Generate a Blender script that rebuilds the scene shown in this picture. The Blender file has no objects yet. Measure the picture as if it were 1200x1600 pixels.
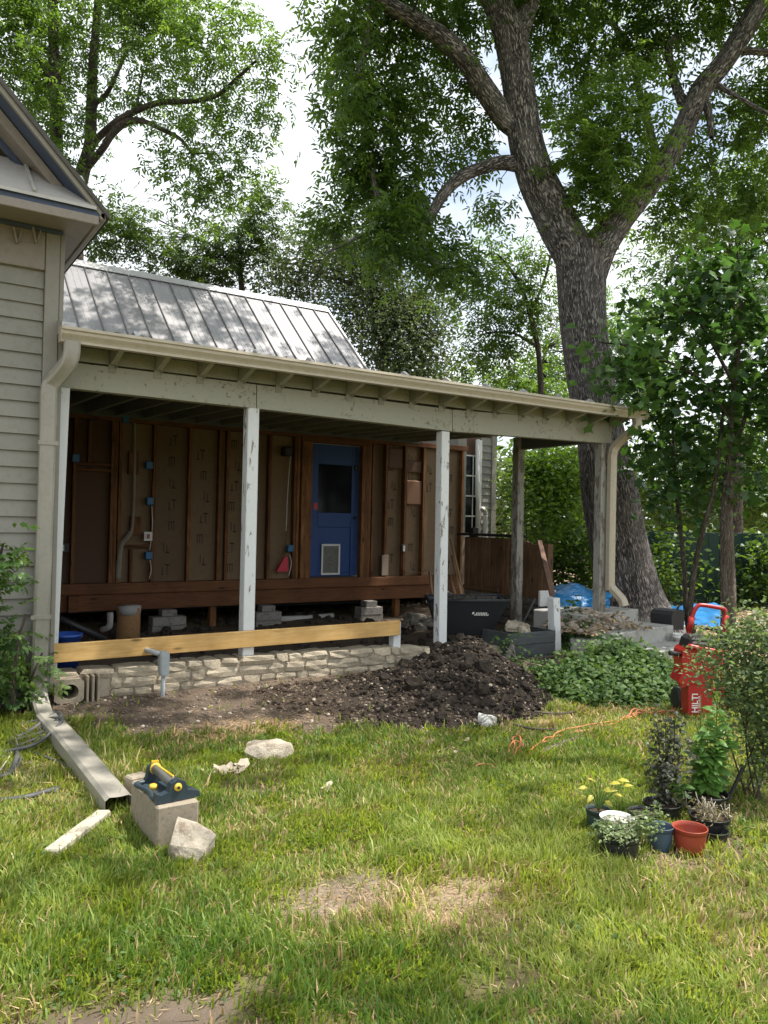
import bpy, math, random
import numpy as np
from mathutils import Vector, Matrix, noise as mnoise

random.seed(7)
RNG = np.random.default_rng(11)
scene = bpy.context.scene
COL = scene.collection

# ------------------------------------------------------------------ camera, sky, sun, exposure
EYE = np.array([0.0, 0.0, 1.5])
FOCAL, YAW, PITCH, ROLL = 1235.0, math.radians(57), math.radians(.71), math.radians(1.24)
FWD = np.array([math.cos(YAW)*math.cos(PITCH), math.sin(YAW)*math.cos(PITCH), math.sin(PITCH)])
_r0 = np.array([math.sin(YAW), -math.cos(YAW), 0.0]); _u0 = np.cross(_r0, FWD)
RIGHT = math.cos(ROLL)*_r0 + math.sin(ROLL)*_u0
UPV = -math.sin(ROLL)*_r0 + math.cos(ROLL)*_u0
cam_data = bpy.data.cameras.new('camera'); cam = bpy.data.objects.new('camera', cam_data); COL.objects.link(cam)
cam_data.sensor_fit = 'VERTICAL'; cam_data.sensor_height = 36.0; cam_data.lens = FOCAL/1600*36
cam_data.clip_start = .05; cam_data.clip_end = 2000
M = Matrix.Identity(4)
for i in range(3):
    M[i][0] = RIGHT[i]; M[i][1] = UPV[i]; M[i][2] = -FWD[i]; M[i][3] = EYE[i]
cam.matrix_world = M
scene.camera = cam

SUN_DIR = Vector((.40, -.14, .905)).normalized()
SUN_EL = math.asin(SUN_DIR.z); SUN_AZ = math.atan2(SUN_DIR.x, SUN_DIR.y)
world = bpy.data.worlds.new('World'); scene.world = world; world.use_nodes = True
wt = world.node_tree; wn, wl = wt.nodes, wt.links; wn.clear()
sky = wn.new('ShaderNodeTexSky'); sky.sky_type = 'NISHITA'; sky.sun_disc = False
sky.sun_elevation = SUN_EL; sky.sun_rotation = SUN_AZ; sky.dust_density = 1.5; sky.ozone_density = 1.2
tcw = wn.new('ShaderNodeTexCoord'); mpw = wn.new('ShaderNodeMapping'); mpw.inputs['Scale'].default_value = (1, 1, 1.6)
nzw = wn.new('ShaderNodeTexNoise'); nzw.inputs['Scale'].default_value = 2.6; nzw.inputs['Detail'].default_value = 7
nzw.inputs['Roughness'].default_value = .55
rpw = wn.new('ShaderNodeValToRGB'); rpw.color_ramp.elements[0].position = .30; rpw.color_ramp.elements[1].position = .47; rpw.color_ramp.elements[0].color = (.22, .22, .22, 1)
mxw = wn.new('ShaderNodeMix'); mxw.data_type = 'RGBA'
mxw.inputs['B'].default_value = (6.6, 7.0, 7.3, 1)
bgw = wn.new('ShaderNodeBackground'); bgw.inputs['Strength'].default_value = .125
wo = wn.new('ShaderNodeOutputWorld')
wl.new(tcw.outputs['Generated'], mpw.inputs['Vector']); wl.new(mpw.outputs['Vector'], nzw.inputs['Vector'])
wl.new(nzw.outputs['Fac'], rpw.inputs['Fac']); wl.new(rpw.outputs['Color'], mxw.inputs['Factor'])
wl.new(sky.outputs['Color'], mxw.inputs['A']); wl.new(mxw.outputs['Result'], bgw.inputs['Color'])
wl.new(bgw.outputs['Background'], wo.inputs['Surface'])

sl = bpy.data.lights.new('sun', 'SUN'); sl.energy = 5.0; sl.angle = math.radians(.6); sl.color = (1, .955, .87)
so = bpy.data.objects.new('sun', sl); COL.objects.link(so)
so.rotation_euler = SUN_DIR.to_track_quat('Z', 'Y').to_euler(); so.location = (10, -4, 30)
vs = scene.view_settings
scene.display_settings.display_device = 'sRGB'
vs.view_transform = 'Standard'; vs.look = 'None'; vs.gamma = 1; vs.use_curve_mapping = False; vs.exposure = .74
scene.render.engine = 'CYCLES'
scene.cycles.max_bounces = 7; scene.cycles.diffuse_bounces = 3; scene.cycles.transmission_bounces = 4
scene.cycles.transparent_max_bounces = 6; scene.cycles.use_denoising = True
try: scene.cycles.caustics_reflective = False; scene.cycles.caustics_refractive = False
except Exception: pass

# survey helpers: a sight line of the photograph cut with a real plane or taken to a measured distance
def ray(x, y): return FWD + RIGHT*((x-600)/FOCAL) - UPV*((y-800)/FOCAL)
def aY(x, y, Y): d = ray(x, y); return EYE + d*(Y/d[1])
def aX(x, y, X): d = ray(x, y); return EYE + d*(X/d[0])
def aZ(x, y, Z=0.): d = ray(x, y); return EYE + d*((Z-1.5)/d[2])
def aD(x, y, D): return EYE + ray(x, y)*D
def V(a): return Vector((float(a[0]), float(a[1]), float(a[2])))
def sstep(a, b, x):
    t = np.clip((np.asarray(x, float)-a)/(b-a), 0, 1); return t*t*(3-2*t)

# ------------------------------------------------------------------ naming
def tag(o, label=None, cat=None, group=None, kind=None):
    if label: o['label'] = label
    if cat: o['category'] = cat
    if group: o['group'] = group
    if kind: o['kind'] = kind
    return o
def thing(name, label, cat, loc=(0, 0, 0), group=None):
    o = bpy.data.objects.new(name, None); COL.objects.link(o); o.location = V(loc); o.empty_display_size = .1
    return tag(o, label, cat, group)
def link(name, me, mat=None, parent=None, label=None, kind=None):
    o = bpy.data.objects.new(name, me); COL.objects.link(o)
    if mat is not None and not me.materials: me.materials.append(mat)
    if parent is not None:
        o.parent = parent
        if parent.parent is None: o.matrix_parent_inverse = Matrix.Translation(-parent.location)
    if label: o['label'] = label
    if kind: o['kind'] = kind
    return o

# ------------------------------------------------------------------ mesh collector
class MB:
    def __init__(s, frame=None): s.v = []; s.f = []; s.uv = None; s.M = frame; s.smooth = []
    def add(s, vs, fs, smooth=False):
        n = len(s.v)
        s.v += [tuple(s.M @ V(p)) if s.M is not None else tuple(map(float, p)) for p in vs]
        s.f += [tuple(i+n for i in f) for f in fs]; s.smooth += [smooth]*len(fs); return s
    def box(s, lo, hi, R=None, jit=0):
        x0, y0, z0 = lo; x1, y1, z1 = hi
        p = [(x0,y0,z0),(x1,y0,z0),(x1,y1,z0),(x0,y1,z0),(x0,y0,z1),(x1,y0,z1),(x1,y1,z1),(x0,y1,z1)]
        if jit: p = [tuple(c+random.uniform(-jit, jit) for c in q) for q in p]
        if R is not None: p = [R @ V(q) for q in p]
        return s.add(p, [(0,3,2,1),(4,5,6,7),(0,1,5,4),(1,2,6,5),(2,3,7,6),(3,0,4,7)])
    def bbox(s, lo, hi, b=.006, R=None):
        """box with chamfered edges"""
        lo = np.array(lo, float); hi = np.array(hi, float); b = min(b, (hi-lo).min()*.45)
        vs, idx = [], {}
        for sx in (0,1):
            for sy in (0,1):
                for sz in (0,1):
                    c = [hi[0] if sx else lo[0], hi[1] if sy else lo[1], hi[2] if sz else lo[2]]
                    d = [-b if sx else b, -b if sy else b, -b if sz else b]
                    for ax in range(3):
                        p = [c[k]+(0 if k == ax else d[k]) for k in range(3)]
                        idx[(sx,sy,sz,ax)] = len(vs); vs.append(p)
        fs = []
        for ax in range(3):
            o1, o2 = [k for k in range(3) if k != ax]
            for side in (0,1):
                q = []
                for a, c in ((0,0),(1,0),(1,1),(0,1)):
                    k = [0,0,0]; k[ax] = side; k[o1] = a; k[o2] = c; q.append(idx[(k[0],k[1],k[2],ax)])
                fs.append(tuple(q))
        for ax in range(3):
            o1, o2 = [k for k in range(3) if k != ax]
            for a in (0,1):
                for c in (0,1):
                    q = []
                    for e, fx in ((0,o1),(1,o1),(1,o2),(0,o2)):
                        k = [0,0,0]; k[ax] = e; k[o1] = a; k[o2] = c; q.append(idx[(k[0],k[1],k[2],fx)])
                    fs.append(tuple(q))
        for sx in (0,1):
            for sy in (0,1):
                for sz in (0,1): fs.append(tuple(idx[(sx,sy,sz,a)] for a in range(3)))
        if R is not None: vs = [R @ V(q) for q in vs]
        return s.add(vs, fs)
    def beam(s, a, b, w, h, up=(0,0,1), bev=.004, over=0):
        """bar of section w x h from a to b"""
        a = V(a); b = V(b); d = (b-a); L = d.length; d.normalize(); u = V(up)
        sd = d.cross(u)
        if sd.length < 1e-4: sd = d.cross(Vector((1,0,0)))
        sd.normalize(); u = sd.cross(d)
        R = Matrix((( d.x, sd.x, u.x, a.x),(d.y, sd.y, u.y, a.y),(d.z, sd.z, u.z, a.z),(0,0,0,1)))
        return s.bbox((-over,-w/2,-h/2),(L+over,w/2,h/2), bev, R) if bev else s.box((-over,-w/2,-h/2),(L+over,w/2,h/2), R)
    def prism(s, poly, a, b, ax=0):
        """polygon extruded along axis ax from a to b"""
        n = len(poly); pts = []
        for t in (a, b):
            for p in poly: q = list(p); q.insert(ax, t); pts.append(q)
        return s.add(pts, [tuple(range(n))[::-1], tuple(range(n, 2*n))]+[(i,(i+1)%n,n+(i+1)%n,n+i) for i in range(n)])
    def tube(s, pts, r, sides=8, cap=True, smooth=True, squash=1):
        pts = [V(p) for p in pts]; n = len(pts); rr = r if hasattr(r, '__len__') else [r]*n
        vs = []; prev = None
        for i, p in enumerate(pts):
            d = pts[min(i+1,n-1)]-pts[max(i-1,0)]
            if d.length < 1e-9: d = Vector((0,0,1))
            d.normalize()
            if prev is None:
                prev = d.cross(Vector((0,0,1)) if abs(d.z) < .9 else Vector((1,0,0))).normalized()
            prev = (prev - d*prev.dot(d)).normalized(); q = d.cross(prev)
            for k in range(sides):
                t = 2*math.pi*k/sides; vs.append(p+(prev*math.cos(t)+q*math.sin(t)*squash)*rr[i])
        fs = [(i*sides+k, i*sides+(k+1)%sides, (i+1)*sides+(k+1)%sides, (i+1)*sides+k) for i in range(n-1) for k in range(sides)]
        if cap: fs += [tuple(range(sides))[::-1], tuple(range((n-1)*sides, n*sides))]
        return s.add(vs, fs, smooth)
    def lathe(s, prof, c=(0,0,0), n=24, smooth=True, wob=0):
        vs = []
        for r, z in prof:
            for k in range(n):
                t = 2*math.pi*k/n; rr = r*(1+wob*math.sin(3*t+1)); vs.append((c[0]+rr*math.cos(t), c[1]+rr*math.sin(t), c[2]+z))
        m = len(prof)
        fs = [(i*n+k, i*n+(k+1)%n, (i+1)*n+(k+1)%n, (i+1)*n+k) for i in range(m-1) for k in range(n)]
        if prof[0][0] > 1e-6: fs.append(tuple(range(n))[::-1])
        if prof[-1][0] > 1e-6: fs.append(tuple(range((m-1)*n, m*n)))
        return s.add(vs, fs, smooth)
    def build(s, name, mat, parent=None, label=None, kind=None):
        me = bpy.data.meshes.new(name); me.from_pydata(s.v, [], s.f); me.update()
        if any(s.smooth):
            me.polygons.foreach_set('use_smooth', s.smooth)
        return link(name, me, mat, parent, label, kind)
def P(name, lo, hi, mat, parent, b=.004, label=None): return MB().bbox(lo, hi, b).build(name, mat, parent, label)

def smooth_path(pts, n=8):
    """catmull-rom through rows (x,y,z,...)"""
    p = np.array(pts, float); p = np.vstack([2*p[0]-p[1], p, 2*p[-1]-p[-2]]); out = []
    for i in range(1, len(p)-2):
        for t in np.linspace(0, 1, n, endpoint=False):
            a, b, c, d = p[i-1], p[i], p[i+1], p[i+2]
            out.append(.5*((2*b)+(-a+c)*t+(2*a-5*b+4*c-d)*t*t+(-a+3*b-3*c+d)*t**3))
    out.append(p[-2]); return np.array(out)

# ------------------------------------------------------------------ materials
class NT:
    def __init__(s, name):
        s.m = bpy.data.materials.new(name); s.m.use_nodes = True; s.t = s.m.node_tree; s.n = s.t.nodes; s.l = s.t.links
        s.b = s.n['Principled BSDF']; s.out = s.n['Material Output']
    def node(s, t, **kw):
        x = s.n.new(t)
        for k, v in kw.items():
            if k in x.inputs: x.inputs[k].default_value = v
            else: setattr(x, k, v)
        return x
    def coord(s, scale=(1,1,1), kind='Object', rot=(0,0,0)):
        tc = s.node('ShaderNodeTexCoord'); mp = s.node('ShaderNodeMapping'); mp.inputs['Scale'].default_value = scale; mp.inputs['Rotation'].default_value = rot
        s.l.new(tc.outputs[kind], mp.inputs['Vector']); return mp.outputs['Vector']
    def noise(s, vec, scale=5, detail=5, rough=.55, dist=0):
        x = s.node('ShaderNodeTexNoise', Scale=scale, Detail=detail, Roughness=rough, Distortion=dist)
        s.l.new(vec, x.inputs['Vector']); return x.outputs['Fac']
    def ramp(s, fac, stops):
        x = s.node('ShaderNodeValToRGB'); e = x.color_ramp.elements
        while len(e) < len(stops): e.new(.5)
        for i, (p, c) in enumerate(stops):
            e[i].position = p; e[i].color = (c, c, c, 1) if not hasattr(c, '__len__') else (*c, 1)
        s.l.new(fac, x.inputs['Fac']); return x.outputs['Color']
    def mix(s, fac, a, b, mode='MIX'):
        x = s.node('ShaderNodeMix', data_type='RGBA', blend_type=mode)
        for k, v in (('Factor', fac), ('A', a), ('B', b)):
            if hasattr(v, 'is_linked') or hasattr(v, 'node'): s.l.new(v, x.inputs[k])
            elif k == 'Factor': x.inputs[k].default_value = v
            else: x.inputs[k].default_value = (*v, 1)
        return x.outputs['Result']
    def bump(s, h, strength=.3, dist=.01):
        x = s.node('ShaderNodeBump', Strength=strength, Distance=dist); s.l.new(h, x.inputs['Height']); s.l.new(x.outputs['Normal'], s.b.inputs['Normal']); return x
    def rnd(s, lo, hi):
        oi = s.node('ShaderNodeObjectInfo'); mr = s.node('ShaderNodeMapRange'); mr.inputs['To Min'].default_value = lo; mr.inputs['To Max'].default_value = hi
        s.l.new(oi.outputs['Random'], mr.inputs['Value']); return mr.outputs['Result']
    def col(s, c):
        if hasattr(c, 'node'): s.l.new(c, s.b.inputs['Base Color'])
        else: s.b.inputs['Base Color'].default_value = (*c, 1)
    def val(s, c, v):
        x = s.node('ShaderNodeHueSaturation'); s.l.new(c, x.inputs['Color'])
        if hasattr(v, 'node'): s.l.new(v, x.inputs['Value'])
        else: x.inputs['Value'].default_value = v
        return x.outputs['Color']

def paint(name, c, rough=.6, var=.12, dirt=(.12,.1,.07), dirt_amt=.35, scale=3, bump=.15, rnd=.08, metallic=0, streak=False, spec=.4):
    t = NT(name); v = t.coord((1,1,.25) if streak else (1,1,1))
    n1 = t.noise(v, scale, 6, .6); n2 = t.noise(t.coord(), scale*9, 5, .65)
    base = t.mix(n1, tuple(k*(1-var) for k in c), tuple(min(1, k*(1+var)) for k in c))
    d = t.ramp(n2, [(.48, 0.), (.75, 1.)]); md = t.node('ShaderNodeMath', operation='MULTIPLY'); md.inputs[1].default_value = dirt_amt
    t.l.new(d, md.inputs[0]); base = t.mix(md.outputs[0], base, dirt)
    if rnd: base = t.val(base, t.rnd(1-rnd, 1+rnd))
    t.col(base); t.b.inputs['Roughness'].default_value = rough; t.b.inputs['Metallic'].default_value = metallic
    t.b.inputs['Specular IOR Level'].default_value = spec
    if bump: t.bump(n2, bump, .004)
    return t.m
def flat(name, c, rough=.5, metallic=0):
    t = NT(name); n = t.noise(t.coord(), 30, 4); t.col(t.mix(n, tuple(k*.85 for k in c), tuple(min(1, k*1.12) for k in c)))
    t.b.inputs['Roughness'].default_value = rough; t.b.inputs['Metallic'].default_value = metallic; return t.m
def wood(name, a, b, grain='x', rough=.7, knots=True, rnd=.15, bump=.3, sc=1.):
    t = NT(name); s = {'x': (1.2, 16, 16), 'y': (16, 1.2, 16), 'z': (16, 16, 1.2)}[grain]
    v = t.coord(tuple(k*sc for k in s)); n = t.noise(v, 2.2, 8, .65, 1.2); n2 = t.noise(t.coord(), 2.5, 4)
    base = t.ramp(n, [(.3, a), (.52, tuple((x+y)/2 for x, y in zip(a, b))), (.7, b)])
    base = t.mix(t.ramp(n2, [(.4, 0.), (.7, .5)]), base, tuple(x*.55 for x in a))
    if knots:
        vo = t.node('ShaderNodeTexVoronoi', Scale=2.6); t.l.new(t.coord({'x': (.8,3,3), 'y': (3,.8,3), 'z': (3,3,.8)}[grain]), vo.inputs['Vector'])
        base = t.mix(t.ramp(vo.outputs['Distance'], [(.06, .9), (.13, 0.)]), base, tuple(x*.3 for x in a))
    base = t.val(base, t.rnd(1-rnd, 1+rnd)); t.col(base); t.b.inputs['Roughness'].default_value = rough
    t.b.inputs['Specular IOR Level'].default_value = .3
    t.bump(n, bump, .004); return t.m
def peel(name, paint_c, wood_c, thr=.62, scale=9, rough=.65, zst=.35, bumpd=.006):
    t = NT(name); n = t.noise(t.coord((1,1,zst)), scale, 9, .7, .4); n2 = t.noise(t.coord((8,8,1)), 4, 5); n3 = t.noise(t.coord((1,1,.5)), 1.8, 3)
    ad = t.node('ShaderNodeMath', operation='ADD'); sb = t.node('ShaderNodeMath', operation='MULTIPLY'); sb.inputs[1].default_value = .35
    t.l.new(n3, sb.inputs[0]); t.l.new(n, ad.inputs[0]); t.l.new(sb.outputs[0], ad.inputs[1])
    mask = t.ramp(ad.outputs[0], [(thr+.14, 0.), (thr+.17, 1.)])
    pc = t.mix(t.noise(t.coord(), 22, 5), tuple(k*.88 for k in paint_c), paint_c)
    wc = t.mix(n2, tuple(k*.55 for k in wood_c), wood_c)
    t.col(t.mix(mask, pc, wc)); t.b.inputs['Roughness'].default_value = rough
    inv = t.node('ShaderNodeMath', operation='SUBTRACT'); inv.inputs[0].default_value = 1; t.l.new(mask, inv.inputs[1])
    t.bump(inv.outputs[0], .5, bumpd); return t.m
def stone_mat(name, a, b, dark, scale=9, rough=.9, rnd=.18, bump=.8, bd=.012):
    t = NT(name); n = t.noise(t.coord(), scale, 9, .68); n2 = t.noise(t.coord(), scale*.35, 4); n3 = t.noise(t.coord(), scale*6, 4, .7)
    c = t.mix(n2, a, b); c = t.mix(t.ramp(n, [(.35, 1.), (.5, 0.)]), c, dark); c = t.mix(t.ramp(n3, [(.6, 0.), (.8, .6)]), c, tuple(min(1, k*1.3) for k in b))
    t.col(t.val(c, t.rnd(1-rnd, 1+rnd))); t.b.inputs['Roughness'].default_value = rough; t.b.inputs['Specular IOR Level'].default_value = .2
    m = t.node('ShaderNodeMath', operation='ADD'); t.l.new(n, m.inputs[0]); t.l.new(n3, m.inputs[1]); t.bump(m.outputs[0], bump, bd); return t.m
def leaf_mat(name, dark, light, trans=.35, rough=.42, tmul=1.5):
    """two real leaf colours blended per leaf (age and kind), light passing through"""
    t = NT(name); at = t.node('ShaderNodeAttribute', attribute_name='tint')
    c = t.mix(at.outputs['Fac'], dark, light)
    t.col(c); t.b.inputs['Roughness'].default_value = rough; t.b.inputs['Specular IOR Level'].default_value = .35
    tr = t.node('ShaderNodeBsdfTranslucent'); c2 = t.mix(.55, c, (light[0]*1.3, light[1]*1.35, light[2]*.5)); c2 = t.val(c2, tmul)
    t.l.new(c2, tr.inputs['Color']); mx = t.node('ShaderNodeMixShader'); mx.inputs['Fac'].default_value = trans
    t.l.new(t.b.outputs[0], mx.inputs[1]); t.l.new(tr.outputs[0], mx.inputs[2]); t.l.new(mx.outputs[0], t.out.inputs['Surface']); return t.m
def leaf_obj_mat(name, dark, light, trans=.35, rough=.4):
    t = NT(name); c = t.mix(t.rnd(0, 1), dark, light); n = t.noise(t.coord(), 60, 3); c = t.mix(n, c, tuple(k*1.2 for k in light)); t.col(c)
    t.b.inputs['Roughness'].default_value = rough
    tr = t.node('ShaderNodeBsdfTranslucent'); t.l.new(t.val(c, 1.6), tr.inputs['Color']); mx = t.node('ShaderNodeMixShader'); mx.inputs['Fac'].default_value = trans
    t.l.new(t.b.outputs[0], mx.inputs[1]); t.l.new(tr.outputs[0], mx.inputs[2]); t.l.new(mx.outputs[0], t.out.inputs['Surface']); return t.m
def bark_mat(name, ridge, furrow, su=9., sv=2.2, bd=.03):
    t = NT(name); v = t.coord((su, sv, 1), 'UV')
    w = t.node('ShaderNodeTexNoise', Scale=1.2, Detail=3); t.l.new(v, w.inputs['Vector'])
    vm = t.node('ShaderNodeVectorMath', operation='MULTIPLY_ADD'); t.l.new(w.outputs['Color'], vm.inputs[0]); vm.inputs[1].default_value = (.5,.5,0); t.l.new(v, vm.inputs[2])
    r1 = t.noise(vm.outputs[0], 3.0, 2, .5, .3); n = t.noise(t.coord((su*1.2, sv*1.6, 1), 'UV'), 5, 8, .7)
    sb = t.node('ShaderNodeMath', operation='SUBTRACT'); sb.inputs[1].default_value = .5; t.l.new(r1, sb.inputs[0]); ab = t.node('ShaderNodeMath', operation='ABSOLUTE'); t.l.new(sb.outputs[0], ab.inputs[0])
    m = t.node('ShaderNodeMath', operation='MULTIPLY_ADD'); t.l.new(n, m.inputs[0]); m.inputs[1].default_value = .16; t.l.new(ab.outputs[0], m.inputs[2])
    h = t.ramp(m.outputs[0], [(.085, 0.), (.20, 1.)])
    lich = t.noise(t.coord((1.5,.8,1), 'UV'), 2.5, 4)
    c = t.mix(h, furrow, ridge); c = t.mix(t.ramp(lich, [(.45, 0.), (.7, .45)]), c, tuple(k*1.35 for k in ridge)); t.col(c)
    t.b.inputs['Roughness'].default_value = .92; t.b.inputs['Specular IOR Level'].default_value = .2
    t.bump(h, 1., bd); return t.m

SIDING = paint('siding_paint', (.235,.225,.195), .55, .10, (.13,.115,.09), .35, 2.5, .12, .05)
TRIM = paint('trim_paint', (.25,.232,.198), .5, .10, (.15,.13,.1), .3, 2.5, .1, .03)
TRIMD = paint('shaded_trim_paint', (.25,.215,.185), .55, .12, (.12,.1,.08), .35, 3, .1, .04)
EAVESHADE = paint('eave_shade_blue', (.055,.075,.13), .6, .15, (.03,.03,.04), .3, 3, .1, .0)  # dark blue; deep eave shade is put into this colour
GUTTER = paint('gutter_enamel', (.45,.395,.31), .38, .06, (.2,.15,.1), .32, 2.2, .05, .02, streak=True)
SPOUT = paint('spout_enamel', (.30,.28,.24), .42, .09, (.16,.13,.1), .3, 3, .06, .03)
HEADER = peel('header_paint', (.37,.36,.30), (.24,.20,.15), .63, 26, .7, 1.)
TAIL = paint('rafter_tail_paint', (.30,.29,.24), .7, .25, (.14,.12,.09), .55, 6, .3, .12)
CEIL = paint('porch_ceiling_paint', (.115,.128,.13), .7, .2, (.1,.1,.09), .5, 4, .2, .1)
POST = peel('post_paint', (.72,.73,.74), (.34,.31,.27), .64, 16, .6, .3)
POSTW = peel('weathered_post_paint', (.36,.345,.31), (.22,.19,.155), .54, 16, .7, .3)
PINE = wood('pine_board', (.48,.27,.085), (.72,.48,.20), 'x', .6, True, .05, .25)
STUD = wood('old_stud_wood', (.085,.034,.013), (.33,.155,.058), 'z', .8, True, .25)
STUDX = wood('old_rim_wood', (.095,.04,.018), (.20,.085,.036), 'x', .8, True, .2)
CEDAR = wood('cedar_fence_wood', (.12,.068,.038), (.32,.19,.105), 'z', .8, True, .2)
GREYW = wood('grey_weathered_wood', (.13,.115,.095), (.34,.31,.27), 'x', .85, False, .2)
DARKW = wood('dark_rail_wood', (.02,.02,.02), (.06,.055,.05), 'x', .7, False, .2)
HANDW = wood('tool_handle_wood', (.17,.10,.055), (.33,.2,.11), 'z', .7, False, .2)
STICKW = wood('driftwood_grey', (.33,.29,.23), (.58,.53,.44), 'x', .85, False, .1)
SHEATH = paint('fibre_sheathing', (.19,.13,.078), .9, .15, (.1,.06,.04), .3, 1.6, .1, .22)
SHEATHB = paint('sheathing_brown', (.125,.072,.048), .9, .12, (.08,.045,.03), .3, 1.6, .1, .1)
INK = flat('black_ink', (.05,.045,.035), .9)
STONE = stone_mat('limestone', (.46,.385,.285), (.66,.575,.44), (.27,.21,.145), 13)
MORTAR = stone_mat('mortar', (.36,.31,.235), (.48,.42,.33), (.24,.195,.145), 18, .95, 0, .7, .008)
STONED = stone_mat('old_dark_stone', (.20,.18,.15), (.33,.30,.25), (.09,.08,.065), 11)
ROCK = stone_mat('field_limestone', (.36,.30,.235), (.56,.50,.41), (.22,.17,.125), 14, .9, .05)
CONC = stone_mat('poured_concrete', (.33,.32,.30), (.46,.45,.43), (.20,.19,.18), 7, .9, .06, .4, .006)
BLOCK = stone_mat('concrete_block', (.27,.225,.17), (.34,.29,.225), (.21,.175,.135), 45, .95, .08, .5, .004)
BLOCKD = stone_mat('pier_block', (.24,.22,.20), (.34,.32,.29), (.15,.14,.12), 20, .95, .1, .5, .004)
SOIL = stone_mat('black_clay_soil', (.022,.017,.014), (.05,.04,.033), (.012,.01,.009), 16, 1., .2, 1., .02)
def heap_mat():
    """black clay dug last lies at the right of the heap, older browner soil at its left"""
    t = NT('heap_soil'); at = t.node('ShaderNodeAttribute', attribute_name='brown'); n = t.noise(t.coord(), 16, 8, .68); n3 = t.noise(t.coord(), 80, 4, .7)
    a = t.mix(n, (.016,.013,.011), (.055,.044,.036)); b = t.mix(n, (.032,.024,.018), (.095,.07,.053)); c = t.mix(at.outputs['Fac'], a, b)
    c = t.mix(t.ramp(n3, [(.66, 0.), (.8, .5)]), c, (.2,.17,.14)); t.col(c); t.b.inputs['Roughness'].default_value = 1.; t.b.inputs['Specular IOR Level'].default_value = .15
    m = t.node('ShaderNodeMath', operation='ADD'); t.l.new(n, m.inputs[0]); t.l.new(n3, m.inputs[1]); t.bump(m.outputs[0], 1., .015); return t.m
HEAP = heap_mat()
STEEL = paint('galvanised_roof', (.27,.26,.268), .40, .2, (.17,.165,.16), .45, 1.5, .05, .1, .3, True)
STEEL2 = paint('galvanised_flashing', (.42,.41,.41), .42, .12, (.26,.25,.24), .35, 3, .05, .05, .5)
SEAMM = paint('roof_seam_metal', (.15,.145,.145), .5, .12, (.1,.1,.1), .35, 3, .05, .05, .3)
PENT = paint('pent_roof_metal', (.42,.40,.375), .5, .1, (.22,.2,.18), .3, 2, .05, .05, .2)
BLUE = paint('blue_door_paint', (.020,.062,.215), .5, .1, (.02,.04,.1), .4, 3, .08, 0)
GLASSD = flat('dark_window_glass', (.006,.007,.009), .12)
GLASSD.node_tree.nodes['Principled BSDF'].inputs['Specular IOR Level'].default_value = .18
WHITE = paint('white_paint', (.72,.71,.68), .5, .06, (.3,.28,.25), .3, 4, .05, 0)
PVC = paint('white_pipe_plastic', (.62,.61,.58), .4, .06, (.25,.22,.2), .4, 6, 0, 0)
BOXBLUE = flat('blue_outlet_plastic', (.02,.14,.30), .45)
BUCKET = flat('blue_bucket_plastic', (.02,.07,.32), .4)
BLACKP = paint('black_pot_plastic', (.022,.024,.026), .42, .2, (.12,.1,.08), .4, 8, .05, .1)
GREYPL = paint('grey_conduit_plastic', (.33,.36,.38), .5, .08, (.2,.17,.13), .4, 6, .05, 0)
GREENPOT = paint('green_pot_plastic', (.035,.06,.06), .4, .15, (.1,.09,.07), .35, 8, .05, 0)
BLUEPOT = paint('slate_blue_pot', (.06,.10,.15), .5, .15, (.14,.13,.11), .35, 9, .08, 0)
REDPOT = paint('terracotta_red_plastic', (.33,.055,.03), .42, .1, (.2,.1,.06), .35, 8, .04, 0)
POTSOIL = stone_mat('potting_soil', (.05,.035,.025), (.10,.075,.055), (.02,.015,.012), 40, 1., .1, .8, .01)
RED = paint('tool_red_enamel', (.40,.022,.022), .36, .08, (.2,.06,.05), .3, 7, .03, 0)
TOOLBLK = flat('tool_black_rubber', (.02,.02,.022), .55)
TOOLGRY = flat('tool_grey_plastic', (.28,.29,.30), .45)
INKW = flat('white_print', (.78,.76,.74), .5)
CART = flat('black_poly_tray', (.010,.012,.016), .5)
TARP = NT('blue_tarp'); _n = TARP.noise(TARP.coord(), 3, 4); TARP.col(TARP.mix(_n, (.012,.13,.38), (.03,.24,.52))); TARP.b.inputs['Roughness'].default_value = .28; TARP.bump(TARP.noise(TARP.coord(), 9, 6, .6), .6, .03); TARP = TARP.m
HOSE = paint('grey_hose_rubber', (.065,.067,.07), .55, .15, (.2,.18,.15), .45, 12, .05, .12)
CORD = paint('orange_cord', (.48,.16,.075), .5, .15, (.3,.2,.12), .45, 14, 0, .15)
SPRK = paint('sprinkler_dark_plastic', (.028,.045,.06), .4, .12, (.1,.09,.08), .3, 12, .03, 0)
SPRKG = paint('sprinkler_grey_tube', (.14,.14,.13), .4, .1, (.1,.09,.08), .3, 12, .03, 0)
YEL = flat('yellow_plastic', (.75,.50,.05), .45)
TUBE = paint('cardboard_form', (.36,.20,.09), .9, .2, (.14,.07,.035), .7, 5, .2, 0)
DGREEN = paint('green_fence_paint', (.012,.04,.030), .7, .12, (.01,.02,.015), .3, 2, .1, .06)
GREYBOX = wood('dark_grey_planter', (.05,.055,.06), (.10,.11,.115), 'x', .7, False, .1)
RUST = wood('rail_brown_paint', (.12,.065,.045), (.24,.145,.10), 'x', .7, False, .1)
KRAFT = paint('kraft_paper', (.20,.105,.06), .8, .2, (.1,.05,.03), .3, 6, .3, .1)
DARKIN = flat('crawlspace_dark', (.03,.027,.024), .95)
PIPEB = flat('black_drain_pipe', (.02,.02,.022), .5)
SHINGLE = paint('asphalt_shingle', (.10,.095,.09), .95, .2, (.05,.05,.05), .5, 20, .4, .1)
BARK = bark_mat('furrowed_bark', (.33,.30,.285), (.034,.028,.027), 11., 2.8, .035)
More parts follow.
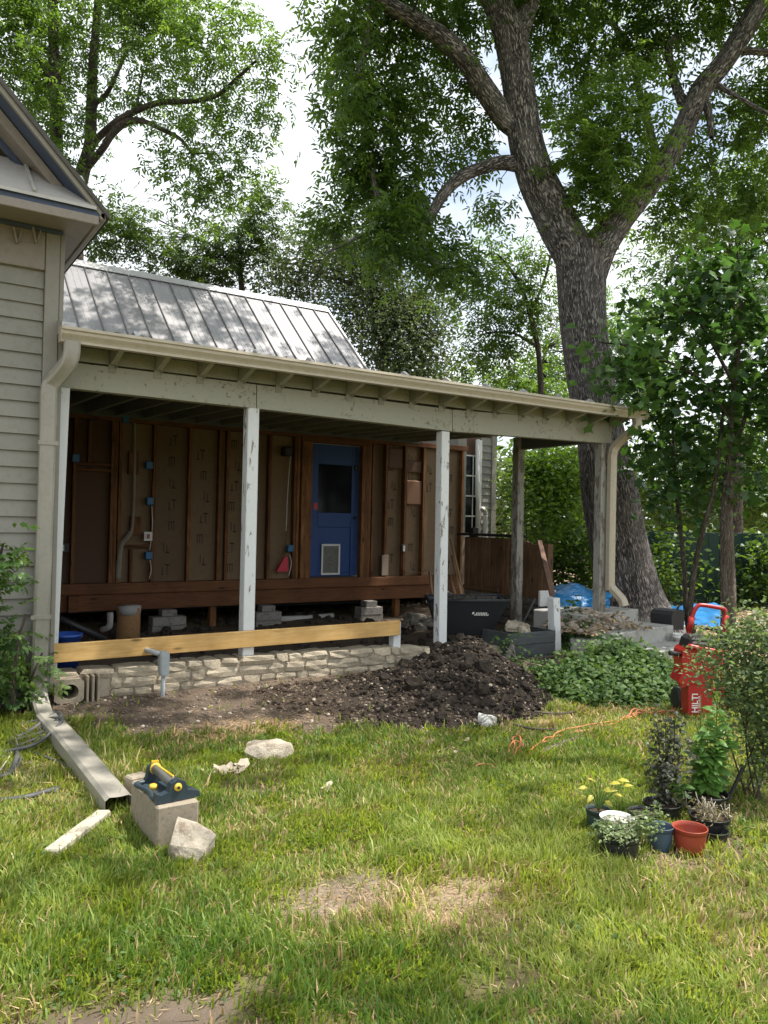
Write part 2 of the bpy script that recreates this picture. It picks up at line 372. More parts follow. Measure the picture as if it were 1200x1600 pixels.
BARKS = bark_mat('smooth_bark', (.19,.16,.13), (.07,.058,.048), 14., 2.5, .008)
BARKD = bark_mat('dark_bark', (.13,.11,.09), (.035,.03,.025), 12., 3., .012)
L_ASH = leaf_mat('ash_leaf', (.030,.072,.020), (.12,.19,.032), .5)
L_SPROUT = leaf_mat('sprout_leaf', (.05,.115,.028), (.16,.24,.05), .5)
L_BRIGHT = leaf_mat('young_leaf', (.05,.12,.02), (.14,.22,.03), .42)
L_EVER = leaf_mat('evergreen_leaf', (.045,.068,.034), (.13,.165,.08), .26, .5)
L_MAPLE = leaf_mat('broad_leaf', (.018,.055,.018), (.060,.125,.024), .36, .45)
L_SHRUB = leaf_mat('shrub_leaf', (.025,.070,.016), (.13,.20,.03), .38)
L_SAGE = leaf_mat('grey_green_leaf', (.06,.10,.045), (.21,.27,.13), .36)
L_IVY = leaf_mat('creeper_leaf', (.030,.080,.020), (.12,.19,.05), .34, .62)
L_FAR = leaf_mat('far_leaf', (.025,.055,.016), (.09,.14,.03), .35)
L_DRY = leaf_mat('dry_leaf', (.20,.12,.07), (.50,.40,.28), .12, .8, 1.)
GRASS = leaf_mat('grass_blade', (.060,.135,.014), (.33,.37,.08), .42, .5, 1.45)
STRAW = leaf_mat('dry_straw', (.27,.17,.09), (.56,.42,.24), .15, .8, 1.)

# ================================================================== GROUND
BX = np.array([.2, .9, 1.2, 1.8, 2.5, 3.0, 3.5, 4.4, 5.0, 5.5, 6.1, 6.3]); BY = np.array([6.6, 6.1, 5.75, 5.3, 5.12, 4.75, 4.42, 4.4, 4.85, 5.5, 6.0, 6.6])
def fbm(x, y, s, seed=0):
    """cheap vectorised value noise"""
    r = np.random.default_rng(100+seed).random((64, 64)); out = 0; amp = .5; tot = 0
    for o in range(4):
        u = np.asarray(x)*s*2**o+17.3*o; w = np.asarray(y)*s*2**o+5.1*o
        i = np.floor(u).astype(int); j = np.floor(w).astype(int); fu = u-i; fw = w-j; fu = fu*fu*(3-2*fu); fw = fw*fw*(3-2*fw)
        a = r[i%64, j%64]; b = r[(i+1)%64, j%64]; c = r[i%64, (j+1)%64]; d = r[(i+1)%64, (j+1)%64]
        out = out+amp*((a*(1-fu)+b*fu)*(1-fw)+(c*(1-fu)+d*fu)*fw); tot += amp; amp *= .5
    return out/tot
def ell(x, y, cx, cy, rx, ry): return np.clip(1.35-np.sqrt(((x-cx)/rx)**2+((y-cy)/ry)**2), 0, 1)
def soil_mask(x, y):
    b = np.interp(x, BX, BY); n = (fbm(x, y, 2.2, 1)-.5)*.5+(fbm(x, y, 9, 14)-.5)*.45
    m = sstep(-.12, .16, y-b+n)*(y < 10.6)*(x > .1)*(x < 8.2)
    m = np.maximum(m, sstep(.1, .7, ell(x, y, .50, 2.28, .60, .28)+n))
    m = np.maximum(m, .9*sstep(.2, .75, ell(x, y, 1.62, 2.74, .36, .16)+n*1.3))
    m = np.maximum(m, .8*sstep(.2, .75, ell(x, y, 2.02, 2.50, .22, .15)+n*1.3))
    m = np.maximum(m, .7*sstep(.3, .8, ell(x, y, 1.85, 4.15, .30, .22)+n))
    m = np.maximum(m, .6*sstep(.3, .8, ell(x, y, .6, 4.9, .5, .35)+n))
    m = np.maximum(m, .7*sstep(.3, .8, ell(x, y, 3.25, 2.30, .45, .22)+n))
    m = np.maximum(m, .5*sstep(.45, .8, ell(x, y, 1.75, 1.95, .3, .12)+n*1.5))
    return m
def straw_mask(x, y):
    n = (fbm(x, y, 3, 2)-.5)*.8
    return np.clip(sstep(.25, .8, ell(x, y, 2.25, 5.25, .62, .26)+n)+.7*sstep(.3, .8, ell(x, y, 4.5, 4.35, 1.1, .35)+n)+.8*sstep(.3, .9, ell(x, y, 1.95, 2.5, .7, .35)+n)
                   + .55*sstep(.52, .68, fbm(x, y, 1.1, 5)), 0, 1)
def litter_mask(x, y): return sstep(7.0, 8.4, x+(fbm(x, y, 1, 3)-.5)*1.2)*sstep(3.5, 5.0, y)
def ground_z(x, y):
    x = np.asarray(x, float); y = np.asarray(y, float)
    z = .10*sstep(5.0, 6.3, y)+.02*(fbm(x, y, 1.3, 4)-.5)+.012*(fbm(x, y, 6, 6)-.5)
    dug = sstep(6.5, 6.75, y)*(1-sstep(7.1, 7.35, x))*sstep(1.0, 1.3, x)
    return z+dug*(-.10+.10*(fbm(x, y, 2, 8)-.5))
def gz(x, y): return float(ground_z(x, y))

gx = np.concatenate([[-400,-200,-100,-50,-25,-12,-6,-3], np.arange(-1.5, 11.5, .075), [12,13,15,18,22,30,45,80,150,300,500]])
gy = np.concatenate([[-300,-120,-50,-20,-8,-3,-1], np.arange(.2, 12, .075), [13,15,18,22,30,45,80,150,300,600]])
GX, GY = np.meshgrid(gx, gy, indexing='ij'); nx, ny = GX.shape
me = bpy.data.meshes.new('lawn')
vv = np.stack([GX, GY, ground_z(GX, GY)], -1).reshape(-1, 3)
ii = (np.arange(nx-1)[:, None]*ny+np.arange(ny-1)[None]).ravel(); fc = np.stack([ii, ii+ny, ii+ny+1, ii+1], -1)
def np_mesh(me, v, f, smooth=True):
    me.vertices.add(len(v)); me.vertices.foreach_set('co', np.ascontiguousarray(v, np.float32).ravel())
    k = f.shape[1]; me.loops.add(f.size); me.loops.foreach_set('vertex_index', f.astype(np.int32).ravel())
    me.polygons.add(len(f)); me.polygons.foreach_set('loop_start', np.arange(0, f.size, k, dtype=np.int32))
    try: me.polygons.foreach_set('loop_total', np.full(len(f), k, np.int32))
    except Exception: pass
    me.polygons.foreach_set('use_smooth', np.full(len(f), smooth)); me.update(calc_edges=True); return me
def attr(me, name, a):
    at = me.attributes.new(name, 'FLOAT', 'POINT'); at.data.foreach_set('value', np.ascontiguousarray(a, np.float32).ravel())
np_mesh(me, vv, fc)
for nm, fn in (('soil', soil_mask), ('straw', straw_mask), ('litter', litter_mask), ('pale', lambda x, y: ell(x, y, 1.85, 2.62, 1.1, .5))): attr(me, nm, fn(GX, GY))
t = NT('lawn_ground'); n1 = t.noise(t.coord(), 9, 8, .65); n2 = t.noise(t.coord(), 55, 6, .7); n3 = t.noise(t.coord(), 2, 4)
aS = t.node('ShaderNodeAttribute', attribute_name='soil').outputs['Fac']; aT = t.node('ShaderNodeAttribute', attribute_name='straw').outputs['Fac']; aL = t.node('ShaderNodeAttribute', attribute_name='litter').outputs['Fac']
aP = t.node('ShaderNodeAttribute', attribute_name='pale').outputs['Fac']
thatch = t.mix(n2, (.08,.07,.028), (.26,.22,.10)); thatch = t.mix(t.ramp(n1, [(.4, 0.), (.65, .6)]), thatch, (.055,.085,.02))
soil = t.mix(n1, (.062,.046,.035), (.165,.125,.095)); soil = t.mix(t.ramp(n2, [(.6, 0.), (.75, .5)]), soil, (.30,.25,.20))
soil = t.mix(aP, soil, t.mix(n1, (.15,.115,.088), (.35,.28,.215))); strawc = t.mix(n2, (.22,.14,.085), (.45,.33,.20)); lit = t.mix(n2, (.16,.10,.07), (.40,.30,.22))
c = t.mix(t.ramp(aT, [(.2, 0.), (1., .85)]), thatch, strawc); c = t.mix(aS, c, soil); c = t.mix(t.ramp(aT, [(.45, 0.), (1., .5)]), c, strawc); c = t.mix(aL, c, lit)
t.col(c); t.b.inputs['Roughness'].default_value = 1.; t.b.inputs['Specular IOR Level'].default_value = .1; t.bump(n2, .8, .02)
lawn = link('lawn', me, t.m, kind='structure'); lawn['label'] = 'patchy lawn with bare soil'

# ================================================================== LEFT GABLED WING
WY = 6.20                                    # its front wall plane
xr = 1.15                                    # right edge of the wall
gh = thing('gabled_house', 'beige lap sided house wing with gable and pent roof at left edge', 'house', (xr-.5, WY+1, 0))
wall_x0 = -4.4
P('wall_core', (wall_x0, WY+.02, .25), (xr-.02, WY+.2, 3.55), SHEATHB, gh)
P('wall', (xr-.2, WY+.2, .25), (xr-.02, 15.5, 3.55), SIDING, gh)
P('wall', (wall_x0, 15.3, .25), (xr-.2, 15.5, 3.55), SIDING, gh)
P('foundation_skirt', (wall_x0, WY+.03, -.1), (xr-.03, WY+.18, .26), CONC, gh)
zc = [float(aY(20, y, WY)[2]) for y in (416, 443, 469, 495, 521, 547.5, 573.5, 599, 624.5, 650, 676, 702.5, 728, 754, 780, 806, 831.5, 857.5, 884, 909)]
step = (zc[1]-zc[-1])/18
while zc[-1] > .42: zc.append(zc[-1]-step)
cbx = float(aY(66, 560, WY)[0])              # left edge of the corner board
for k in range(len(zc)-1):
    zt, zb = zc[k], zc[k+1]
    m = MB(); m.prism([(WY+.012, zt+.014), (WY-.010, zb-.002), (WY+.004, zb-.004), (WY+.019, zt+.012)], wall_x0, cbx-.003, 0)
    m.build('siding_board', SIDING, gh)
ztop = zc[0]
FY = 5.75; cor = aY(164, 331, FY); ex, ez = float(cor[0]), float(cor[2])
soff = ez-.066             # underside of the boxed eave at the wall
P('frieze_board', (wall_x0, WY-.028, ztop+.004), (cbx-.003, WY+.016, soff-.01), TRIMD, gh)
P('corner_board', (cbx, WY-.034, .2), (xr-.03, WY+.018, soff-.01), TRIM, gh)
P('corner_return', (xr-.027, WY-.02, .2), (xr+.006, WY+.13, soff-.01), TRIM, gh)
for px in (21, 51):                          # small bracket hooks under the frieze
    a = aY(px, 355, WY-.05); m = MB()
    m.beam(a, a+np.array([.025, 0, -.11]), .014, .03, (0,1,0), .002); m.beam(a+np.array([.055, 0, -.01]), a+np.array([.034, 0, -.095]), .010, .02, (0,1,0), .002)
    m.build('frieze_bracket', TRIMD, gh)
slope = 1.03
rdg_x = -1.9; rdg_z = ez+(ex-rdg_x)*slope; lx = 2*rdg_x-ex
def rake(name, y0, y1, top, th, mat, x_end=ex):
    """board following the gable slope on both sides, top = offset of its upper edge below the roof line"""
    for sgn in (1, -1):
        xe = x_end if sgn == 1 else 2*rdg_x-x_end
        zz = lambda x: ez+(ex-abs(x-rdg_x)-rdg_x)*slope
        c = [(xe, zz(xe)-top), (rdg_x, zz(rdg_x)-top), (rdg_x, zz(rdg_x)-top-th), (xe, zz(xe)-top-th)]
        MB().prism(c, y0, y1, 1).build(name, mat, gh)
rake('rake_fascia', FY, FY+.03, .004, .058, TRIM)
rake('rake_soffit', FY+.032, 5.938, .03, .03, EAVESHADE, ex-.02)
xt_ = float(aY(97, 293, 5.95)[0]); rake('rake_board', 5.94, 5.97, .07, .085, TRIMD, xt_)
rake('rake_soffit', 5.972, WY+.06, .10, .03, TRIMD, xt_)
rake('rake_trim', WY-.04, WY+.0, .14, .05, EAVESHADE, ex-.25)  # dark strip, shade painted in under the rake
rake('roof_slab', FY-.02, 15.8, -.02, .04, SHINGLE, ex+.03)
gm = MB(); gm.prism([(xr-.1, 3.5), (rdg_x, rdg_z-.2), (2*rdg_x-xr+.1, 3.5)], WY+.05, WY+.12, 1); gm.build('gable_wall', SIDING, gh)
# boxed eave: fascia, soffit, and the pent roof over them
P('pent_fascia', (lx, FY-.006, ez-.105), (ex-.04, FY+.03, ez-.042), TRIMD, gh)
P('pent_shade_band', (lx, FY+.008, ez-.041), (ex-.03, FY+.03, ez+.008), EAVESHADE, gh, .003)  # dark band standing for the shadow under the pent roof drip
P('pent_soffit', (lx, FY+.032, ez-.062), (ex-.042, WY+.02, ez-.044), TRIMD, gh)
P('soffit_shade_band', (lx, WY-.06, ez-.094), (xr-.02, WY-.0355, ez-.0635), EAVESHADE, gh)  # dark strip, eave shade painted where soffit meets wall
pz = ez+.005
m = MB(); m.prism([(FY-.015, pz-.01), (FY-.015, pz+.012), (WY+.04, pz+.41), (WY+.04, pz+.38)], lx, ex-.06, 0); m.build('pent_roof', PENT, gh)
for xs in (.87, .42, -.05, -.6, -1.1):
    m = MB(); m.beam((xs, FY-.01, pz+.02), (xs, WY+.02, pz+.405), .022, .035, (0,0,1), .003); m.build('pent_seam', PENT, gh)
# eave running back along the side
P('eave_gutter', (ex-.035, FY, ez-.065), (ex+.012, 15.5, ez-.005), TRIM, gh, .01)
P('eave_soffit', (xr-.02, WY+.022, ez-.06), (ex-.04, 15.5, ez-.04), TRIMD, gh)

# ================================================================== MAIN HOUSE
BYW = 10.5
mh = thing('main_house', 'house body with stripped porch wall and steep galvanised metal roof', 'house', (5, 12, 0))
wx0, wx1 = 1.2, 8.42
zs, ztopw = .64, 2.80
studs = [1.7, 2.13, 2.595, 2.645, 2.70, 3.14, 3.62, 4.05, 4.16, 4.44, 4.79, 5.20, 5.255, 6.50, 6.56, 6.80, 7.16, 7.53, 7.95, 8.33]
for i, sx in enumerate(studs):
    w = .042; m = MB(); j = random.uniform(-.006, .006)
    m.bbox((sx-w/2+j, BYW-.092+random.uniform(-.006, .01), zs), (sx+w/2+j, BYW-.002, ztopw-.08), .003)
    m.build('wall_stud', STUD, mh)
edges = [wx0]+[studs[0], studs[1], 2.645, 3.14, 3.62, 4.10, 4.44, 4.79, 5.23]
for a, b in zip(edges[:-1], edges[1:]):
    P('sheathing_panel', (a+.003, BYW+random.uniform(0, .004), zs), (b-.003, BYW+.014, ztopw), SHEATHB if b < 3.0 else SHEATH, mh, .002)
for a, b in zip([6.53, 6.80, 7.16, 7.53, 7.95], [6.80, 7.16, 7.53, 7.95, wx1]):
    P('sheathing_panel', (a+.003, BYW+random.uniform(0, .004), zs), (b-.003, BYW+.014, ztopw), SHEATH, mh, .002)
P('top_plate', (wx0, BYW-.10, ztopw-.08), (wx1, BYW-.004, ztopw), STUDX, mh)
P('rim_board', (wx0, BYW-.13, .50), (7.69, BYW+.02, zs-.002), STUDX, mh, .006)
P('sill_beam', (wx0, BYW-.09, .285), (7.68, BYW+.1, .497), STUDX, mh, .006)
P('rim_joist', (7.70, BYW-.02, .30), (wx1, BYW+.05, zs-.002), STUDX, mh)
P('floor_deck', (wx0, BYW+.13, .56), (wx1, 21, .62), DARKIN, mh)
P('bearing_block', (2.08, BYW-.18, .29), (2.20, BYW-.095, .49), STUDX, mh)
for z, x0, x1 in ((2.13, 2.155, 2.57), (2.06, 2.155, 2.57), (1.09, 2.73, 3.118)):
    P('blocking', (x0, BYW-.085, z), (x1, BYW-.004, z+.04), STUDX, mh)
for x0, x1, z0, z1 in ((2.29, 2.33, 2.175, 2.71), (2.84, 2.98, 1.26, 1.50), (2.84, 2.885, .645, 1.07), (2.80, 2.93, 2.05, 2.35)):
    P('cripple_stud', (x0, BYW-.075, z0), (x1, BYW-.004, z1), STUD, mh)
P('inner_room_wall', (wx0, 15, .62), (wx1, 15.1, 2.8), SHEATHB, mh)
# printed marks on the sheathing
mk = MB()
def mark(cx, cz, kind):
    if random.random() < .22: return
    y = BYW-.002
    def bar(x0, z0, x1, z1): mk.box((x0, y-.001, z0), (x1, y+.0005, z1))
    s = .034
    if kind == 0:   # arrow up beside a bar
        bar(cx-s*1.6, cz-.07, cx-s*1.25, cz+.03); bar(cx+s*.3, cz-.07, cx+s*.6, cz+.07); bar(cx-s*.5, cz+.05, cx+s*1.4, cz+.07); bar(cx-s*2, cz-.075, cx-s*.8, cz-.06)
    elif kind == 1:
        bar(cx-s, cz-.05, cx-s*.7, cz+.07); bar(cx+s*.4, cz-.07, cx+s*.7, cz+.04); bar(cx-s*.1, cz-.075, cx+s*1.5, cz-.055)
    else:
        bar(cx-s*1.2, cz-.06, cx-s*.9, cz+.06); bar(cx-s*.2, cz-.06, cx+s*.1, cz+.06); bar(cx+s*.8, cz-.06, cx+s*1.1, cz+.06); bar(cx-s*1.2, cz+.05, cx+s*1.3, cz+.065)
for i, cx in enumerate((3.38, 3.85, 4.30, 6.98, 7.34, 7.74, 8.14)):
    for k, cz in enumerate(np.arange(.80, 2.70, .29)): mark(cx+random.uniform(-.05, .05), cz+(.12 if i % 2 else 0), (k+i) % 3)
mk.build('printed_marks', INK, mh, kind='stuff')
# blue door with frame, glass and pet door
fr = MB()
dj = [(5.30, 5.475), (6.335, 6.47)]
for a, b in dj:
    P('door_jamb', (a, BYW-.11, zs), (a+.06, BYW-.01, 2.74), STUD, mh); P('door_jamb', (a+.065, BYW-.10, zs), (b, BYW-.005, 2.74), STUD, mh)
P('door_lintel', (5.28, BYW-.115, 2.66), (6.48, BYW-.008, 2.735), STUDX, mh)
door = MB(); dy = BYW-.03
dx0, dx1, dz0, dz1 = 5.485, 6.325, zs+.02, 2.645
for lo, hi in (((dx0, dz0), (dx0+.13, dz1)), ((dx1-.13, dz0), (dx1, dz1)), ((dx0+.13, dz1-.30), (dx1-.13, dz1)), ((dx0+.13, 1.40), (dx1-.13, 1.62)), ((dx0+.13, dz0), (dx1-.13, dz0+.05))):
    door.bbox((lo[0]+.0005, dy, lo[1]+.0005), (hi[0]-.0005, dy+.04, hi[1]-.0005), .004)
door.bbox((dx0+.131, dy+.012, dz0+.051), (dx1-.131, dy+.03, 1.399), .002)
for z in (1.15, 1.27): door.box((dx0+.131, dy+.006, z), (dx1-.131, dy+.013, z+.012))
d_o = door.build('door', BLUE, mh, 'blue entry door with dark window')
P('pane', (dx0+.131, dy+.015, 1.621), (dx1-.131, dy+.022, dz1-.301), GLASSD, d_o, .001)
P('door_knob', (dx1-.085, dy-.05, 1.53), (dx1-.045, dy-.001, 1.57), TOOLBLK, d_o, .012)
P('deadbolt', (dx1-.09, dy-.02, 2.28), (dx1-.04, dy-.001, 2.36), TOOLBLK, d_o, .012)
P('sticker', (dx0+.06, dy-.002, 1.66), (dx0+.125, dy-.0005, 1.76), flat('red_sticker', (.5,.06,.05), .6), d_o, .0005)
pf = MB(); q0 = aY(503, 850, dy-.02); q1 = aY(531, 898, dy-.02); pa, pb, pc_, pd = float(q0[0]), float(q1[0]), float(q1[2]), float(q0[2])
for lo, hi in (((pa, pc_), (pa+.028, pd)), ((pb-.028, pc_), (pb, pd)), ((pa+.028, pd-.03), (pb-.028, pd)), ((pa+.028, pc_), (pb-.028, pc_+.03))): pf.bbox((lo[0], dy-.018, lo[1]), (hi[0], dy-.001, hi[1]), .003)
pdo = pf.build('pet_door_frame', WHITE, d_o)
P('pet_flap', (pa+.029, dy-.008, pc_+.031), (pb-.029, dy-.002, pd-.031), paint('cloudy_flap', (.13,.125,.11), .35, .5, (.3,.29,.27), .6, 9, 0, 0), d_o, .001)
# kraft insulation, tags, boxes and wiring on the wall
P('insulation_paper', (7.185, BYW-.075, 1.78), (7.50, BYW-.02, 2.18), KRAFT, mh, .02)
for x0, x1, z0, z1 in ((6.84, 7.13, 2.35, 2.68), (7.19, 7.5, 2.30, 2.5)): P('insulation_scrap', (x0, BYW-.06, z0), (x1, BYW-.02, z1), SHEATHB, mh, .02)
for px, py in ((118, 716), (233, 727), (234, 783), (232, 868), (453, 857), (196, 655)):
    c0 = aY(px, py, BYW-.09); o = P('outlet_box', (c0[0]-.045, BYW-.12, c0[2]-.05), (c0[0]+.045, BYW-.05, c0[2]+.05), BOXBLUE, mh, .008)
c0 = aY(231, 838, BYW-.11); o = P('switch_plate', (c0[0]-.055, BYW-.13, c0[2]-.06), (c0[0]+.055, BYW-.12, c0[2]+.06), WHITE, mh, .004)
P('receptacle', (c0[0]-.02, BYW-.135, c0[2]-.03), (c0[0]+.02, BYW-.131, c0[2]+.03), flat('red_device', (.35,.1,.08)), o, .002)
c0 = aY(630, 857, BYW-.1); o = P('outlet', (c0[0]-.04, BYW-.12, c0[2]-.06), (c0[0]+.03, BYW-.09, c0[2]+.06), TOOLBLK, mh, .004); P('outlet_face', (c0[0]-.02, BYW-.128, c0[2]-.045), (c0[0]+.02, BYW-.121, c0[2]+.045), WHITE, o, .008)
c0 = aY(101, 856, BYW-.1); o = P('outlet', (c0[0]-.06, BYW-.12, c0[2]-.06), (c0[0]+.05, BYW-.09, c0[2]+.06), TOOLBLK, mh, .004); P('outlet_face', (c0[0]-.05, BYW-.128, c0[2]-.04), (c0[0]-.01, BYW-.121, c0[2]+.04), WHITE, o, .004)
c0 = aY(441, 882, BYW-.12); m = MB(); m.prism([(c0[0]-.10, c0[2]-.10), (c0[0]+.09, c0[2]-.10), (c0[0]+.07, c0[2]+.11), (c0[0]+.02, c0[2]+.11)], BYW-.15, BYW-.11, 1); m.build('red_tag', flat('red_bag', (.55,.03,.05), .5), mh)
P('light_box', (4.98, BYW-.16, 2.42), (5.12, BYW-.02, 2.56), TOOLBLK, mh, .02)
pth = [aY(x, y, BYW-.07) for x, y in ((210, 648), (210, 730), (208, 800), (206, 826), (200, 838), (190, 850), (186, 876), (184, 905))]
MB().tube(smooth_path(pth, 4), [.022]*14+[.034]*9+[.038]*6, 7).build('foam_sealed_conduit', paint('foam_conduit', (.27,.24,.2), .9, .3, (.1,.08,.06), .5, 14, .5, 0), mh)
for pp in (((234, 875), (236, 890), (233, 905)), ((231, 875), (231, 893), (228, 906)), ((236, 735), (238, 770), (236, 780)), ((237, 790), (238, 820), (234, 860)), ((448, 820), (447, 845), (440, 870)), ((452, 866), (455, 880), (451, 900)),
           ((446, 862), (440, 880), (432, 898)), ((628, 868), (627, 885), (636, 896)), ((640, 897), (652, 896), (668, 890)), ((100, 925), (105, 920), (108, 926)), ((455, 700), (450, 760), (447, 830))):
    MB().tube(smooth_path([aY(x, y, BYW-.10) for x, y in pp], 5), .007, 5).build('cable', PVC if random.random() < .4 else STUDX, mh)
P('stud_patch', (6.72, BYW-.13, .66), (6.84, BYW-.10, .98), flat('pale_cardboard', (.30,.23,.17), .9), mh, .003)
# side and rear walls, crawl space
P('gable_end_wall', (wx1-.12, BYW+.02, .30), (wx1, 21.2, 3.0), SIDING, mh)
P('wall', (wx0, 21.0, .0), (wx1-.12, 21.2, 3.0), SIDING, mh)
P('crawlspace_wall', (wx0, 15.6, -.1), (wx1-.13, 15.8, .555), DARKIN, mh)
P('crawlspace_side', (wx1-.11, BYW+.12, -.2), (wx1-.01, 21, .296), STONED, mh)
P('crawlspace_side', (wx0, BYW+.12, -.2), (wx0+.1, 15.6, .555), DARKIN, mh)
# steep standing seam roof
RX1 = 8.62; rr = aX(510, 483, RX1); re = aX(570, 573, RX1); RY, RZ = float(rr[1]), float(rr[2]); rsl = (RZ-float(re[2]))/(RY-float(re[1]))
EY = RY-(RZ-3.02)/rsl; EZ = 3.02
RX0 = 1.25; npan = 18; pw = (RX1-RX0)/npan
def rz(y): return RZ-abs(y-RY)*rsl
for sgn in (1, -1):
    ye = RY-(RY-EY)*sgn
    for k in range(npan):
        a, b = RX0+k*pw, RX0+(k+1)*pw
        m = MB(); d = .018
        vs = []
        for x, dz in ((a, 0), (a+.02, 0), (a+pw*.35, 0), (a+pw*.37, .006), (a+pw*.41, .006), (a+pw*.43, 0), (a+pw*.63, 0), (a+pw*.65, .006), (a+pw*.69, .006), (a+pw*.71, 0), (b-.003, 0)):
            vs += [(x, RY, RZ+dz), (x, ye, EZ+dz)]
        n = len(vs)//2
        m.add(vs, [(2*i, 2*i+1, 2*i+3, 2*i+2) for i in range(n-1)])
        po = m.build('roof_panel', STEEL, mh)
        if sgn == 1:
            s = MB(); s.beam((a, ye, EZ+.016), (a, RY, RZ+.016), .020, .038, (0,0,1), .003); s.build('seam', SEAMM, po)
for x in (RX1-.006,):
    MB().beam((x, EY, EZ+.01), (x, RY, RZ+.01), .05, .06, (0,0,1), .004).build('rake_trim', STEEL2, mh)
    MB().beam((x-.02, EY, EZ-.10), (x-.02, RY-.05, RZ-.15), .03, .15, (0,0,1), .004).build('rake_board', SIDING, mh)
m = MB(); cap = .15
m.prism([(RY-cap, rz(RY-cap)+.045), (RY, RZ+.055), (RY+cap, rz(RY+cap)+.045), (RY+cap, rz(RY+cap)+.03), (RY, RZ+.04), (RY-cap, rz(RY-cap)+.03)], RX0, RX1+.02, 0); m.build('ridge_cap', STEEL2, mh)
gm = MB(); gm.prism([(EY+.1, 2.98), (RY, RZ-.12), (2*RY-EY-.1, 2.98)], wx1-.10, wx1-.02, 0); gm.build('gable_infill', SIDING, mh)

# ================================================================== REAR WING with window beyond the porch
RWY = 12.4
rw = thing('house_extension', 'beige sided rear wing with white paned window seen past the third post', 'house extension', (9, RWY, 0))
a0 = float(aY(722, 760, RWY)[0]); a1 = float(aY(774, 760, RWY)[0])
P('wall_core', (a0-1.0, RWY+.03, .0), (a1, RWY+.2, 3.3), SHEATHB, rw)
P('wall', (a1-.15, RWY+.2, 0), (a1, 17, 3.3), SIDING, rw)
wl, wr = float(aY(727, 760, RWY)[0]), float(aY(744, 760, RWY)[0]); wz0, wz1 = float(aY(735, 838, RWY)[2]), float(aY(735, 712, RWY)[2])
for k in range(20):
    z = .35+k*.145; m = MB(); m.prism([(RWY+.022, z+.15), (RWY-.004, z), (RWY+.012, z-.002), (RWY+.028, z+.148)], wr+.125, a1-.118, 0); m.build('siding_board', SIDING, rw)
P('corner_board', (a1-.115, RWY-.02, .1), (a1+.012, RWY+.028, 3.3), TRIM, rw)
P('window_casing', (wr+.005, RWY-.03, wz0-.15), (wr+.12, RWY+.028, 3.2), WHITE, rw)
P('window_casing', (wl-.24, RWY-.03, .2), (wl-.005, RWY+.028, 3.2), TRIM, rw)
win = P('window', (wl, RWY+.0, wz0), (wr, RWY+.02, wz1), GLASSD, rw)
for k in range(5):
    z = wz0+(wz1-wz0)*k/4.; P('muntin', (wl, RWY-.012, z-.014), (wr, RWY-.001, z+.014), WHITE, win, .002)
P('muntin', ((wl+wr)/2+.03, RWY-.016, wz0+.02), ((wl+wr)/2+.055, RWY-.0125, wz1), WHITE, win, .002)
q = aY(749, 760, RWY-.1); MB().tube([(q[0], RWY-.08, .3), (q[0], RWY-.08, 1.95), (q[0]-.03, RWY-.08, 2.06), (q[0]-.05, RWY-.08, 3.2)], .045, 10).build('vent_pipe', PVC, rw)
q = aY(756, 800, RWY-.1); MB().tube(smooth_path([(q[0]+.06, RWY-.08, .4), (q[0]+.06, RWY-.08, 1.55), (q[0]+.04, RWY-.1, 1.72), (q[0]-.03, RWY-.12, 1.80), (q[0]-.07, RWY-.13, 1.78)], 5), .05, 10).build('elbow_pipe', PVC, rw)

# ================================================================== PORCH
PYW = 6.40
pc = thing('porch', 'open porch frame with weathered header, white posts and tan gutter', 'porch', (4.2, 7, 0))
def post(px_t, py_t, px_b, py_b, w, name, mat, label=None, Y=PYW-.05, top=None):
    a = aY(px_t, py_t, Y); b = aY(px_b, py_b, Y)
    A = V((a[0], Y+w/2, a[2] if top is None else top)); B = V((b[0], Y+w/2, b[2]))
    return MB().beam(B, A, w, w, (0,1,0), .006).build(name, mat, pc, label)
post(99, 603, 78, 1052, .10, 'post', POST); post(397, 637, 388, 1030, .105, 'post', POST)
post(697, 674, 692, 1018, .10, 'post', POST); post(946, 692, 941, 985, .11, 'post', POSTW, 'grey weathered corner post')
hp = [(88, 604, 563), (401, 638, 601), (707, 674, 640), (956, 693, 661)]
for i in range(3):
    (xa, ba, ta), (xb, bb, tb) = hp[i], hp[i+1]
    A, A2, B, B2 = aY(xa, ba, 6.35), aY(xa, ta, 6.35), aY(xb, bb, 6.35), aY(xb, tb, 6.35)
    m = MB(); g = .004; ya, yb = 6.35, 6.45
    m.add([(A[0]+g, ya, A[2]), (B[0]-g, ya, B[2]), (B[0]-g, yb, B[2]), (A[0]+g, yb, A[2]), (A2[0]+g, ya, A2[2]), (B2[0]-g, ya, B2[2]), (B2[0]-g, yb, B2[2]), (A2[0]+g, yb, A2[2])],
          [(0,3,2,1),(4,5,6,7),(0,1,5,4),(1,2,6,5),(2,3,7,6),(3,0,4,7)]); m.build('header_beam', HEADER, pc)
hx0, hx1 = float(aY(88, 604, 6.35)[0]), float(aY(956, 693, 6.35)[0])
P('porch_beam', (hx1-.10, 6.455, 2.50), (hx1, 7.95, 2.66), CEIL, pc); P('porch_beam', (1.16, 6.455, 2.50), (1.25, 10.4, 2.66), CEIL, pc)
def rb(y): return 2.668+(y-6.4)*.030
nr = 18; 
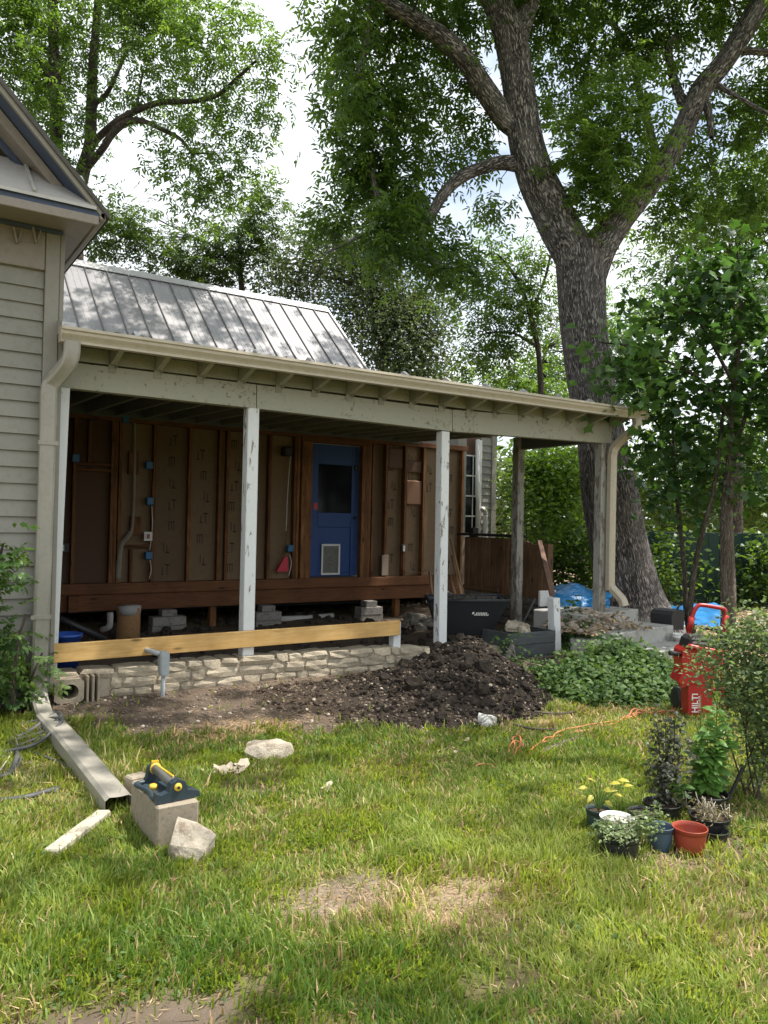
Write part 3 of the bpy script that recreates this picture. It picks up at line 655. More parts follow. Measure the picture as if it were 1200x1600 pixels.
for i in range(nr):
    x = 1.20+i*(7.28-1.20)/(nr-1)
    m = MB(); m.prism([(6.08, rb(6.08)+.085), (6.10, rb(6.10)+.075), (6.30, rb(6.30)+.014), (6.47, rb(6.47)), (10.38, rb(10.38)), (10.38, rb(10.38)+.13), (6.08, rb(6.08)+.13)], x-.021, x+.021, 0); m.build('rafter', TAIL, pc)
    if i < nr-1:
        x2 = 1.20+(i+1)*(7.28-1.20)/(nr-1); P('frieze_block', (x+.023, 6.352, rb(6.4)+.012), (x2-.023, 6.39, rb(6.4)+.125), TAIL, pc, .003)
    m = MB(); m.bbox((x+.022, 6.30, rb(6.3)-.012), (x+.026, 6.345, rb(6.3)+.07), .001); m.bbox((x-.03, 6.343, rb(6.3)-.05), (x+.03, 6.347, rb(6.3)+.03), .001); m.build('rafter_tie', TAIL, pc)
P('ledger', (1.2, 10.385, rb(10.4)-.02), (7.4, 10.408, rb(10.4)+.13), CEIL, pc)
m = MB(); m.prism([(6.03, rb(6.03)+.132), (10.55, rb(10.55)+.132), (10.55, rb(10.55)+.155), (6.03, rb(6.03)+.155)], 1.12, 7.50, 0); m.build('roof_decking', CEIL, pc)
npn = 13; rx0, rx1 = 1.13, 7.56; pw2 = (rx1-rx0)/npn
for k in range(npn):
    a = rx0+k*pw2
    m = MB(); m.prism([(6.0, rb(6.0)+.158), (11.2, rb(11.2)+.158), (11.2, rb(11.2)+.163), (6.0, rb(6.0)+.163)], a, a+pw2-.002, 0); po = m.build('porch_roof_panel', STEEL2, pc)
    s = MB(); s.prism([(5.985, rb(6.0)+.164), (5.985, rb(6.0)+.205), (6.05, rb(6.0)+.245), (6.12, rb(6.1)+.215), (11.2, rb(11.2)+.215), (11.2, rb(11.2)+.164)], a-.014+.02, a+.014+.02, 0); s.build('seam', STEEL2, po)
m = MB(); m.prism([(6.0, rb(6)+.165), (6.0, rb(6)+.23), (6.3, rb(6)+.30), (6.3, rb(6)+.165)], 1.115, 1.21, 0); m.build('end_flashing', STEEL2, pc)
g0, g1 = aY(97, 508, 5.95), aY(97, 532, 5.95); gt, gb = float(g0[2]), float(g1[2]); gX0, gX1 = float(g0[0]), float(aY(1012, 650, 5.95)[0])
P('drip_edge', (gX0+.02, 5.992, gt-.012), (gX1+.05, 6.012, rb(6.0)+.186), SHINGLE, pc, .002)
prof = [(5.955, gt), (5.945, gt), (5.943, gt-.022), (5.956, gt-.030), (5.958, gt-.05), (5.985, gb+.022), (5.985, gb), (6.055, gb), (6.055, gt-.005), (6.049, gt-.005), (6.049, gb+.006), (5.991, gb+.006), (5.964, gt-.05), (5.955, gt-.02)]
m = MB(); m.prism(prof, gX0, gX1, 0); gut = m.build('gutter', GUTTER, pc)
P('gutter_cap', (gX0-.004, 5.95, gb), (gX0-.0005, 6.05, gt), GUTTER, gut, .001); P('gutter_cap', (gX1+.0005, 5.95, gb), (gX1+.004, 6.05, gt), GUTTER, gut, .001)
P('fascia_board', (1.12, 6.057, gb+.004), (7.48, 6.075, rb(6.05)+.14), TAIL, pc)
for px in (420, 800):
    gq = float(aY(px, 560, 5.95)[0]); m = MB(); m.prism([(p[0]-.002, p[1]+.001) if p[0] < 5.99 else p for p in prof], gq-.02, gq+.02, 0); m.build('joint_cover', GUTTER, gut)
m = MB()
for i in range(420):
    x = random.triangular(gX0, gX1, gX0+1.0); y = random.uniform(5.97, 6.05); a = random.uniform(0, 6.28); l = random.uniform(.01, .035)
    c0 = Vector((x, y, gt+random.uniform(-.012, .012))); d = Vector((math.cos(a), math.sin(a)*.6, random.uniform(-.3, .5)))*l; w = Vector((-math.sin(a), math.cos(a), .2))*l*.35
    m.add([c0-d, c0+w, c0+d, c0-w], [(0,1,2,3)])
m.build('leaf_debris', flat('brown_debris', (.07,.045,.03), .95), gut, kind='stuff')
# right corner: posts, downspout
def spout(path, w, h, name, mat, parent, label=None):
    """rectangular pipe swept along a path, corrugated corners rounded"""
    m = MB(); pts = smooth_path(path, 6); m2 = MB(); prev = None; vs = []; n = len(pts)
    sec = [(-.5,-.35),(-.35,-.5),(-.1,-.47),(.1,-.47),(.35,-.5),(.5,-.35),(.5,.35),(.35,.5),(.1,.47),(-.1,.47),(-.35,.5),(-.5,.35)]
    for i in range(n):
        d = V(pts[min(i+1, n-1)]-pts[max(i-1, 0)]).normalized(); sd = Vector((1,0,0)); sd = (sd-d*sd.dot(d)).normalized(); u = sd.cross(d)
        vs += [V(pts[i])+sd*(a*w)+u*(b*h) for a, b in sec]
    k = len(sec); fs = [(i*k+j, i*k+(j+1)%k, (i+1)*k+(j+1)%k, (i+1)*k+j) for i in range(n-1) for j in range(k)]
    m.add(vs, fs); return m.build(name, mat, parent, label)
x4 = float(aY(956, 760, 6.29)[0])
o1 = aD(1000, 668, float((aY(1000, 668, 6.0)@FWD)/ (1) if False else np.dot(aY(1000, 668, 6.0)-EYE, FWD)))
zb4 = float(aY(957, 945, 6.3)[2])
spout([(o1[0]-.06, 6.0, gb), (o1[0]-.06, 6.0, gb-.08), (o1[0]-.10, 6.05, gb-.15), (x4+.02, 6.24, 2.46), (x4, 6.28, 2.36), (x4, 6.29, 2.2), (x4, 6.29, zb4+.30), (x4+.01, 6.27, zb4+.2), (x4+.05, 6.16, zb4+.08), (x4+.06, 6.13, zb4+.0)], .105, .075, 'downspout', GUTTER, pc, 'tan downspout beside the grey corner post')
# back post of the open side, with its short beam
bp = aY(815, 690, 7.8); b2 = aY(810, 980, 7.8)
MB().beam((b2[0], 7.85, float(b2[2])-.02), (bp[0], 7.85, 2.66), .115, .115, (0,1,0), .006).build('post', POSTW, pc, 'grey bare wood post set back behind the third post')
bb1 = aY(880, 692, 7.8); bb0 = aY(803, 684, 7.8)
MB().beam(bb0+np.array([0,0,.05]), bb1+np.array([0,0,.05]), .04, .08, (0,0,1), .003).build('short_beam', TAIL, pc)
# new pine board across the front, and its stub
a, b = aY(77, 1022, 6.30), aY(626, 981, 6.30)
yb_ = thing('new_board', 'new yellow pine board nailed across the front posts low down', 'board', (a+b)/2)
MB().beam(a+np.array([0,.02,0]), b+np.array([0,.02,0]), .038, .14, (0,0,1), .004).build('plank', PINE, yb_)
q = aY(621, 1000, 6.36)
st = thing('stub_post', 'short white stub post under right end of the yellow board', 'post', (q[0], 6.4, .2))
P('post_body', (q[0]-.055, 6.345, .18), (q[0]+.03, 6.43, float(aY(621, 972, 6.36)[2])), POST, st, .005)

# left downspout (wall run, then lying on the lawn) hangs from the gable wing
dsx = float(aY(76, 640, 6.1)[0]); dsb = float(aY(63, 900, 6.1)[0])
ds = thing('downspout', 'long grey beige downspout from gutter down the corner and along grass', 'downspout', (dsb, 6.1, .08))
out = aY(107, 545, 6.0)
w_ = .11
spout([(out[0]+.02, 6.0, gb+.01), (out[0]+.02, 6.0, gb-.07), (out[0]+.0, 6.02, gb-.15), (dsx+.03, 6.10, gb-.27), (dsx, 6.115, gb-.34), (dsx, 6.115, gb-.6)], w_, .085, 'elbow', SPOUT, ds)
e0 = aZ(72, 1092, .12)
spout([(dsx-.001, 6.113, gb-.595), (dsb+.02, 6.113, 1.2), (dsb+.005, 6.113, .34)], w_-.004, .08, 'pipe', SPOUT, ds)
spout([(dsb+.005, 6.112, .345), (dsb+.005, 6.10, .25), (dsb+.01, 6.03, .16), (dsb+.015, 5.92, .10), (dsb+.02, 5.84, .085)], w_, .085, 'elbow', SPOUT, ds)
for z_ in (2.0, .75): P('strap', (dsx-.068+(.0 if z_ > 1 else -.02), 6.068, z_), (dsx+.068+(.0 if z_ > 1 else -.02), 6.074, z_+.03), SPOUT, ds, .001)
de = aZ(186, 1262, .05)
spout([(dsb+.02, 5.85, .085), (dsb+.04, 5.2, .07), (de[0]+.0, float(de[1]), .055)], .135, .105, 'pipe', SPOUT, ds)

# ================================================================== FOUNDATION WALL of separate stones
def stone_mesh(seed):
    r = random.Random(seed); vs = []; idx = {}; fs = []
    for ax in range(3):
        for sd in (-1, 1):
            g = []
            for i in range(3):
                row = []
                for j in range(3):
                    p = [0,0,0]; p[ax] = sd; p[(ax+1)%3] = i-1; p[(ax+2)%3] = j-1; key = tuple(p)
                    if key not in idx:
                        nn = sum(1 for c in p if c); k = {1: 1.0, 2: .93, 3: .84}[nn]
                        idx[key] = len(vs); vs.append(tuple(.5*c*k+r.uniform(-.045, .045) for c in p))
                    row.append(idx[key])
                g.append(row)
            for i in range(2):
                for j in range(2):
                    q = (g[i][j], g[i+1][j], g[i+1][j+1], g[i][j+1]); fs.append(q if sd > 0 else q[::-1])
    me = bpy.data.meshes.new('stone'); me.from_pydata(vs, [], fs); me.update(); return me
STM = [stone_mesh(i) for i in range(12)]
STMD = [m.copy() for m in STM]
for m_ in STM: m_.materials.append(STONE)
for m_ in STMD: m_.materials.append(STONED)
def place_piece(name, me, loc, size, parent, rot=(0,0,0), label=None):
    o = bpy.data.objects.new(name, me); COL.objects.link(o); o.location = V(loc); o.scale = size; o.rotation_euler = rot
    o.parent = parent
    if parent.parent is None: o.matrix_parent_inverse = Matrix.Translation(-parent.location)
    return o
fw_ = thing('foundation_wall', 'low limestone foundation wall of stacked stones under the porch front', 'stone wall', (3.3, 6.3, 0))
FX0, FX1 = 1.13, 6.12
def ftop(x): return float(np.interp(x, [1.1, 2.0, 2.8, 3.6, 4.3, 4.9, 5.4, 6.1], [.315, .32, .325, .315, .30, .235, .22, .20]))
m = MB(); xs = np.linspace(FX0, FX1, 30)
vs = []
for x in xs: vs += [(x, 6.305, -.1), (x, 6.305, ftop(x)-.035), (x, 6.52, ftop(x)-.04), (x, 6.52, -.2)]
m.add(vs, [(4*i+k, 4*i+4+k, 4*i+4+(k+1)%4, 4*i+(k+1)%4) for i in range(29) for k in range(4)]+[(0,1,2,3), tuple(116+k for k in (3,2,1,0))]); m.build('mortar_core', MORTAR, fw_)
for row, (lvl, hh) in enumerate(((0, .075), (.075, .085), (.16, .07), (.23, .075), (.305, .07))):
    x = FX0+random.uniform(-.02, .05)
    while x < FX1-.06:
        L = random.choice([.10, .14, .19, .24, .30])*random.uniform(.85, 1.15)
        L = min(L, FX1-x); tt = ftop(x+L/2)
        z = tt-lvl-hh/2
        if z > -.06 and L > .06:
            vent = row in (1, 2, 3) and 1.22 < x+L/2 < 1.55
            if not vent:
                place_piece('stone', random.choice(STM), (x+L/2, 6.352+random.uniform(-.010, .006) if row else 6.40, z+random.uniform(-.004, .004)), (L*random.uniform(.98, 1.03), .14 if row else .24, hh*random.uniform(.95, 1.04)), fw_, (random.uniform(-.03, .03), random.uniform(-.05, .05), random.uniform(-.04, .04)))
        x += L+random.uniform(.002, .012)
# right hand foundation under the cedar screen
sf = thing('stone_foundation', 'dark old stone foundation under the brown cedar screen', 'stone wall', (7.7, 8.6, 0))
P('mortar_core', (7.66, 7.72, -.2), (7.90, 9.5, .50), MORTAR, sf)
for row in range(5):
    y = 7.70
    while y < 9.35:
        L = random.uniform(.16, .36)
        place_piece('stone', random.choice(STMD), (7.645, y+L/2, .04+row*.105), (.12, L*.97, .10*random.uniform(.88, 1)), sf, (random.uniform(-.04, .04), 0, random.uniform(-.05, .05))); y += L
x = 7.66
for row in range(5):
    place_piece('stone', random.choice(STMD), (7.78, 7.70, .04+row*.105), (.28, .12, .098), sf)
cs = thing('cedar_screen', 'brown cedar board screen with dark rail behind the set back post', 'fence', (7.7, 8.6, .5))
y = 7.72; k = 0; tz = [1.35, 1.30, 1.22]
ytop = lambda y_: float(np.interp(y_, [7.7, 8.2, 10.3], [1.245, 1.33, 1.335]))
while y < 9.3:
    w = [.10, .16, .14, .30, .12, .30, .14, .11, .2][k % 9]; proud = .03 if w < .13 else 0
    P('board', (7.60-proud, y, .50), (7.63, y+w-.006, ytop(y)-.03), CEDAR, cs, .003); y += w; k += 1
P('cap_rail', (7.54, 8.15, 1.32), (7.68, 9.55, 1.36), DARKW, cs); P('rail_post', (7.56, 9.18, 1.30), (7.66, 9.28, 1.44), DARKW, cs); P('end_post', (7.58, 7.64, .45), (7.68, 7.715, 1.25), CEDAR, cs)
P('bottom_rail', (7.55, 8.6, .52), (7.597, 9.4, .58), CEDAR, cs)

# ================================================================== FOLIAGE TOOLS
def nrm(a): return a/np.maximum(np.linalg.norm(a, axis=-1, keepdims=True), 1e-9)
def leaf_geo(base, d, n, L, W, fold=.15, droop=.12):
    """pointed folded leaf, 6 vertices and 4 triangles each"""
    d = nrm(d); s = nrm(np.cross(d, n)); n = np.cross(s, d); L = L[:, None]; W = W[:, None]
    mid = base+d*L*.5+n*L*.04; tip = base+d*L-n*L*droop
    a = base+d*L*.34+s*W*.5-n*W*-fold; b = base+d*L*.34-s*W*.5-n*W*-fold
    c = base+d*L*.68+s*W*.36+n*W*(fold-.1); e = base+d*L*.68-s*W*.36+n*W*(fold-.1)
    v = np.stack([base, a, c, tip, e, b], 1)
    f = np.array([[0,1,5],[1,2,4],[1,4,5],[2,3,4]])
    return v, f
def leaves_obj(name, base, d, n, L, W, tint, mat, parent=None, kind=None, label=None, cheap=False):
    N = len(base)
    if cheap:
        d = nrm(d); s = nrm(np.cross(d, n)); v = np.stack([base, base+d*(L*.45)[:, None]+s*(W*.5)[:, None], base+d*L[:, None], base+d*(L*.45)[:, None]-s*(W*.5)[:, None]], 1); f = np.array([[0,1,3],[1,2,3]])
    else: v, f = leaf_geo(base, d, n, L, W)
    k = v.shape[1]
    F = (f[None]+(np.arange(N)*k)[:, None, None]).reshape(-1, 3)
    me = bpy.data.meshes.new(name); np_mesh(me, v.reshape(-1, 3), F, False); attr(me, 'tint', np.repeat(tint, k)); me.materials.append(mat)
    o = link(name, me, None, parent, label, kind); return o
def rdir(n): return nrm(RNG.normal(size=(n, 3)))
def clump_points(blobs, density):
    """clump centres through ellipsoid volumes, denser toward their skins; blobs are (centre, radii)"""
    out = []; own = []
    for i, (c, r) in enumerate(blobs):
        n = max(3, int(density*r[0]*r[1]*r[2]**.5)); u = rdir(n)*(RNG.random((n, 1))**.45); p = c+u*np.array(r)
        out.append(p); own += [i]*n
    return np.vstack(out), np.array(own)
def blob(px, py, rx, ry, D, depth=None):
    """a clump of crown seen at (px,py), rx by ry wide, standing at distance D"""
    k = D/FOCAL; return aD(px, py, D), (rx*k*1.0, (depth if depth else .8*(rx+ry)/2*k), ry*k)
def fronds(c, per, spread, out_from=None, L=.2, ll=.085, lw=.03, nl=7, droop=.5, tvar=.25, tbase=.4):
    """compound leaves: nl leaflets along each stalk, 'per' stalks a clump"""
    n = len(c)*per; cc = np.repeat(c, per, 0); o = cc+RNG.normal(size=(n, 3))*np.array(spread)
    d = rdir(n); d[:, 2] = d[:, 2]*.6-droop*RNG.random(n)
    if out_from is not None: d = d+nrm(cc-out_from)*.5
    d = nrm(d); up = np.array([0,0,1.])+RNG.normal(size=(n, 3))*.35; s = nrm(np.cross(d, up)); nn = np.cross(s, d)
    ct = np.clip(tbase+RNG.normal(size=len(c))*tvar, 0, 1); ct = np.repeat(ct, per); B, Dd, Nn, LL, WW, T = [], [], [], [], [], []
    ks = []
    for k in range(nl//2):
        ks += [(.3+.6*k/max(1, nl//2-1), 1), (.3+.6*k/max(1, nl//2-1), -1)]
    if nl % 2: ks.append((1., 0))
    for t, sd in ks:
        b = o+d*(L*t); dd = nrm(d*(.55 if sd else 1)+s*sd*.85+np.array([0,0,-.35])*RNG.random((n, 1))+RNG.normal(size=(n, 3))*.12)
        B.append(b); Dd.append(dd); Nn.append(nrm(nn+RNG.normal(size=(n, 3))*.3)); LL.append(ll*RNG.uniform(.7, 1.25, n)); WW.append(lw*RNG.uniform(.8, 1.2, n)); T.append(np.clip(ct+RNG.normal(size=n)*.12, 0, 1))
    return np.vstack(B), np.vstack(Dd), np.vstack(Nn), np.concatenate(LL), np.concatenate(WW), np.concatenate(T)
def simple_leaves(c, per, spread, ll, lw, droop=.3, tbase=.4, tvar=.25, flatn=.6):
    n = len(c)*per; cc = np.repeat(c, per, 0); b = cc+RNG.normal(size=(n, 3))*np.array(spread); d = rdir(n); d[:, 2] = d[:, 2]*.5-droop*RNG.random(n)
    nn = nrm(np.array([0,0,1.])*flatn+RNG.normal(size=(n, 3))*.5)
    ct = np.repeat(np.clip(tbase+RNG.normal(size=len(c))*tvar, 0, 1), per)
    return b, nrm(d), nn, ll*RNG.uniform(.6, 1.25, n), lw*RNG.uniform(.7, 1.2, n), np.clip(ct+RNG.normal(size=n)*.1, 0, 1)
def limb_obj(name, paths, mat, parent, sides=12, rough=.06, n=8):
    """tapered limbs with bark UVs; each path is rows of (x,y,z,radius)"""
    V_, F_, U_ = [], [], []
    for path in paths:
        p = smooth_path(path, n); m = len(p); base = len(V_); prev = None; vlen = random.uniform(0, 5); sd = sides if p[0][3] > .1 else max(5, sides//2)
        for i in range(m):
            d = V(p[min(i+1, m-1)][:3]-p[max(i-1, 0)][:3]).normalized()
            if prev is None: prev = d.cross(Vector((0,0,1)) if abs(d.z) < .9 else Vector((.3,1,0))).normalized()
            prev = (prev-d*prev.dot(d)).normalized(); q = d.cross(prev)
            if i: vlen += float(np.linalg.norm(p[i][:3]-p[i-1][:3]))
            for k in range(sd+1):
                t = 2*math.pi*(k % sd)/sd; c = V(p[i][:3]); nz = mnoise.noise(Vector((c.x*1.7+math.cos(t)*1.3, c.y*1.7+math.sin(t)*1.3, c.z*1.2)))
                r = p[i][3]*(1+rough*2*nz); V_.append(c+(prev*math.cos(t)+q*math.sin(t))*r); U_.append((k/sd*2*math.pi*max(p[0][3], .04), vlen))
        F_ += [(base+i*(sd+1)+k, base+i*(sd+1)+k+1, base+(i+1)*(sd+1)+k+1, base+(i+1)*(sd+1)+k) for i in range(m-1) for k in range(sd)]
    me = bpy.data.meshes.new(name); me.from_pydata([tuple(v) for v in V_], [], F_); uv = me.uv_layers.new(name='UVMap')
    uv.data.foreach_set('uv', [c for l in me.loops for c in U_[l.vertex_index]]); me.polygons.foreach_set('use_smooth', [True]*len(F_)); me.update()
    return link(name, me, mat, parent)
def pxlimb(rows):
    """rows of (px, py, radius in photo pixels, distance)"""
    out = []
    for x, y, r, D in rows: p = aD(x, y, D); out.append((p[0], p[1], p[2], r*D/FOCAL))
    return out
def twigs(name, nodes, targets, mat, parent, r0=.012, every=1):
    """thin shoots from the nearest limb point to each leaf clump"""
    nodes = np.array(nodes); V_, F_ = [], []
    for c in targets[::every]:
        d = np.linalg.norm(nodes-c, axis=1); k = int(np.argmin(d)); a = nodes[k]; mid = (a+c)/2+RNG.normal(size=3)*.10*d[k]+np.array([0,0,.08*d[k]])
        pts = [a, mid, c]; ax = nrm((c-a)[None])[0]; s = nrm(np.cross(ax, [.3,.2,1.])[None])[0]; q = np.cross(ax, s); b = len(V_)
        for i, p in enumerate(pts):
            r = r0*(1-.38*i)*(1+.25*d[k])
            for j in range(3): t = 2.094*j; V_.append(p+(s*math.cos(t)+q*math.sin(t))*r)
        F_ += [(b+i*3+j, b+i*3+(j+1)%3, b+(i+1)*3+(j+1)%3, b+(i+1)*3+j) for i in range(2) for j in range(3)]
    me = bpy.data.meshes.new(name); np_mesh(me, np.array(V_), np.array(F_)); me.materials.append(mat); return link(name, me, None, parent, kind='stuff')
def nodes_of(paths, n=6): return np.vstack([smooth_path(p, n)[:, :3] for p in paths])

# ================================================================== THE BIG TREE beside the porch
bt = thing('big_tree', 'large forked tree with grey furrowed trunk beside the right end of the porch', 'tree', aZ(990, 985, .1))
D0 = 11.0
trunk = pxlimb([(1000, 1010, 82, 10.9), (993, 970, 62, 11), (978, 910, 50, 11), (962, 830, 44, 11), (948, 740, 40, 11), (934, 660, 37, 11), (922, 590, 36, 11), (911, 500, 36, 11), (907, 430, 38, 11), (906, 385, 40, 11)])
limbL = pxlimb([(908, 450, 30, 11), (896, 395, 32, 10.95), (866, 335, 31, 10.9), (838, 275, 29, 10.8), (819, 210, 27, 10.7), (810, 130, 25, 10.6), (797, 60, 25, 10.5), (775, 0, 23, 10.4), (752, -60, 21, 10.2), (735, -160, 17, 10)])
limbL2 = pxlimb([(806, 70, 17, 10.5), (822, 20, 15, 10.6), (842, -40, 13, 10.7), (870, -140, 9, 10.8)])
limbL3 = pxlimb([(812, 205, 17, 10.7), (785, 180, 18, 10.6), (755, 136, 17, 10.4), (722, 88, 16, 10.2), (690, 58, 15, 10.0), (650, 32, 13, 9.8), (600, 4, 12, 9.6), (560, -30, 10, 9.4), (480, -80, 7, 9.2)])
limbL4 = pxlimb([(818, 256, 14, 10.8), (785, 254, 11, 10.7), (755, 262, 10, 10.5), (722, 276, 10, 10.4), (694, 302, 9, 10.3), (674, 334, 8, 10.2), (656, 350, 7, 10.2), (626, 350, 5, 10.1), (600, 335, 6, 10.0), (588, 300, 4, 10.0), (582, 270, 3, 10.0)])
limbL5 = pxlimb([(612, 350, 5, 10.1), (580, 362, 4, 10.0), (545, 378, 3, 10.0), (510, 395, 2, 10.0)])
limbL6 = pxlimb([(660, 350, 7, 10.2), (662, 385, 5, 10.2), (690, 420, 3, 10.2)])
pend = pxlimb([(586, 0, 7, 9.6), (572, 30, 7, 9.6), (572, 65, 6, 9.6), (564, 100, 6, 9.6), (560, 145, 4, 9.6)])
limbR = pxlimb([(910, 450, 28, 11), (928, 400, 30, 11), (958, 355, 25, 11), (990, 315, 21, 11), (1018, 280, 19, 11), (1046, 240, 18, 11), (1070, 195, 17, 11), (1096, 140, 17, 11), (1130, 98, 16, 11), (1162, 50, 16, 11), (1190, 0, 15, 11), (1230, -80, 12, 11)])
limbR2 = pxlimb([(1148, 78, 8, 11), (1180, 80, 6, 11), (1230, 84, 4, 11), (1300, 70, 3, 11)])
limbR3 = pxlimb([(1060, 55, 3, 11.3), (1045, 70, 6, 11.3), (1050, 110, 7, 11.2), (1062, 150, 8, 11.1), (1075, 185, 8, 11)])
limbR4 = pxlimb([(1098, 140, 7, 11), (1108, 180, 6, 10.9), (1112, 215, 4, 10.8)])
limbR5 = pxlimb([(1112, 128, 6, 11), (1150, 150, 4, 10.9), (1200, 178, 3, 10.8)])
limbM = pxlimb([(1030, 258, 7, 11), (1000, 150, 6, 11.3), (985, 90, 5, 11.6), (960, 40, 5, 11.8), (930, 25, 3, 12)])
allp = [limbL, limbL2, limbL3, limbL4, limbL5, limbL6, pend, limbR, limbR2, limbR3, limbR4, limbR5, limbM]
limb_obj('trunk', [trunk], BARK, bt, 20, .05, 8)
limb_obj('limb', [limbL, limbL2], BARK, bt, 18); limb_obj('limb', [limbR], BARK, bt, 16)
for p in (limbL3, limbL4, pend, limbR2, limbR3, limbR4, limbR5, limbM, limbL5, limbL6): limb_obj('branch', [p], BARK, bt, 10)
B1 = [blob(*b) for b in [(520,30,50,50,9.6),(560,75,60,60,9.6),(535,130,40,40,9.6),(625,120,75,65,9.8),(575,180,60,50,9.7),(690,150,45,45,10.2),(620,225,75,50,10),(545,235,45,40,9.8),(570,285,60,45,10),(640,300,70,50,10.3),(510,305,36,26,9.9),
     (500,345,40,28,10),(600,360,70,36,10),(690,370,55,50,10.2),(735,400,45,50,10.4),(640,20,60,30,9.7),(720,60,40,50,10.2),(690,20,60,40,10),(560,5,70,30,9.4),(770,300,30,20,10.8),(735,130,25,40,10.2),(750,170,25,30,10.4),
     (600,-60,110,50,9.4),(720,-60,80,50,9.8),(850,-40,90,50,10.4),(845,60,26,50,11),(760,215,30,24,10.6),(715,225,26,26,10.3)]]
B2 = [blob(*b) for b in [(905,110,42,55,11.6),(880,170,40,50,11.8),(870,40,40,40,11.7),(960,90,50,45,11.6),(930,30,45,30,11.8),(1010,40,55,45,11.4),(1035,120,30,45,11.2),(1080,40,50,40,11.4),(1130,20,40,40,11.6),(1175,140,40,45,11.6),(1130,190,40,45,11.4),
     (1090,260,55,45,11.5),(1170,230,45,45,11.6),(1040,330,50,36,11.6),(1120,330,60,36,11.8),(1180,310,40,40,11.8),(1000,-40,120,40,11),(1150,-50,100,50,11),(1230,100,60,120,11.4),(1060,290,36,30,11.4),(1190,50,30,45,12)]]
B3 = [blob(*b) for b in [(985,130,42,50,10.3),(950,190,55,55,10.4),(1010,180,35,50,10.4),(905,230,45,50,10.5),(960,260,60,45,10.4),(900,290,38,40,10.5),(945,310,45,30,10.5),(916,350,28,26,10.6),(890,160,30,40,10.6),(1015,235,25,30,10.5)]]
nod = nodes_of(allp)
B4 = []
while len(B4) < 46:      # unseen high crown, filled out to shade the trunk, shrubs and roof
    q_ = np.array([random.uniform(5.5, 16.5), random.uniform(5.2, 14.5), 0.]); q_[2] = 2.6+.66*max(9., float(q_[:2]@FWD[:2]))+random.uniform(0, 2.2)
    if q_[2] < 14.5: B4.append((q_, (random.uniform(.7, 1.4), random.uniform(.7, 1.4), random.uniform(.4, .8))))
for _ in range(9): q_ = np.array([random.uniform(2.9, 4.9), random.uniform(4.5, 6.1), random.uniform(7.6, 9.4)]); B4 += [(q_, (.6, .6, .3))]*3  # leaf clumps added out of view to keep sun off the gable siding
c_hi, _ = clump_points(B4, 16)
c1, _ = clump_points(B1, 100); c1 = np.vstack([c1+FWD*.45, clump_points([blob(*b) for b in [(640,345,36,30,9.9),(600,330,40,36,9.8),(575,360,40,24,9.8),(655,385,36,24,9.9),(690,415,36,26,10),(560,100,26,60,9.4),(555,160,20,20,9.4),(620,380,40,22,9.9)]], 130)[0]]); c2, _ = clump_points(B2, 84); c3, _ = clump_points(B3, 130); c3 = c3+FWD*.15
tb = aD(720, 160, 10.3)
def crown(name, parent, sets, mat, kind=None):
    arrs = [np.concatenate([s[i] for s in sets]) for i in range(6)]; return leaves_obj(name, *arrs, mat, parent, kind or 'stuff')
crown('crown', bt, [fronds(c1, 16, (.15,.15,.14), None, .20, .105, .034, 7, .75, .22, .38), fronds(c_hi, 9, (.3,.3,.22), None, .26, .16, .06, 7, .4, .22, .4), fronds(c2, 16, (.16,.16,.14), None, .20, .105, .036, 7, .7, .22, .35)], L_ASH)
crown('sprouts', bt, [fronds(c3, 12, (.13,.13,.13), None, .24, .10, .034, 9, .05, .22, .5)], L_SPROUT)
twigs('twigs', nod, np.vstack([c1, c2, c3, c_hi]), BARKD, bt, .008, 4)

# ================================================================== TREES BEYOND
def tree(name, label, paths, blobs, dens, mat_bark, mat_leaf, geo, group=None, sides=8, tw=4, r0=.010, cat='tree'):
    t_ = thing(name, label, cat, paths[0][0][:3], group); limb_obj('trunk', [paths[0]], mat_bark, t_, sides)
    for p in paths[1:]: limb_obj('branch', [p], mat_bark, t_, max(6, sides-2))
    c, _ = clump_points(blobs, dens); a = geo(c); leaves_obj('crown', *a, mat_leaf, t_, 'stuff')
    if tw: twigs('twigs', nodes_of(paths), c, mat_bark, t_, r0, tw)
    return t_
def base_at(px, D): p = aD(px, 815, D); return (p[0], p[1], gz(p[0], p[1])-.1)
def rooted(px, D, r, rows): b = base_at(px, D); return [(b[0], b[1], b[2], r*1.5*D/FOCAL)]+pxlimb(rows)
gA = 'trees rising behind the houses'
tree('ash_tree', 'tall leafy tree with straight dark trunk behind the gable peak', [rooted(98, 17, 12, [(94, 520, 11, 17), (91, 330, 10, 17), (88, 200, 9, 17), (84, 80, 8, 17), (82, -40, 7, 17)]), pxlimb([(88, 150, 5, 17), (60, 90, 4, 16.6), (20, 40, 3, 16.2)]), pxlimb([(90, 260, 4, 17), (60, 200, 3, 16.6), (20, 150, 2, 16)])],
     [blob(*b) for b in [(40,30,50,40,16.5),(20,90,40,45,16),(70,80,40,60,17.5),(105,40,40,40,17.5),(30,140,35,35,16.2),(100,190,36,55,16.6),(60,180,35,40,17.5),(105,250,30,40,16.6),(20,0,60,40,16),(-40,60,60,70,16),(70,-40,80,40,17),(120,130,25,50,17.5),(75,130,45,50,18)]], 62, BARKD, L_ASH,
     lambda c: fronds(c, 11, (.26,.26,.22), None, .26, .125, .042, 7, .5, .24, .45), gA)
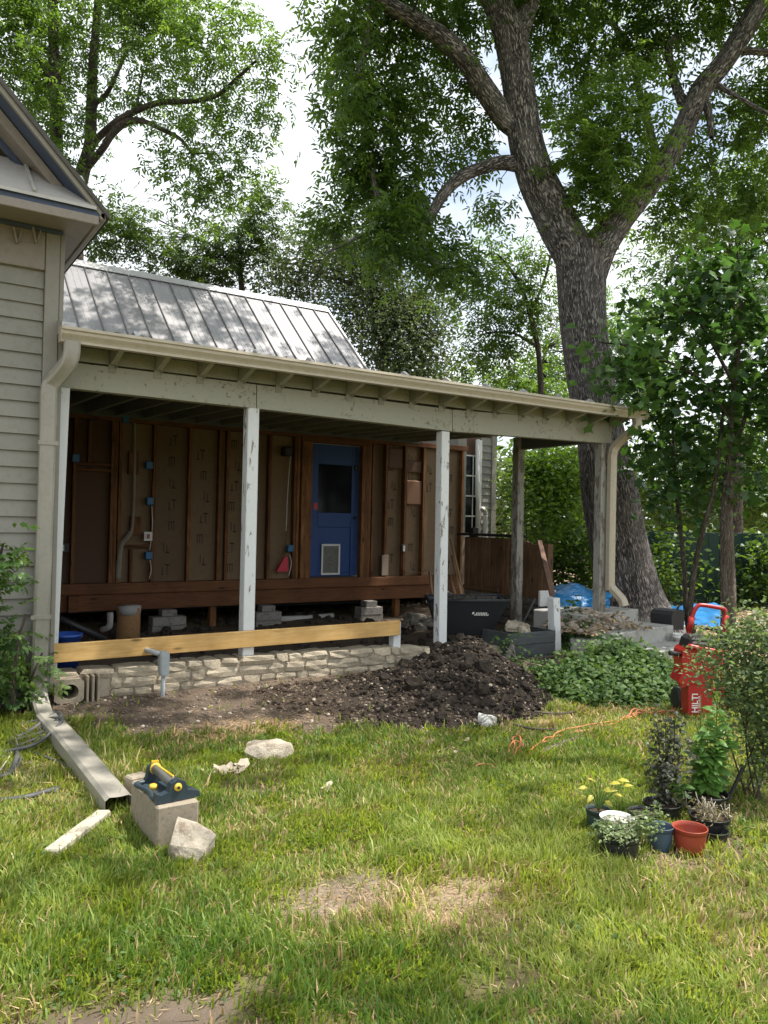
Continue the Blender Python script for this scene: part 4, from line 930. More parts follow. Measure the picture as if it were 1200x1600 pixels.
tree('forked_ash_tree', 'tall arching tree with forked limbs reaching right above the metal roof', [rooted(116, 17.5, 12, [(118, 520, 12, 17.5), (120, 330, 11, 17.5), (128, 275, 11, 17.5), (140, 225, 9, 17.5), (143, 165, 8, 17.5), (146, 90, 7, 17.5), (152, 20, 6, 17.5), (156, -50, 5, 17.5)]),
     pxlimb([(134, 250, 6, 17.5), (148, 222, 6, 17.4), (170, 200, 6, 17.2), (192, 184, 6, 17), (215, 172, 5, 17), (250, 160, 5, 16.8), (300, 158, 4, 16.6), (340, 148, 4, 16.5), (375, 118, 3, 16.4), (400, 95, 2, 16.3)]),
     pxlimb([(128, 272, 6, 17.5), (142, 255, 6, 17.4), (160, 232, 6, 17.2), (176, 208, 6, 17.1), (198, 190, 6, 17), (225, 190, 4, 17), (252, 202, 4, 16.9), (282, 218, 3, 16.8), (300, 240, 2, 16.7)]),
     pxlimb([(145, 165, 4, 17.5), (165, 148, 4, 17.3), (180, 120, 3, 17), (205, 60, 3, 17), (220, 0, 2, 17)]), pxlimb([(213, 172, 3, 17), (218, 140, 2, 17), (224, 110, 2, 17)])],
     [blob(*b) for b in [(190,40,50,40,17),(250,30,50,40,17),(300,60,45,45,16.6),(240,90,50,40,17),(300,120,50,26,16.6),(350,60,36,40,16.5),(360,120,40,26,16.4),(410,80,36,26,16.2),(425,130,16,45,16.2),(340,180,50,22,16.5),(400,165,28,26,16.3),(310,215,40,26,16.6),(270,245,45,26,16.7),(345,250,45,30,16.4),(320,290,50,32,16.4),(300,330,40,26,16.5),(395,230,24,36,16.3),
      (160,120,30,40,17.6),(185,160,28,18,17.4),(230,140,40,26,17.2),(270,180,45,16,17),(160,60,30,45,18),(200,-20,80,40,17),(330,0,40,30,16.6),(375,30,26,30,16.6),(420,95,20,30,16.2),(150,200,16,30,17.8),(250,10,60,30,18),(370,280,24,26,16.4),(385,200,25,20,16.4)]], 62, BARKD, L_ASH,
     lambda c: fronds(c, 11, (.25,.25,.24), None, .26, .125, .042, 7, .55, .24, .52), gA)
tree('round_tree', 'dense mid green tree behind left part of the metal roof', [rooted(378, 24, 7, [(378, 500, 5, 24), (376, 430, 4, 24), (374, 380, 3, 24)]), pxlimb([(376, 430, 3, 24), (340, 390, 2, 24), (300, 370, 2, 24)])],
     [blob(*b) for b in [(190,345,55,34,23),(150,380,40,30,23),(220,390,50,30,23),(290,400,55,36,24),(345,390,45,40,24),(400,380,45,45,24),(420,330,26,40,24),(385,330,36,30,24.5),(430,430,35,40,24),(330,430,60,30,24),(420,300,20,26,24)]], 50, BARKD, L_FAR,
     lambda c: fronds(c, 10, (.34,.34,.28), None, .3, .15, .055, 7, .4, .22, .3), gA)
tree('evergreen_tree', 'dusky grey green evergreen standing right of the metal roof', [rooted(600, 22, 8, [(600, 560, 7, 22), (590, 480, 6, 22), (575, 420, 4, 22)]), pxlimb([(592, 500, 4, 22), (640, 470, 3, 22), (670, 450, 2, 22)]), pxlimb([(596, 540, 4, 22), (640, 540, 3, 22), (690, 520, 2, 22)]), pxlimb([(586, 470, 3, 22), (540, 440, 3, 22), (500, 430, 2, 22)])],
     [blob(*b) for b in [(470,430,40,45,23),(500,390,45,36,23),(540,420,50,50,22),(590,400,55,36,22),(560,470,55,40,21.5),(620,450,55,40,22),(665,480,45,40,22),(620,510,60,45,21.5),(570,520,50,40,21.5),(680,540,40,40,22),(620,560,60,30,21.5),(700,500,24,36,22.5),(530,370,40,26,23),(470,480,30,40,23.5),(640,590,70,30,21.5)]], 60, BARKD, L_EVER,
     lambda c: simple_leaves(c, 60, (.34,.34,.3), .14, .062, .2, .35, .28), gA)
tree('backlit_tree', 'leafy tree hanging clumps left of the big trunk', [rooted(850, 16, 7, [(845, 600, 5, 16), (830, 500, 4, 16), (810, 440, 3, 16), (780, 400, 2, 16)]), pxlimb([(838, 540, 3, 16), (800, 520, 2, 16), (760, 520, 2, 16)]), pxlimb([(828, 490, 3, 16), (850, 440, 2, 16), (860, 400, 2, 16)])],
     [blob(*b) for b in [(780,410,36,36,16),(760,450,36,30,16),(800,480,45,40,16),(760,520,40,34,16),(835,450,36,40,16),(830,400,30,26,16.4),(740,560,36,30,16),(780,560,40,30,16.4),(850,500,26,30,16.6),(850,370,26,20,16),(720,470,24,30,16)]], 90, BARKD, L_ASH,
     lambda c: fronds(c, 11, (.22,.22,.22), None, .24, .115, .040, 7, .6, .24, .42), gA)
tree('pale_tree', 'pale sunlit foliage low between porch roof and big trunk', [rooted(850, 27, 6, [(850, 640, 5, 27), (850, 580, 4, 27), (852, 540, 3, 27)])],
     [blob(*b) for b in [(800,600,50,36,26),(850,570,45,36,27),(880,600,45,40,27),(760,600,40,30,26),(910,560,40,40,28),(700,600,50,26,26),(840,620,90,26,26),(1000,600,60,60,28),(960,520,40,40,28),(1010,500,40,40,28),(930,480,40,50,29),(980,570,60,50,29)]], 26, BARKD, L_BRIGHT,
     lambda c: fronds(c, 10, (.36,.36,.3), None, .32, .16, .06, 7, .4, .22, .35), gA)
tree('loose_tree', 'loose leafy tree behind right limb of the big tree', [rooted(1150, 17, 9, [(1150, 560, 7, 17), (1140, 440, 6, 17), (1130, 330, 5, 17), (1110, 240, 3, 17)]), pxlimb([(1142, 450, 4, 17), (1090, 400, 3, 17), (1040, 370, 2, 17)]), pxlimb([(1140, 400, 4, 17), (1180, 340, 3, 17), (1220, 300, 2, 17)])],
     [blob(*b) for b in [(1060,380,50,34,16.5),(1110,350,50,36,17),(1160,380,50,40,17),(1010,410,36,30,16.5),(1080,430,55,36,17),(1160,290,45,40,17),(1200,340,40,60,17),(1000,370,26,20,16.5),(1120,270,30,30,17.5),(1180,440,50,40,17.5),(1240,250,50,90,17),(1160,500,60,50,18),(1060,500,50,40,18),(1180,180,30,40,18)]], 72, BARKD, L_ASH,
     lambda c: fronds(c, 10, (.25,.25,.22), None, .26, .125, .044, 7, .4, .24, .5), gA)

# ================================================================== BROAD LEAVED SAPLINGS in front of the porch corner
sp = thing('broadleaf_sapling', 'slender broad leaved sapling with several thin stems before the porch corner', 'tree', aZ(1075, 1005, .0))
D1 = 9.5
sb = base_at(1086, 10.0); sc_ = base_at(1132, 9.7)
S = [[(*sb, .045)]+pxlimb([(1072, 960, 4.5, 10), (1068, 880, 4, 10), (1058, 780, 3.5, 10), (1052, 700, 3, 10), (1050, 620, 2, 9.8)]), [(sb[0]+.06, sb[1], sb[2], .05)]+pxlimb([(1078, 960, 5, 9.9), (1085, 890, 4.5, 9.8), (1098, 830, 4, 9.7), (1112, 780, 3.5, 9.6), (1122, 720, 3, 9.5), (1130, 640, 2, 9.5)]),
     [(*sc_, .06)]+pxlimb([(1131, 960, 6, 9.6), (1130, 880, 5.5, 9.6), (1130, 800, 5, 9.6), (1136, 740, 4.5, 9.6), (1142, 660, 4, 9.5), (1152, 560, 3.5, 9.4), (1158, 460, 3, 9.4), (1150, 380, 2, 9.4)]), [(sc_[0]+.08, sc_[1], sc_[2], .075)]+pxlimb([(1142, 960, 8, 9.8), (1140, 850, 7, 9.8), (1139, 780, 6, 9.8), (1150, 700, 4, 9.8), (1180, 600, 3, 9.8)]),
     pxlimb([(1138, 650, 3, 9.5), (1090, 590, 3, 9.2), (1030, 560, 2.5, 8.9), (980, 540, 2, 8.7), (940, 535, 1.5, 8.6)]), pxlimb([(1146, 600, 3, 9.4), (1090, 500, 2.5, 9.2), (1040, 470, 2, 9)]), pxlimb([(1052, 700, 2.5, 10), (1010, 640, 2, 9.4), (975, 610, 1.5, 9)])]
for p in S: limb_obj('stem', [p], BARKS if p is S[3] else BARKD, sp, 9)
SB = [blob(*b) for b in [(935,540,30,18,8.6),(975,530,45,26,8.7),(965,585,45,32,8.8),(1020,550,45,36,8.9),(1015,480,45,26,9),(1060,500,45,34,9.1),(1080,440,40,30,9.2),(1135,410,50,36,9.3),(1110,470,50,40,9.2),(1165,450,40,50,9.4),(1165,530,45,50,9.5),(1100,550,50,40,9.2),(1050,600,50,36,9.2),(1000,620,40,30,9),(1110,620,55,40,9.4),(1170,610,45,50,9.6),(1040,660,45,36,9.4),(1100,690,55,40,9.6),(1165,690,45,45,9.8),(1020,715,36,30,9.6),(1060,740,45,32,9.8),(1120,750,45,34,9.8),(1180,760,40,40,10),(1150,380,30,20,9.3),(1010,580,30,30,8.9),(1035,790,36,24,10),(1100,800,36,20,10),(975,640,30,16,8.8),(1230,560,50,150,9.6)]]
c4, _ = clump_points(SB, 330)
def lobed_leaf():
    """five lobed leaf blade, folded along its midrib"""
    pts = [(0,0),(.16,-.06),(.42,-.02),(.36,.16),(.62,.42),(.36,.44),(.30,.60),(.16,.62),(0,1.0)]
    v = [(x, y, .10*abs(x)-.14*y*y) for x, y in pts]+[(-x, y, .10*abs(x)-.14*y*y) for x, y in pts[1:-1]]+[(0, .42, -.0)]
    n = len(pts); ring = list(range(n))+list(range(len(v)-2, n-1, -1)); c = len(v)-1
    return np.array(v), np.array([(ring[i], ring[(i+1) % len(ring)], c) for i in range(len(ring))])
LV, LF = lobed_leaf()
def shaped_leaves(name, V0, F0, base, d, n, L, tint, mat, parent, kind='stuff'):
    d = nrm(d); s = nrm(np.cross(d, n)); n = np.cross(s, d); N = len(base); k = len(V0)
    v = base[:, None]+(s[:, None]*V0[None, :, :1]+d[:, None]*V0[None, :, 1:2]+n[:, None]*V0[None, :, 2:3])*L[:, None, None]
    F = (F0[None]+(np.arange(N)*k)[:, None, None]).reshape(-1, 3); me = bpy.data.meshes.new(name); np_mesh(me, v.reshape(-1, 3), F, False); attr(me, 'tint', np.repeat(tint, k)); me.materials.append(mat)
    return link(name, me, None, parent, None, kind)
def frame_of(d, n, b, L):
    d = d/np.linalg.norm(d); s = np.cross(d, n); s /= np.linalg.norm(s); n = np.cross(s, d)
    return Matrix(((s[0]*L, d[0]*L, n[0]*L, b[0]), (s[1]*L, d[1]*L, n[1]*L, b[1]), (s[2]*L, d[2]*L, n[2]*L, b[2]), (0,0,0,1)))
def leaf_pieces(name, me, b, d, n, L, parent):
    """separate leaves sharing one mesh, each placed by its own matrix"""
    base = Matrix.Translation(-parent.location) if parent.parent is None else Matrix.Identity(4)
    for i in range(len(b)):
        o = bpy.data.objects.new(name, me); COL.objects.link(o); o.parent = parent; o.matrix_parent_inverse = base; o.matrix_basis = frame_of(d[i], n[i], b[i], float(L[i]))
def mesh_of(name, v, f, mat):
    me = bpy.data.meshes.new(name); me.from_pydata([tuple(map(float, p)) for p in v], [], [tuple(map(int, q)) for q in f]); me.materials.append(mat); me.update(); return me
b, d, n, L, W, T = simple_leaves(c4, 8, (.15,.15,.12), .118, .1, .6, .36, .26, 1.0)
near = np.argsort((b-EYE)@FWD-L*4)[:300]; rest = np.setdiff1d(np.arange(len(b)), near)
shaped_leaves('foliage', LV, LF, b[rest], d[rest], n[rest], L[rest], T[rest], L_MAPLE, sp)
MAPLE_O = leaf_obj_mat('broad_leaf_single', (.025,.075,.022), (.08,.16,.028))
leaf_pieces('leaf', mesh_of('leaf', LV, LF, MAPLE_O), b[near], d[near], n[near], L[near], sp)
twigs('twigs', nodes_of(S), c4, BARKD, sp, .005, 4)

# ================================================================== UNDERSTOREY behind the porch and the big trunk
def shrub(name, label, px, D, blobs, dens, mat, geo, group=None, cat='shrub', stems=5, bark=BARKD, sr=.012):
    b0 = base_at(px, D); t_ = thing(name, label, cat, b0, group); paths = []
    bl = [blob(*q) for q in blobs]
    for i in range(stems):
        c = bl[i % len(bl)][0]; a = np.array(b0)+RNG.normal(size=3)*np.array([.12,.12,0]); mid = (a+c)/2+RNG.normal(size=3)*.08
        p = [(*a, sr*1.4), (*mid, sr), (*c, sr*.5)]; paths.append(p); limb_obj('stem', [p], bark, t_, 6, .03, 4)
    c, _ = clump_points(bl, dens); leaves_obj('foliage', *geo(c), mat, t_, 'stuff'); return t_, nodes_of(paths), c
gS = 'shrubs growing behind the porch'
def sl(per, spread, ll, lw, tb_=.4, tv=.28, dr=.35): return lambda c: simple_leaves(c, per, (spread, spread, spread*.85), ll, lw, dr, tb_, tv, .9)
shrub('sunlit_shrub', 'sunlit yellow green shrub seen between the two grey porch posts', 850, 14.5, [(850,730,50,30,14.5),(890,740,40,40,14.5),(840,780,45,36,14.3),(890,800,36,36,14.4),(820,740,30,40,14.6),(870,770,50,40,14.8),(845,830,36,26,14.2),(900,720,30,30,15)], 303, L_BRIGHT, sl(16, .2, .12, .07, .45), gS)
shrub('pale_shrub', 'pale leaved shrub right beside the rear wing corner', 790, 17, [(795,740,30,40,17),(790,790,26,40,17),(800,830,30,26,17),(830,780,36,60,17.5)], 224, L_SAGE, sl(18, .2, .11, .055, .5), gS)
shrub('dark_thicket', 'dark leafy thicket low behind the brown handrail', 890, 15, [(880,860,50,40,15),(920,840,40,50,15),(860,890,40,36,15),(910,900,50,36,15),(850,840,30,50,15.5),(940,890,30,50,15.5)], 264, L_ASH, sl(18, .2, .12, .06, .15), gS)
shrub('shade_shrub', 'shaded shrub with a few light leaves just right of the big trunk', 1035, 14, [(1030,880,26,40,13.5),(1050,860,30,40,14),(1020,920,24,30,13.5),(1045,910,30,26,14),(1085,890,36,36,14.5),(1110,920,40,26,14.5)], 211, L_SHRUB, sl(16, .2, .13, .07, .3), gS)
shrub('fence_shrub', 'low shrub before the green fence near right edge', 1185, 14, [(1180,900,36,30,14),(1200,870,40,40,14),(1160,930,30,20,14),(1230,900,50,60,14)], 198, L_SHRUB, sl(16, .2, .13, .07, .3), gS)
shrub('tall_shrub', 'dim tall shrubs above the green fence behind the sapling', 1110, 18, [(1040,790,50,50,18),(1100,760,60,60,18),(1160,780,50,60,18),(1200,740,60,80,18),(1010,740,40,60,18),(1060,700,60,50,18.5),(1150,680,70,60,18.5)], 145, L_ASH, sl(18, .26, .15, .075, .3), gS)
# dark woods far behind
wb = []
for i in range(46):
    a = -.2+1.9*i/45+random.uniform(-.02, .02); dd = random.uniform(30, 40); wb.append((np.array([math.cos(a)*dd, math.sin(a)*dd, random.uniform(1, 3.0)]), (2.4, 2.4, random.uniform(1.8, 3.4))))
c, _ = clump_points(wb, 3.4); w_o = leaves_obj('far_woods', *simple_leaves(c, 36, (.6,.6,.5), .50, .28, .3, .25, .25, .8), L_FAR, None, 'stuff', None, True); w_o['label'] = 'far woods'

# green fence behind right
fA, fB = aZ(985, 945, .1), aZ(1240, 950, .1)
fc_ = thing('green_fence', 'dark green board fence far back beyond the saplings', 'fence', (fA+fB)/2)
fd = nrm((fB-fA)[None])[0]; fl = float(np.linalg.norm(fB-fA)); 
k0 = -.1
zf = float(aD(1100, 832, float((fA-EYE)@FWD))[2])
nb = int((fl+1.2)/.2)
for i in range(nb):
    a = fA+fd*(k0+i*.2); MB().beam((a[0], a[1], .02), (a[0], a[1], zf+random.uniform(-.008, .008)), .192, .022, (fd[1], -fd[0], 0), .003).build('board', DGREEN, fc_)
for z in (.35, zf-.2): MB().beam(fA+fd*k0+np.array([.03,.06,z-.1]), fA+fd*(k0+nb*.2)+np.array([.03,.06,z-.1]), .04, .09, (0,0,1), .003).build('rail', DGREEN, fc_)

# ================================================================== SOIL PILE and loose ground matter
def pile_h(x, y):
    b = np.interp(x, BX, BY)
    h = .33*np.exp(-((x-4.62)/.48)**2-((y-5.60)/.48)**2)+.15*np.exp(-((x-4.0)/.50)**2-((y-5.4)/.5)**2)+.17*np.exp(-((x-4.25)/.50)**2-((y-4.95)/.34)**2)+.10*np.exp(-((x-3.65)/.5)**2-((y-4.95)/.35)**2)+.045*np.exp(-((x-3.0)/.6)**2-((y-5.75)/.32)**2)
    edge = sstep(-.02, .3, y-b+.05+(fbm(x, y, 3, 11)-.5)*.4)*sstep(2.2, 2.9, x)*(1-sstep(5.2, 5.7, x))
    n = (fbm(x, y, 4.5, 12)-.5)*.12+(fbm(x, y, 13, 13)-.5)*.055
    return (h*1.08+n*np.clip(h*7, 0, 1))*edge
xs = np.arange(1.9, 5.75, .022); ys = np.arange(4.2, 6.32, .022); PX, PY = np.meshgrid(xs, ys, indexing='ij'); a, b = PX.shape
hz = pile_h(PX, PY); pz_ = ground_z(PX, PY)+hz-.015+.0*PX
ii = (np.arange(a-1)[:, None]*b+np.arange(b-1)[None]).ravel(); fc = np.stack([ii, ii+b, ii+b+1, ii+1], -1); keep = hz.ravel()[fc].max(1) > .012
me = bpy.data.meshes.new('soil_pile'); np_mesh(me, np.stack([PX, PY, pz_], -1).reshape(-1, 3), fc[keep]); me.materials.append(HEAP); brown_at = lambda x, y: 1-sstep(2.9, 3.7, x+(fbm(x, y, 2.5, 31)-.5)*.9+.25*(5.3-y)); attr(me, 'brown', brown_at(PX, PY))
# clods: lumps sunk into the heap
def lump(seed, n=1):
    r = random.Random(seed); t_ = (1+5**.5)/2
    v = [(-1,t_,0),(1,t_,0),(-1,-t_,0),(1,-t_,0),(0,-1,t_),(0,1,t_),(0,-1,-t_),(0,1,-t_),(t_,0,-1),(t_,0,1),(-t_,0,-1),(-t_,0,1)]
    f = [(0,11,5),(0,5,1),(0,1,7),(0,7,10),(0,10,11),(1,5,9),(5,11,4),(11,10,2),(10,7,6),(7,1,8),(3,9,4),(3,4,2),(3,2,6),(3,6,8),(3,8,9),(4,9,5),(2,4,11),(6,2,10),(8,6,7),(9,8,1)]
    v = [np.array(p)/1.902 for p in v]
    for _ in range(n):
        c = {}; nf = []
        def md(i, j):
            k = (min(i, j), max(i, j))
            if k not in c: m_ = v[i]+v[j]; v.append(m_/np.linalg.norm(m_)); c[k] = len(v)-1
            return c[k]
        for (i, j, k) in f: q, w, e = md(i, j), md(j, k), md(k, i); nf += [(i,q,e),(j,w,q),(k,e,w),(q,w,e)]
        f = nf
    off = r.uniform(0, 99)
    v = [p*(1+.55*mnoise.noise(Vector(p*1.3)+Vector((off,0,0)))+.25*mnoise.noise(Vector(p*3.5)+Vector((0,off,0)))) for p in v]
    return np.array(v), np.array(f)
LUMPS = [lump(i) for i in range(10)]; LUMPS0 = [lump(i, 0) for i in range(10)]
def scatter_lumps(name, pos, size, mat, parent=None, kind='stuff', squash=.75):
    VV, FF, n = [], [], 0
    for p, s in zip(pos, size):
        v, f = (LUMPS if s > .011 else LUMPS0)[random.randrange(10)]; R = np.array(Matrix.Rotation(random.uniform(0, 6.28), 3, 'Z') @ Matrix.Rotation(random.uniform(-.6, .6), 3, 'X'))
        VV.append((v*np.array([1, random.uniform(.7, 1.1), squash*random.uniform(.7, 1.2)])*s)@R.T+p); FF.append(f+n); n += len(v)
    me = bpy.data.meshes.new(name); np_mesh(me, np.vstack(VV), np.vstack(FF), False); me.materials.append(mat)
    if mat is HEAP: vv_ = np.vstack(VV); attr(me, 'brown', brown_at(vv_[:, 0], vv_[:, 1]))
    return link(name, me, None, parent, None, kind)
sp_o = link('soil_pile', me, None, None, 'heap of dark clumpy soil in front of the stone foundation', 'stuff'); sp_o['category'] = 'soil heap'
pos, sz = [], []
while len(pos) < 4200:
    x = random.uniform(2.0, 5.6); y = random.uniform(4.25, 6.22); h = float(pile_h(np.array(x), np.array(y)))
    if h > .015 and random.random() < .25+h*3:
        s = random.choice([.005, .006, .007, .008, .009, .010, .012, .015, .019, .028])*random.uniform(.7, 1.35)
        if x > 3.7 and random.random() < .10: s *= 2.1
        pos.append(np.array([x, y, gz(x, y)+h-.015+s*.15])); sz.append(s)
scatter_lumps('soil_clods', pos, sz, HEAP, sp_o)
pos, sz = [], []
while len(pos) < 2600:
    x = random.uniform(.0, 6.1); y = random.choice([random.uniform(4.3, 6.25), random.uniform(1.5, 3.1)]); m_ = float(soil_mask(np.array(x), np.array(y)))
    if random.random() < m_*(1 if y > 4 else .6): s = random.uniform(.004, .016) if y > 4 else random.uniform(.002, .006); pos.append(np.array([x, y, gz(x, y)+s*.2+max(0, float(pile_h(np.array(x), np.array(y)))-.015)])); sz.append(s)
o = scatter_lumps('soil_crumbs', pos, sz, paint('brown_soil', (.15,.115,.088), 1, .3, (.08,.06,.045), .5, 20, .3, 0)); o['label'] = 'loose brown soil crumbs by the foundation'
pos, sz = [], []
while len(pos) < 230:
    x = random.uniform(1.3, 5.6); y = random.uniform(4.4, 6.2); m_ = float(soil_mask(np.array(x), np.array(y)))
    if random.random() < m_*.8: s = random.choice([.004, .006, .006, .009, .014]); pos.append(np.array([x, y, gz(x, y)+s*.4+max(0, float(pile_h(np.array(x), np.array(y)))-.008)])); sz.append(s)
for q in ((470,0),): pass
o = scatter_lumps('limestone_gravel', pos, sz, ROCK); o['label'] = 'small pale limestone chips on the dark soil'
pos, sz = [], []
while len(pos) < 700:
    x = random.uniform(1.4, 7.2); y = random.uniform(6.7, 14.5); s = random.choice([.02, .03, .05, .07]); pos.append(np.array([x, y, gz(x, y)+s*.2])); sz.append(s)
o = scatter_lumps('dug_soil', pos, sz, paint('dug_soil_dark', (.05,.04,.032), 1, .3, (.02,.015,.012), .5, 14, .3, 0)); o['label'] = 'dark dug soil under the porch'

# ================================================================== GRASS
def frustum_keep(x, y, z=0., mx=60):
    v = np.stack([x, y, np.full_like(x, z)], -1)-EYE; d = v@FWD; px = 600+FOCAL*(v@RIGHT)/d; py = 800-FOCAL*(v@UPV)/d
    return (d > .4) & (px > -mx) & (px < 1200+mx) & (py < 1690), d
def grass_points(n, x0, x1, y0, y1):
    x = RNG.uniform(x0, x1, n); y = RNG.uniform(y0, y1, n); k, d = frustum_keep(x, y); k2, _ = frustum_keep(x, y, 0., 480); k = k | (k2 & (RNG.random(n) < .45)); return x[k], y[k], d[k]
BLOCKED = [(1.02,3.58,1.42,4.05), (1.0,3.32,1.30,3.60)]
x, y, d = grass_points(3600000, -2.6, 8.4, 1.0, 6.3)
clump = fbm(x, y, 3.2, 20); fine = fbm(x, y, 14, 21)
den = np.clip(1.35-1.05*sstep(3.2, 6.5, d)*.78, .1, 1)*(1-.95*np.clip(soil_mask(x, y), 0, 1)**.8)*np.where((y > 5.0) & (soil_mask(x, y) > .8), .12, 1)*(1-.55*straw_mask(x, y))*(1-litter_mask(x, y))
den *= np.clip(.35+1.5*(fine-.28), .05, 1)*np.clip(.5+1.2*(clump-.3), .2, 1)
den[(x > 5.1) & (y > 4.35)] *= .35; den[(x > 6.0) & (y > 3.7)] *= .4
den *= .50
k = RNG.random(len(x)) < den; x, y, d, clump, fine = x[k], y[k], d[k], clump[k], fine[k]
N = len(x); print('grass blades', N)
far = sstep(3, 7, d)
h = (.020+.030*RNG.random(N)**1.6)*(.6+.8*clump)*(1+.35*(fbm(x, y, 1.6, 22) > .55))*(1+.25*far)*1.12
h[RNG.random(N) < .03] *= 1.6
w = (.0040+.0042*RNG.random(N))*(1+.9*far)
az = RNG.uniform(0, 6.283, N)*.6+fbm(x, y, 5, 23)*9; lean = np.abs(RNG.normal(.55, .35, N)); 
dx, dy = np.cos(az), np.sin(az); sx, sy = -dy, dx
z0 = ground_z(x, y)-.004
def pt(t, bend): return np.stack([x+dx*h*bend*lean, y+dy*h*bend*lean, z0+h*t*np.cos(np.minimum(lean, 1.3)*t*.75)], -1)
S_ = np.stack([sx, sy, np.zeros(N)], -1); p0, p1, p2 = pt(0, 0), pt(.55, .28), pt(1., .95)
tw = RNG.normal(0, .35, (N, 1)); S2 = nrm(S_+np.stack([dx, dy, np.zeros(N)], -1)*tw)
v = np.stack([p0-S_*w[:, None]*.5, p0+S_*w[:, None]*.5, p1-S2*w[:, None]*.48, p1+S2*w[:, None]*.48, p2], 1)
f = np.array([[0,1,3],[0,3,2],[2,3,4]]); F = (f[None]+(np.arange(N)*5)[:, None, None]).reshape(-1, 3)
straw = RNG.random(N) < (.05+.30*straw_mask(x, y)+.12*(clump < .42))
tint = np.clip(.36+1.5*(fbm(x, y, .9, 24)-.5)+RNG.normal(0, .28, N)+.5*(fbm(x, y, 4, 25)-.5), 0, 1)
def grass_obj(name, sel, mat, label):
    me = bpy.data.meshes.new(name); vv_ = v[sel].reshape(-1, 3); n = int(sel.sum()); Fs = (f[None]+(np.arange(n)*5)[:, None, None]).reshape(-1, 3)
    np_mesh(me, vv_, Fs); attr(me, 'tint', np.repeat(tint[sel], 5)); me.materials.append(mat); o = link(name, me, None, None, label, 'stuff'); return o
grass_obj('grass', ~straw, GRASS, 'green lawn grass'); grass_obj('dry_grass', straw, STRAW, 'dry yellowed grass blades among the lawn')
# small broad leaved weeds and clover in patches
x, y, d = grass_points(60000, -1.2, 7.0, 1.2, 5.6); k = RNG.random(len(x)) < np.clip((fbm(x, y, 1.5, 41)-.56)*4, 0, .5)*(1-soil_mask(x, y)); x, y = x[k], y[k]; N = len(x); print('weeds', N)
leaves_obj('lawn_weeds', np.stack([x, y, ground_z(x, y)+RNG.uniform(.008, .03, N)], -1), nrm(np.stack([RNG.normal(size=N), RNG.normal(size=N), RNG.uniform(0, .5, N)], -1)), nrm(np.array([0,0,1.])+RNG.normal(size=(N, 3))*.35), RNG.uniform(.015, .032, N), RNG.uniform(.010, .020, N), RNG.random(N), L_IVY, None, 'stuff', 'small clover and weed leaves among the grass')
# fallen straw and thatch lying flat
x, y, d = grass_points(420000, -1.6, 7.6, 1.5, 6.2)
den = (.03+.12*straw_mask(x, y)+.03*soil_mask(x, y))*np.clip(1.3-.12*d, .3, 1); den += .35*sstep(.3, .9, ell(x, y, 2.25, 5.25, .7, .28))+.30*sstep(.1, .7, ell(x, y, 1.85, 2.62, .75, .32)); k = RNG.random(len(x)) < den; x, y, d = x[k], y[k], d[k]; N = len(x); print('straw', N)
a = RNG.uniform(0, 6.283, N); dd = np.stack([np.cos(a), np.sin(a), RNG.normal(.05, .12, N)], -1)
ph = np.where((x > 1.95), pile_h(x, y)-.012, 0); ph = np.maximum(ph, 0)
leaves_obj('thatch', np.stack([x, y, ground_z(x, y)+.006+ph], -1), dd, nrm(np.array([0,0,1.])+RNG.normal(size=(N, 3))*.3), RNG.uniform(.012, .045, N), RNG.uniform(.0013, .0028, N)*(1+.12*d), RNG.random(N), STRAW, None, 'stuff', 'dry straw lying on the lawn and soil', True)
# brown leaf litter under the trees
N = 9000; x = RNG.uniform(6.8, 16, N); y = RNG.uniform(3.6, 12, N); k = RNG.random(N) < litter_mask(x, y)*1.0; x, y = x[k], y[k]; N = len(x)
leaves_obj('leaf_litter', np.stack([x, y, ground_z(x, y)+.008+.02*RNG.random(N)], -1), nrm(np.stack([RNG.normal(size=N), RNG.normal(size=N), RNG.normal(0, .25, N)], -1)), nrm(np.array([0,0,1.])+RNG.normal(size=(N, 3))*.35), RNG.uniform(.06, .13, N), RNG.uniform(.03, .06, N), RNG.random(N), L_DRY, None, 'stuff', 'tan fallen leaves covering the ground under the saplings')

# ================================================================== THINGS ON THE LAWN, LEFT
def boulder(name, label, cat, c, size, rot, mat, seed, cuts=2, rough=.18, flat_top=False, group=None):
    r = random.Random(seed); n = 6; vs, idx, fs = [], {}, []
    for ax in range(3):
        for sd in (-1, 1):
            for i in range(n):
                for j in range(n):
                    q = []
                    for di, dj in ((0,0),(1,0),(1,1),(0,1)):
                        p = [0,0,0]; p[ax] = sd; p[(ax+1)%3] = (i+di)/n*2-1; p[(ax+2)%3] = (j+dj)/n*2-1; key = tuple(round(k_, 4) for k_ in p)
                        if key not in idx: idx[key] = len(vs); vs.append(np.array(p, float))
                        q.append(idx[key])
                    fs.append(tuple(q) if sd > 0 else tuple(q[::-1]))
    out = []
    for p in vs:
        l = np.linalg.norm(p); q = p*(.80+.20/l*1.15); nz = mnoise.noise(Vector(q*1.1)+Vector((seed*7.1, 0, 0)))*rough*1.6+mnoise.noise(Vector(q*3)+Vector((0, seed*3.3, 0)))*rough*.7
        q = q*(1+nz); out.append(q*np.array(size)/2)
    R = Matrix.Rotation(rot[2], 4, 'Z') @ Matrix.Rotation(rot[1], 4, 'Y') @ Matrix.Rotation(rot[0], 4, 'X')
    m = MB(Matrix.Translation(V(c)) @ R); m.add(out, fs); o = m.build(name, mat); return tag(o, label, cat, group)
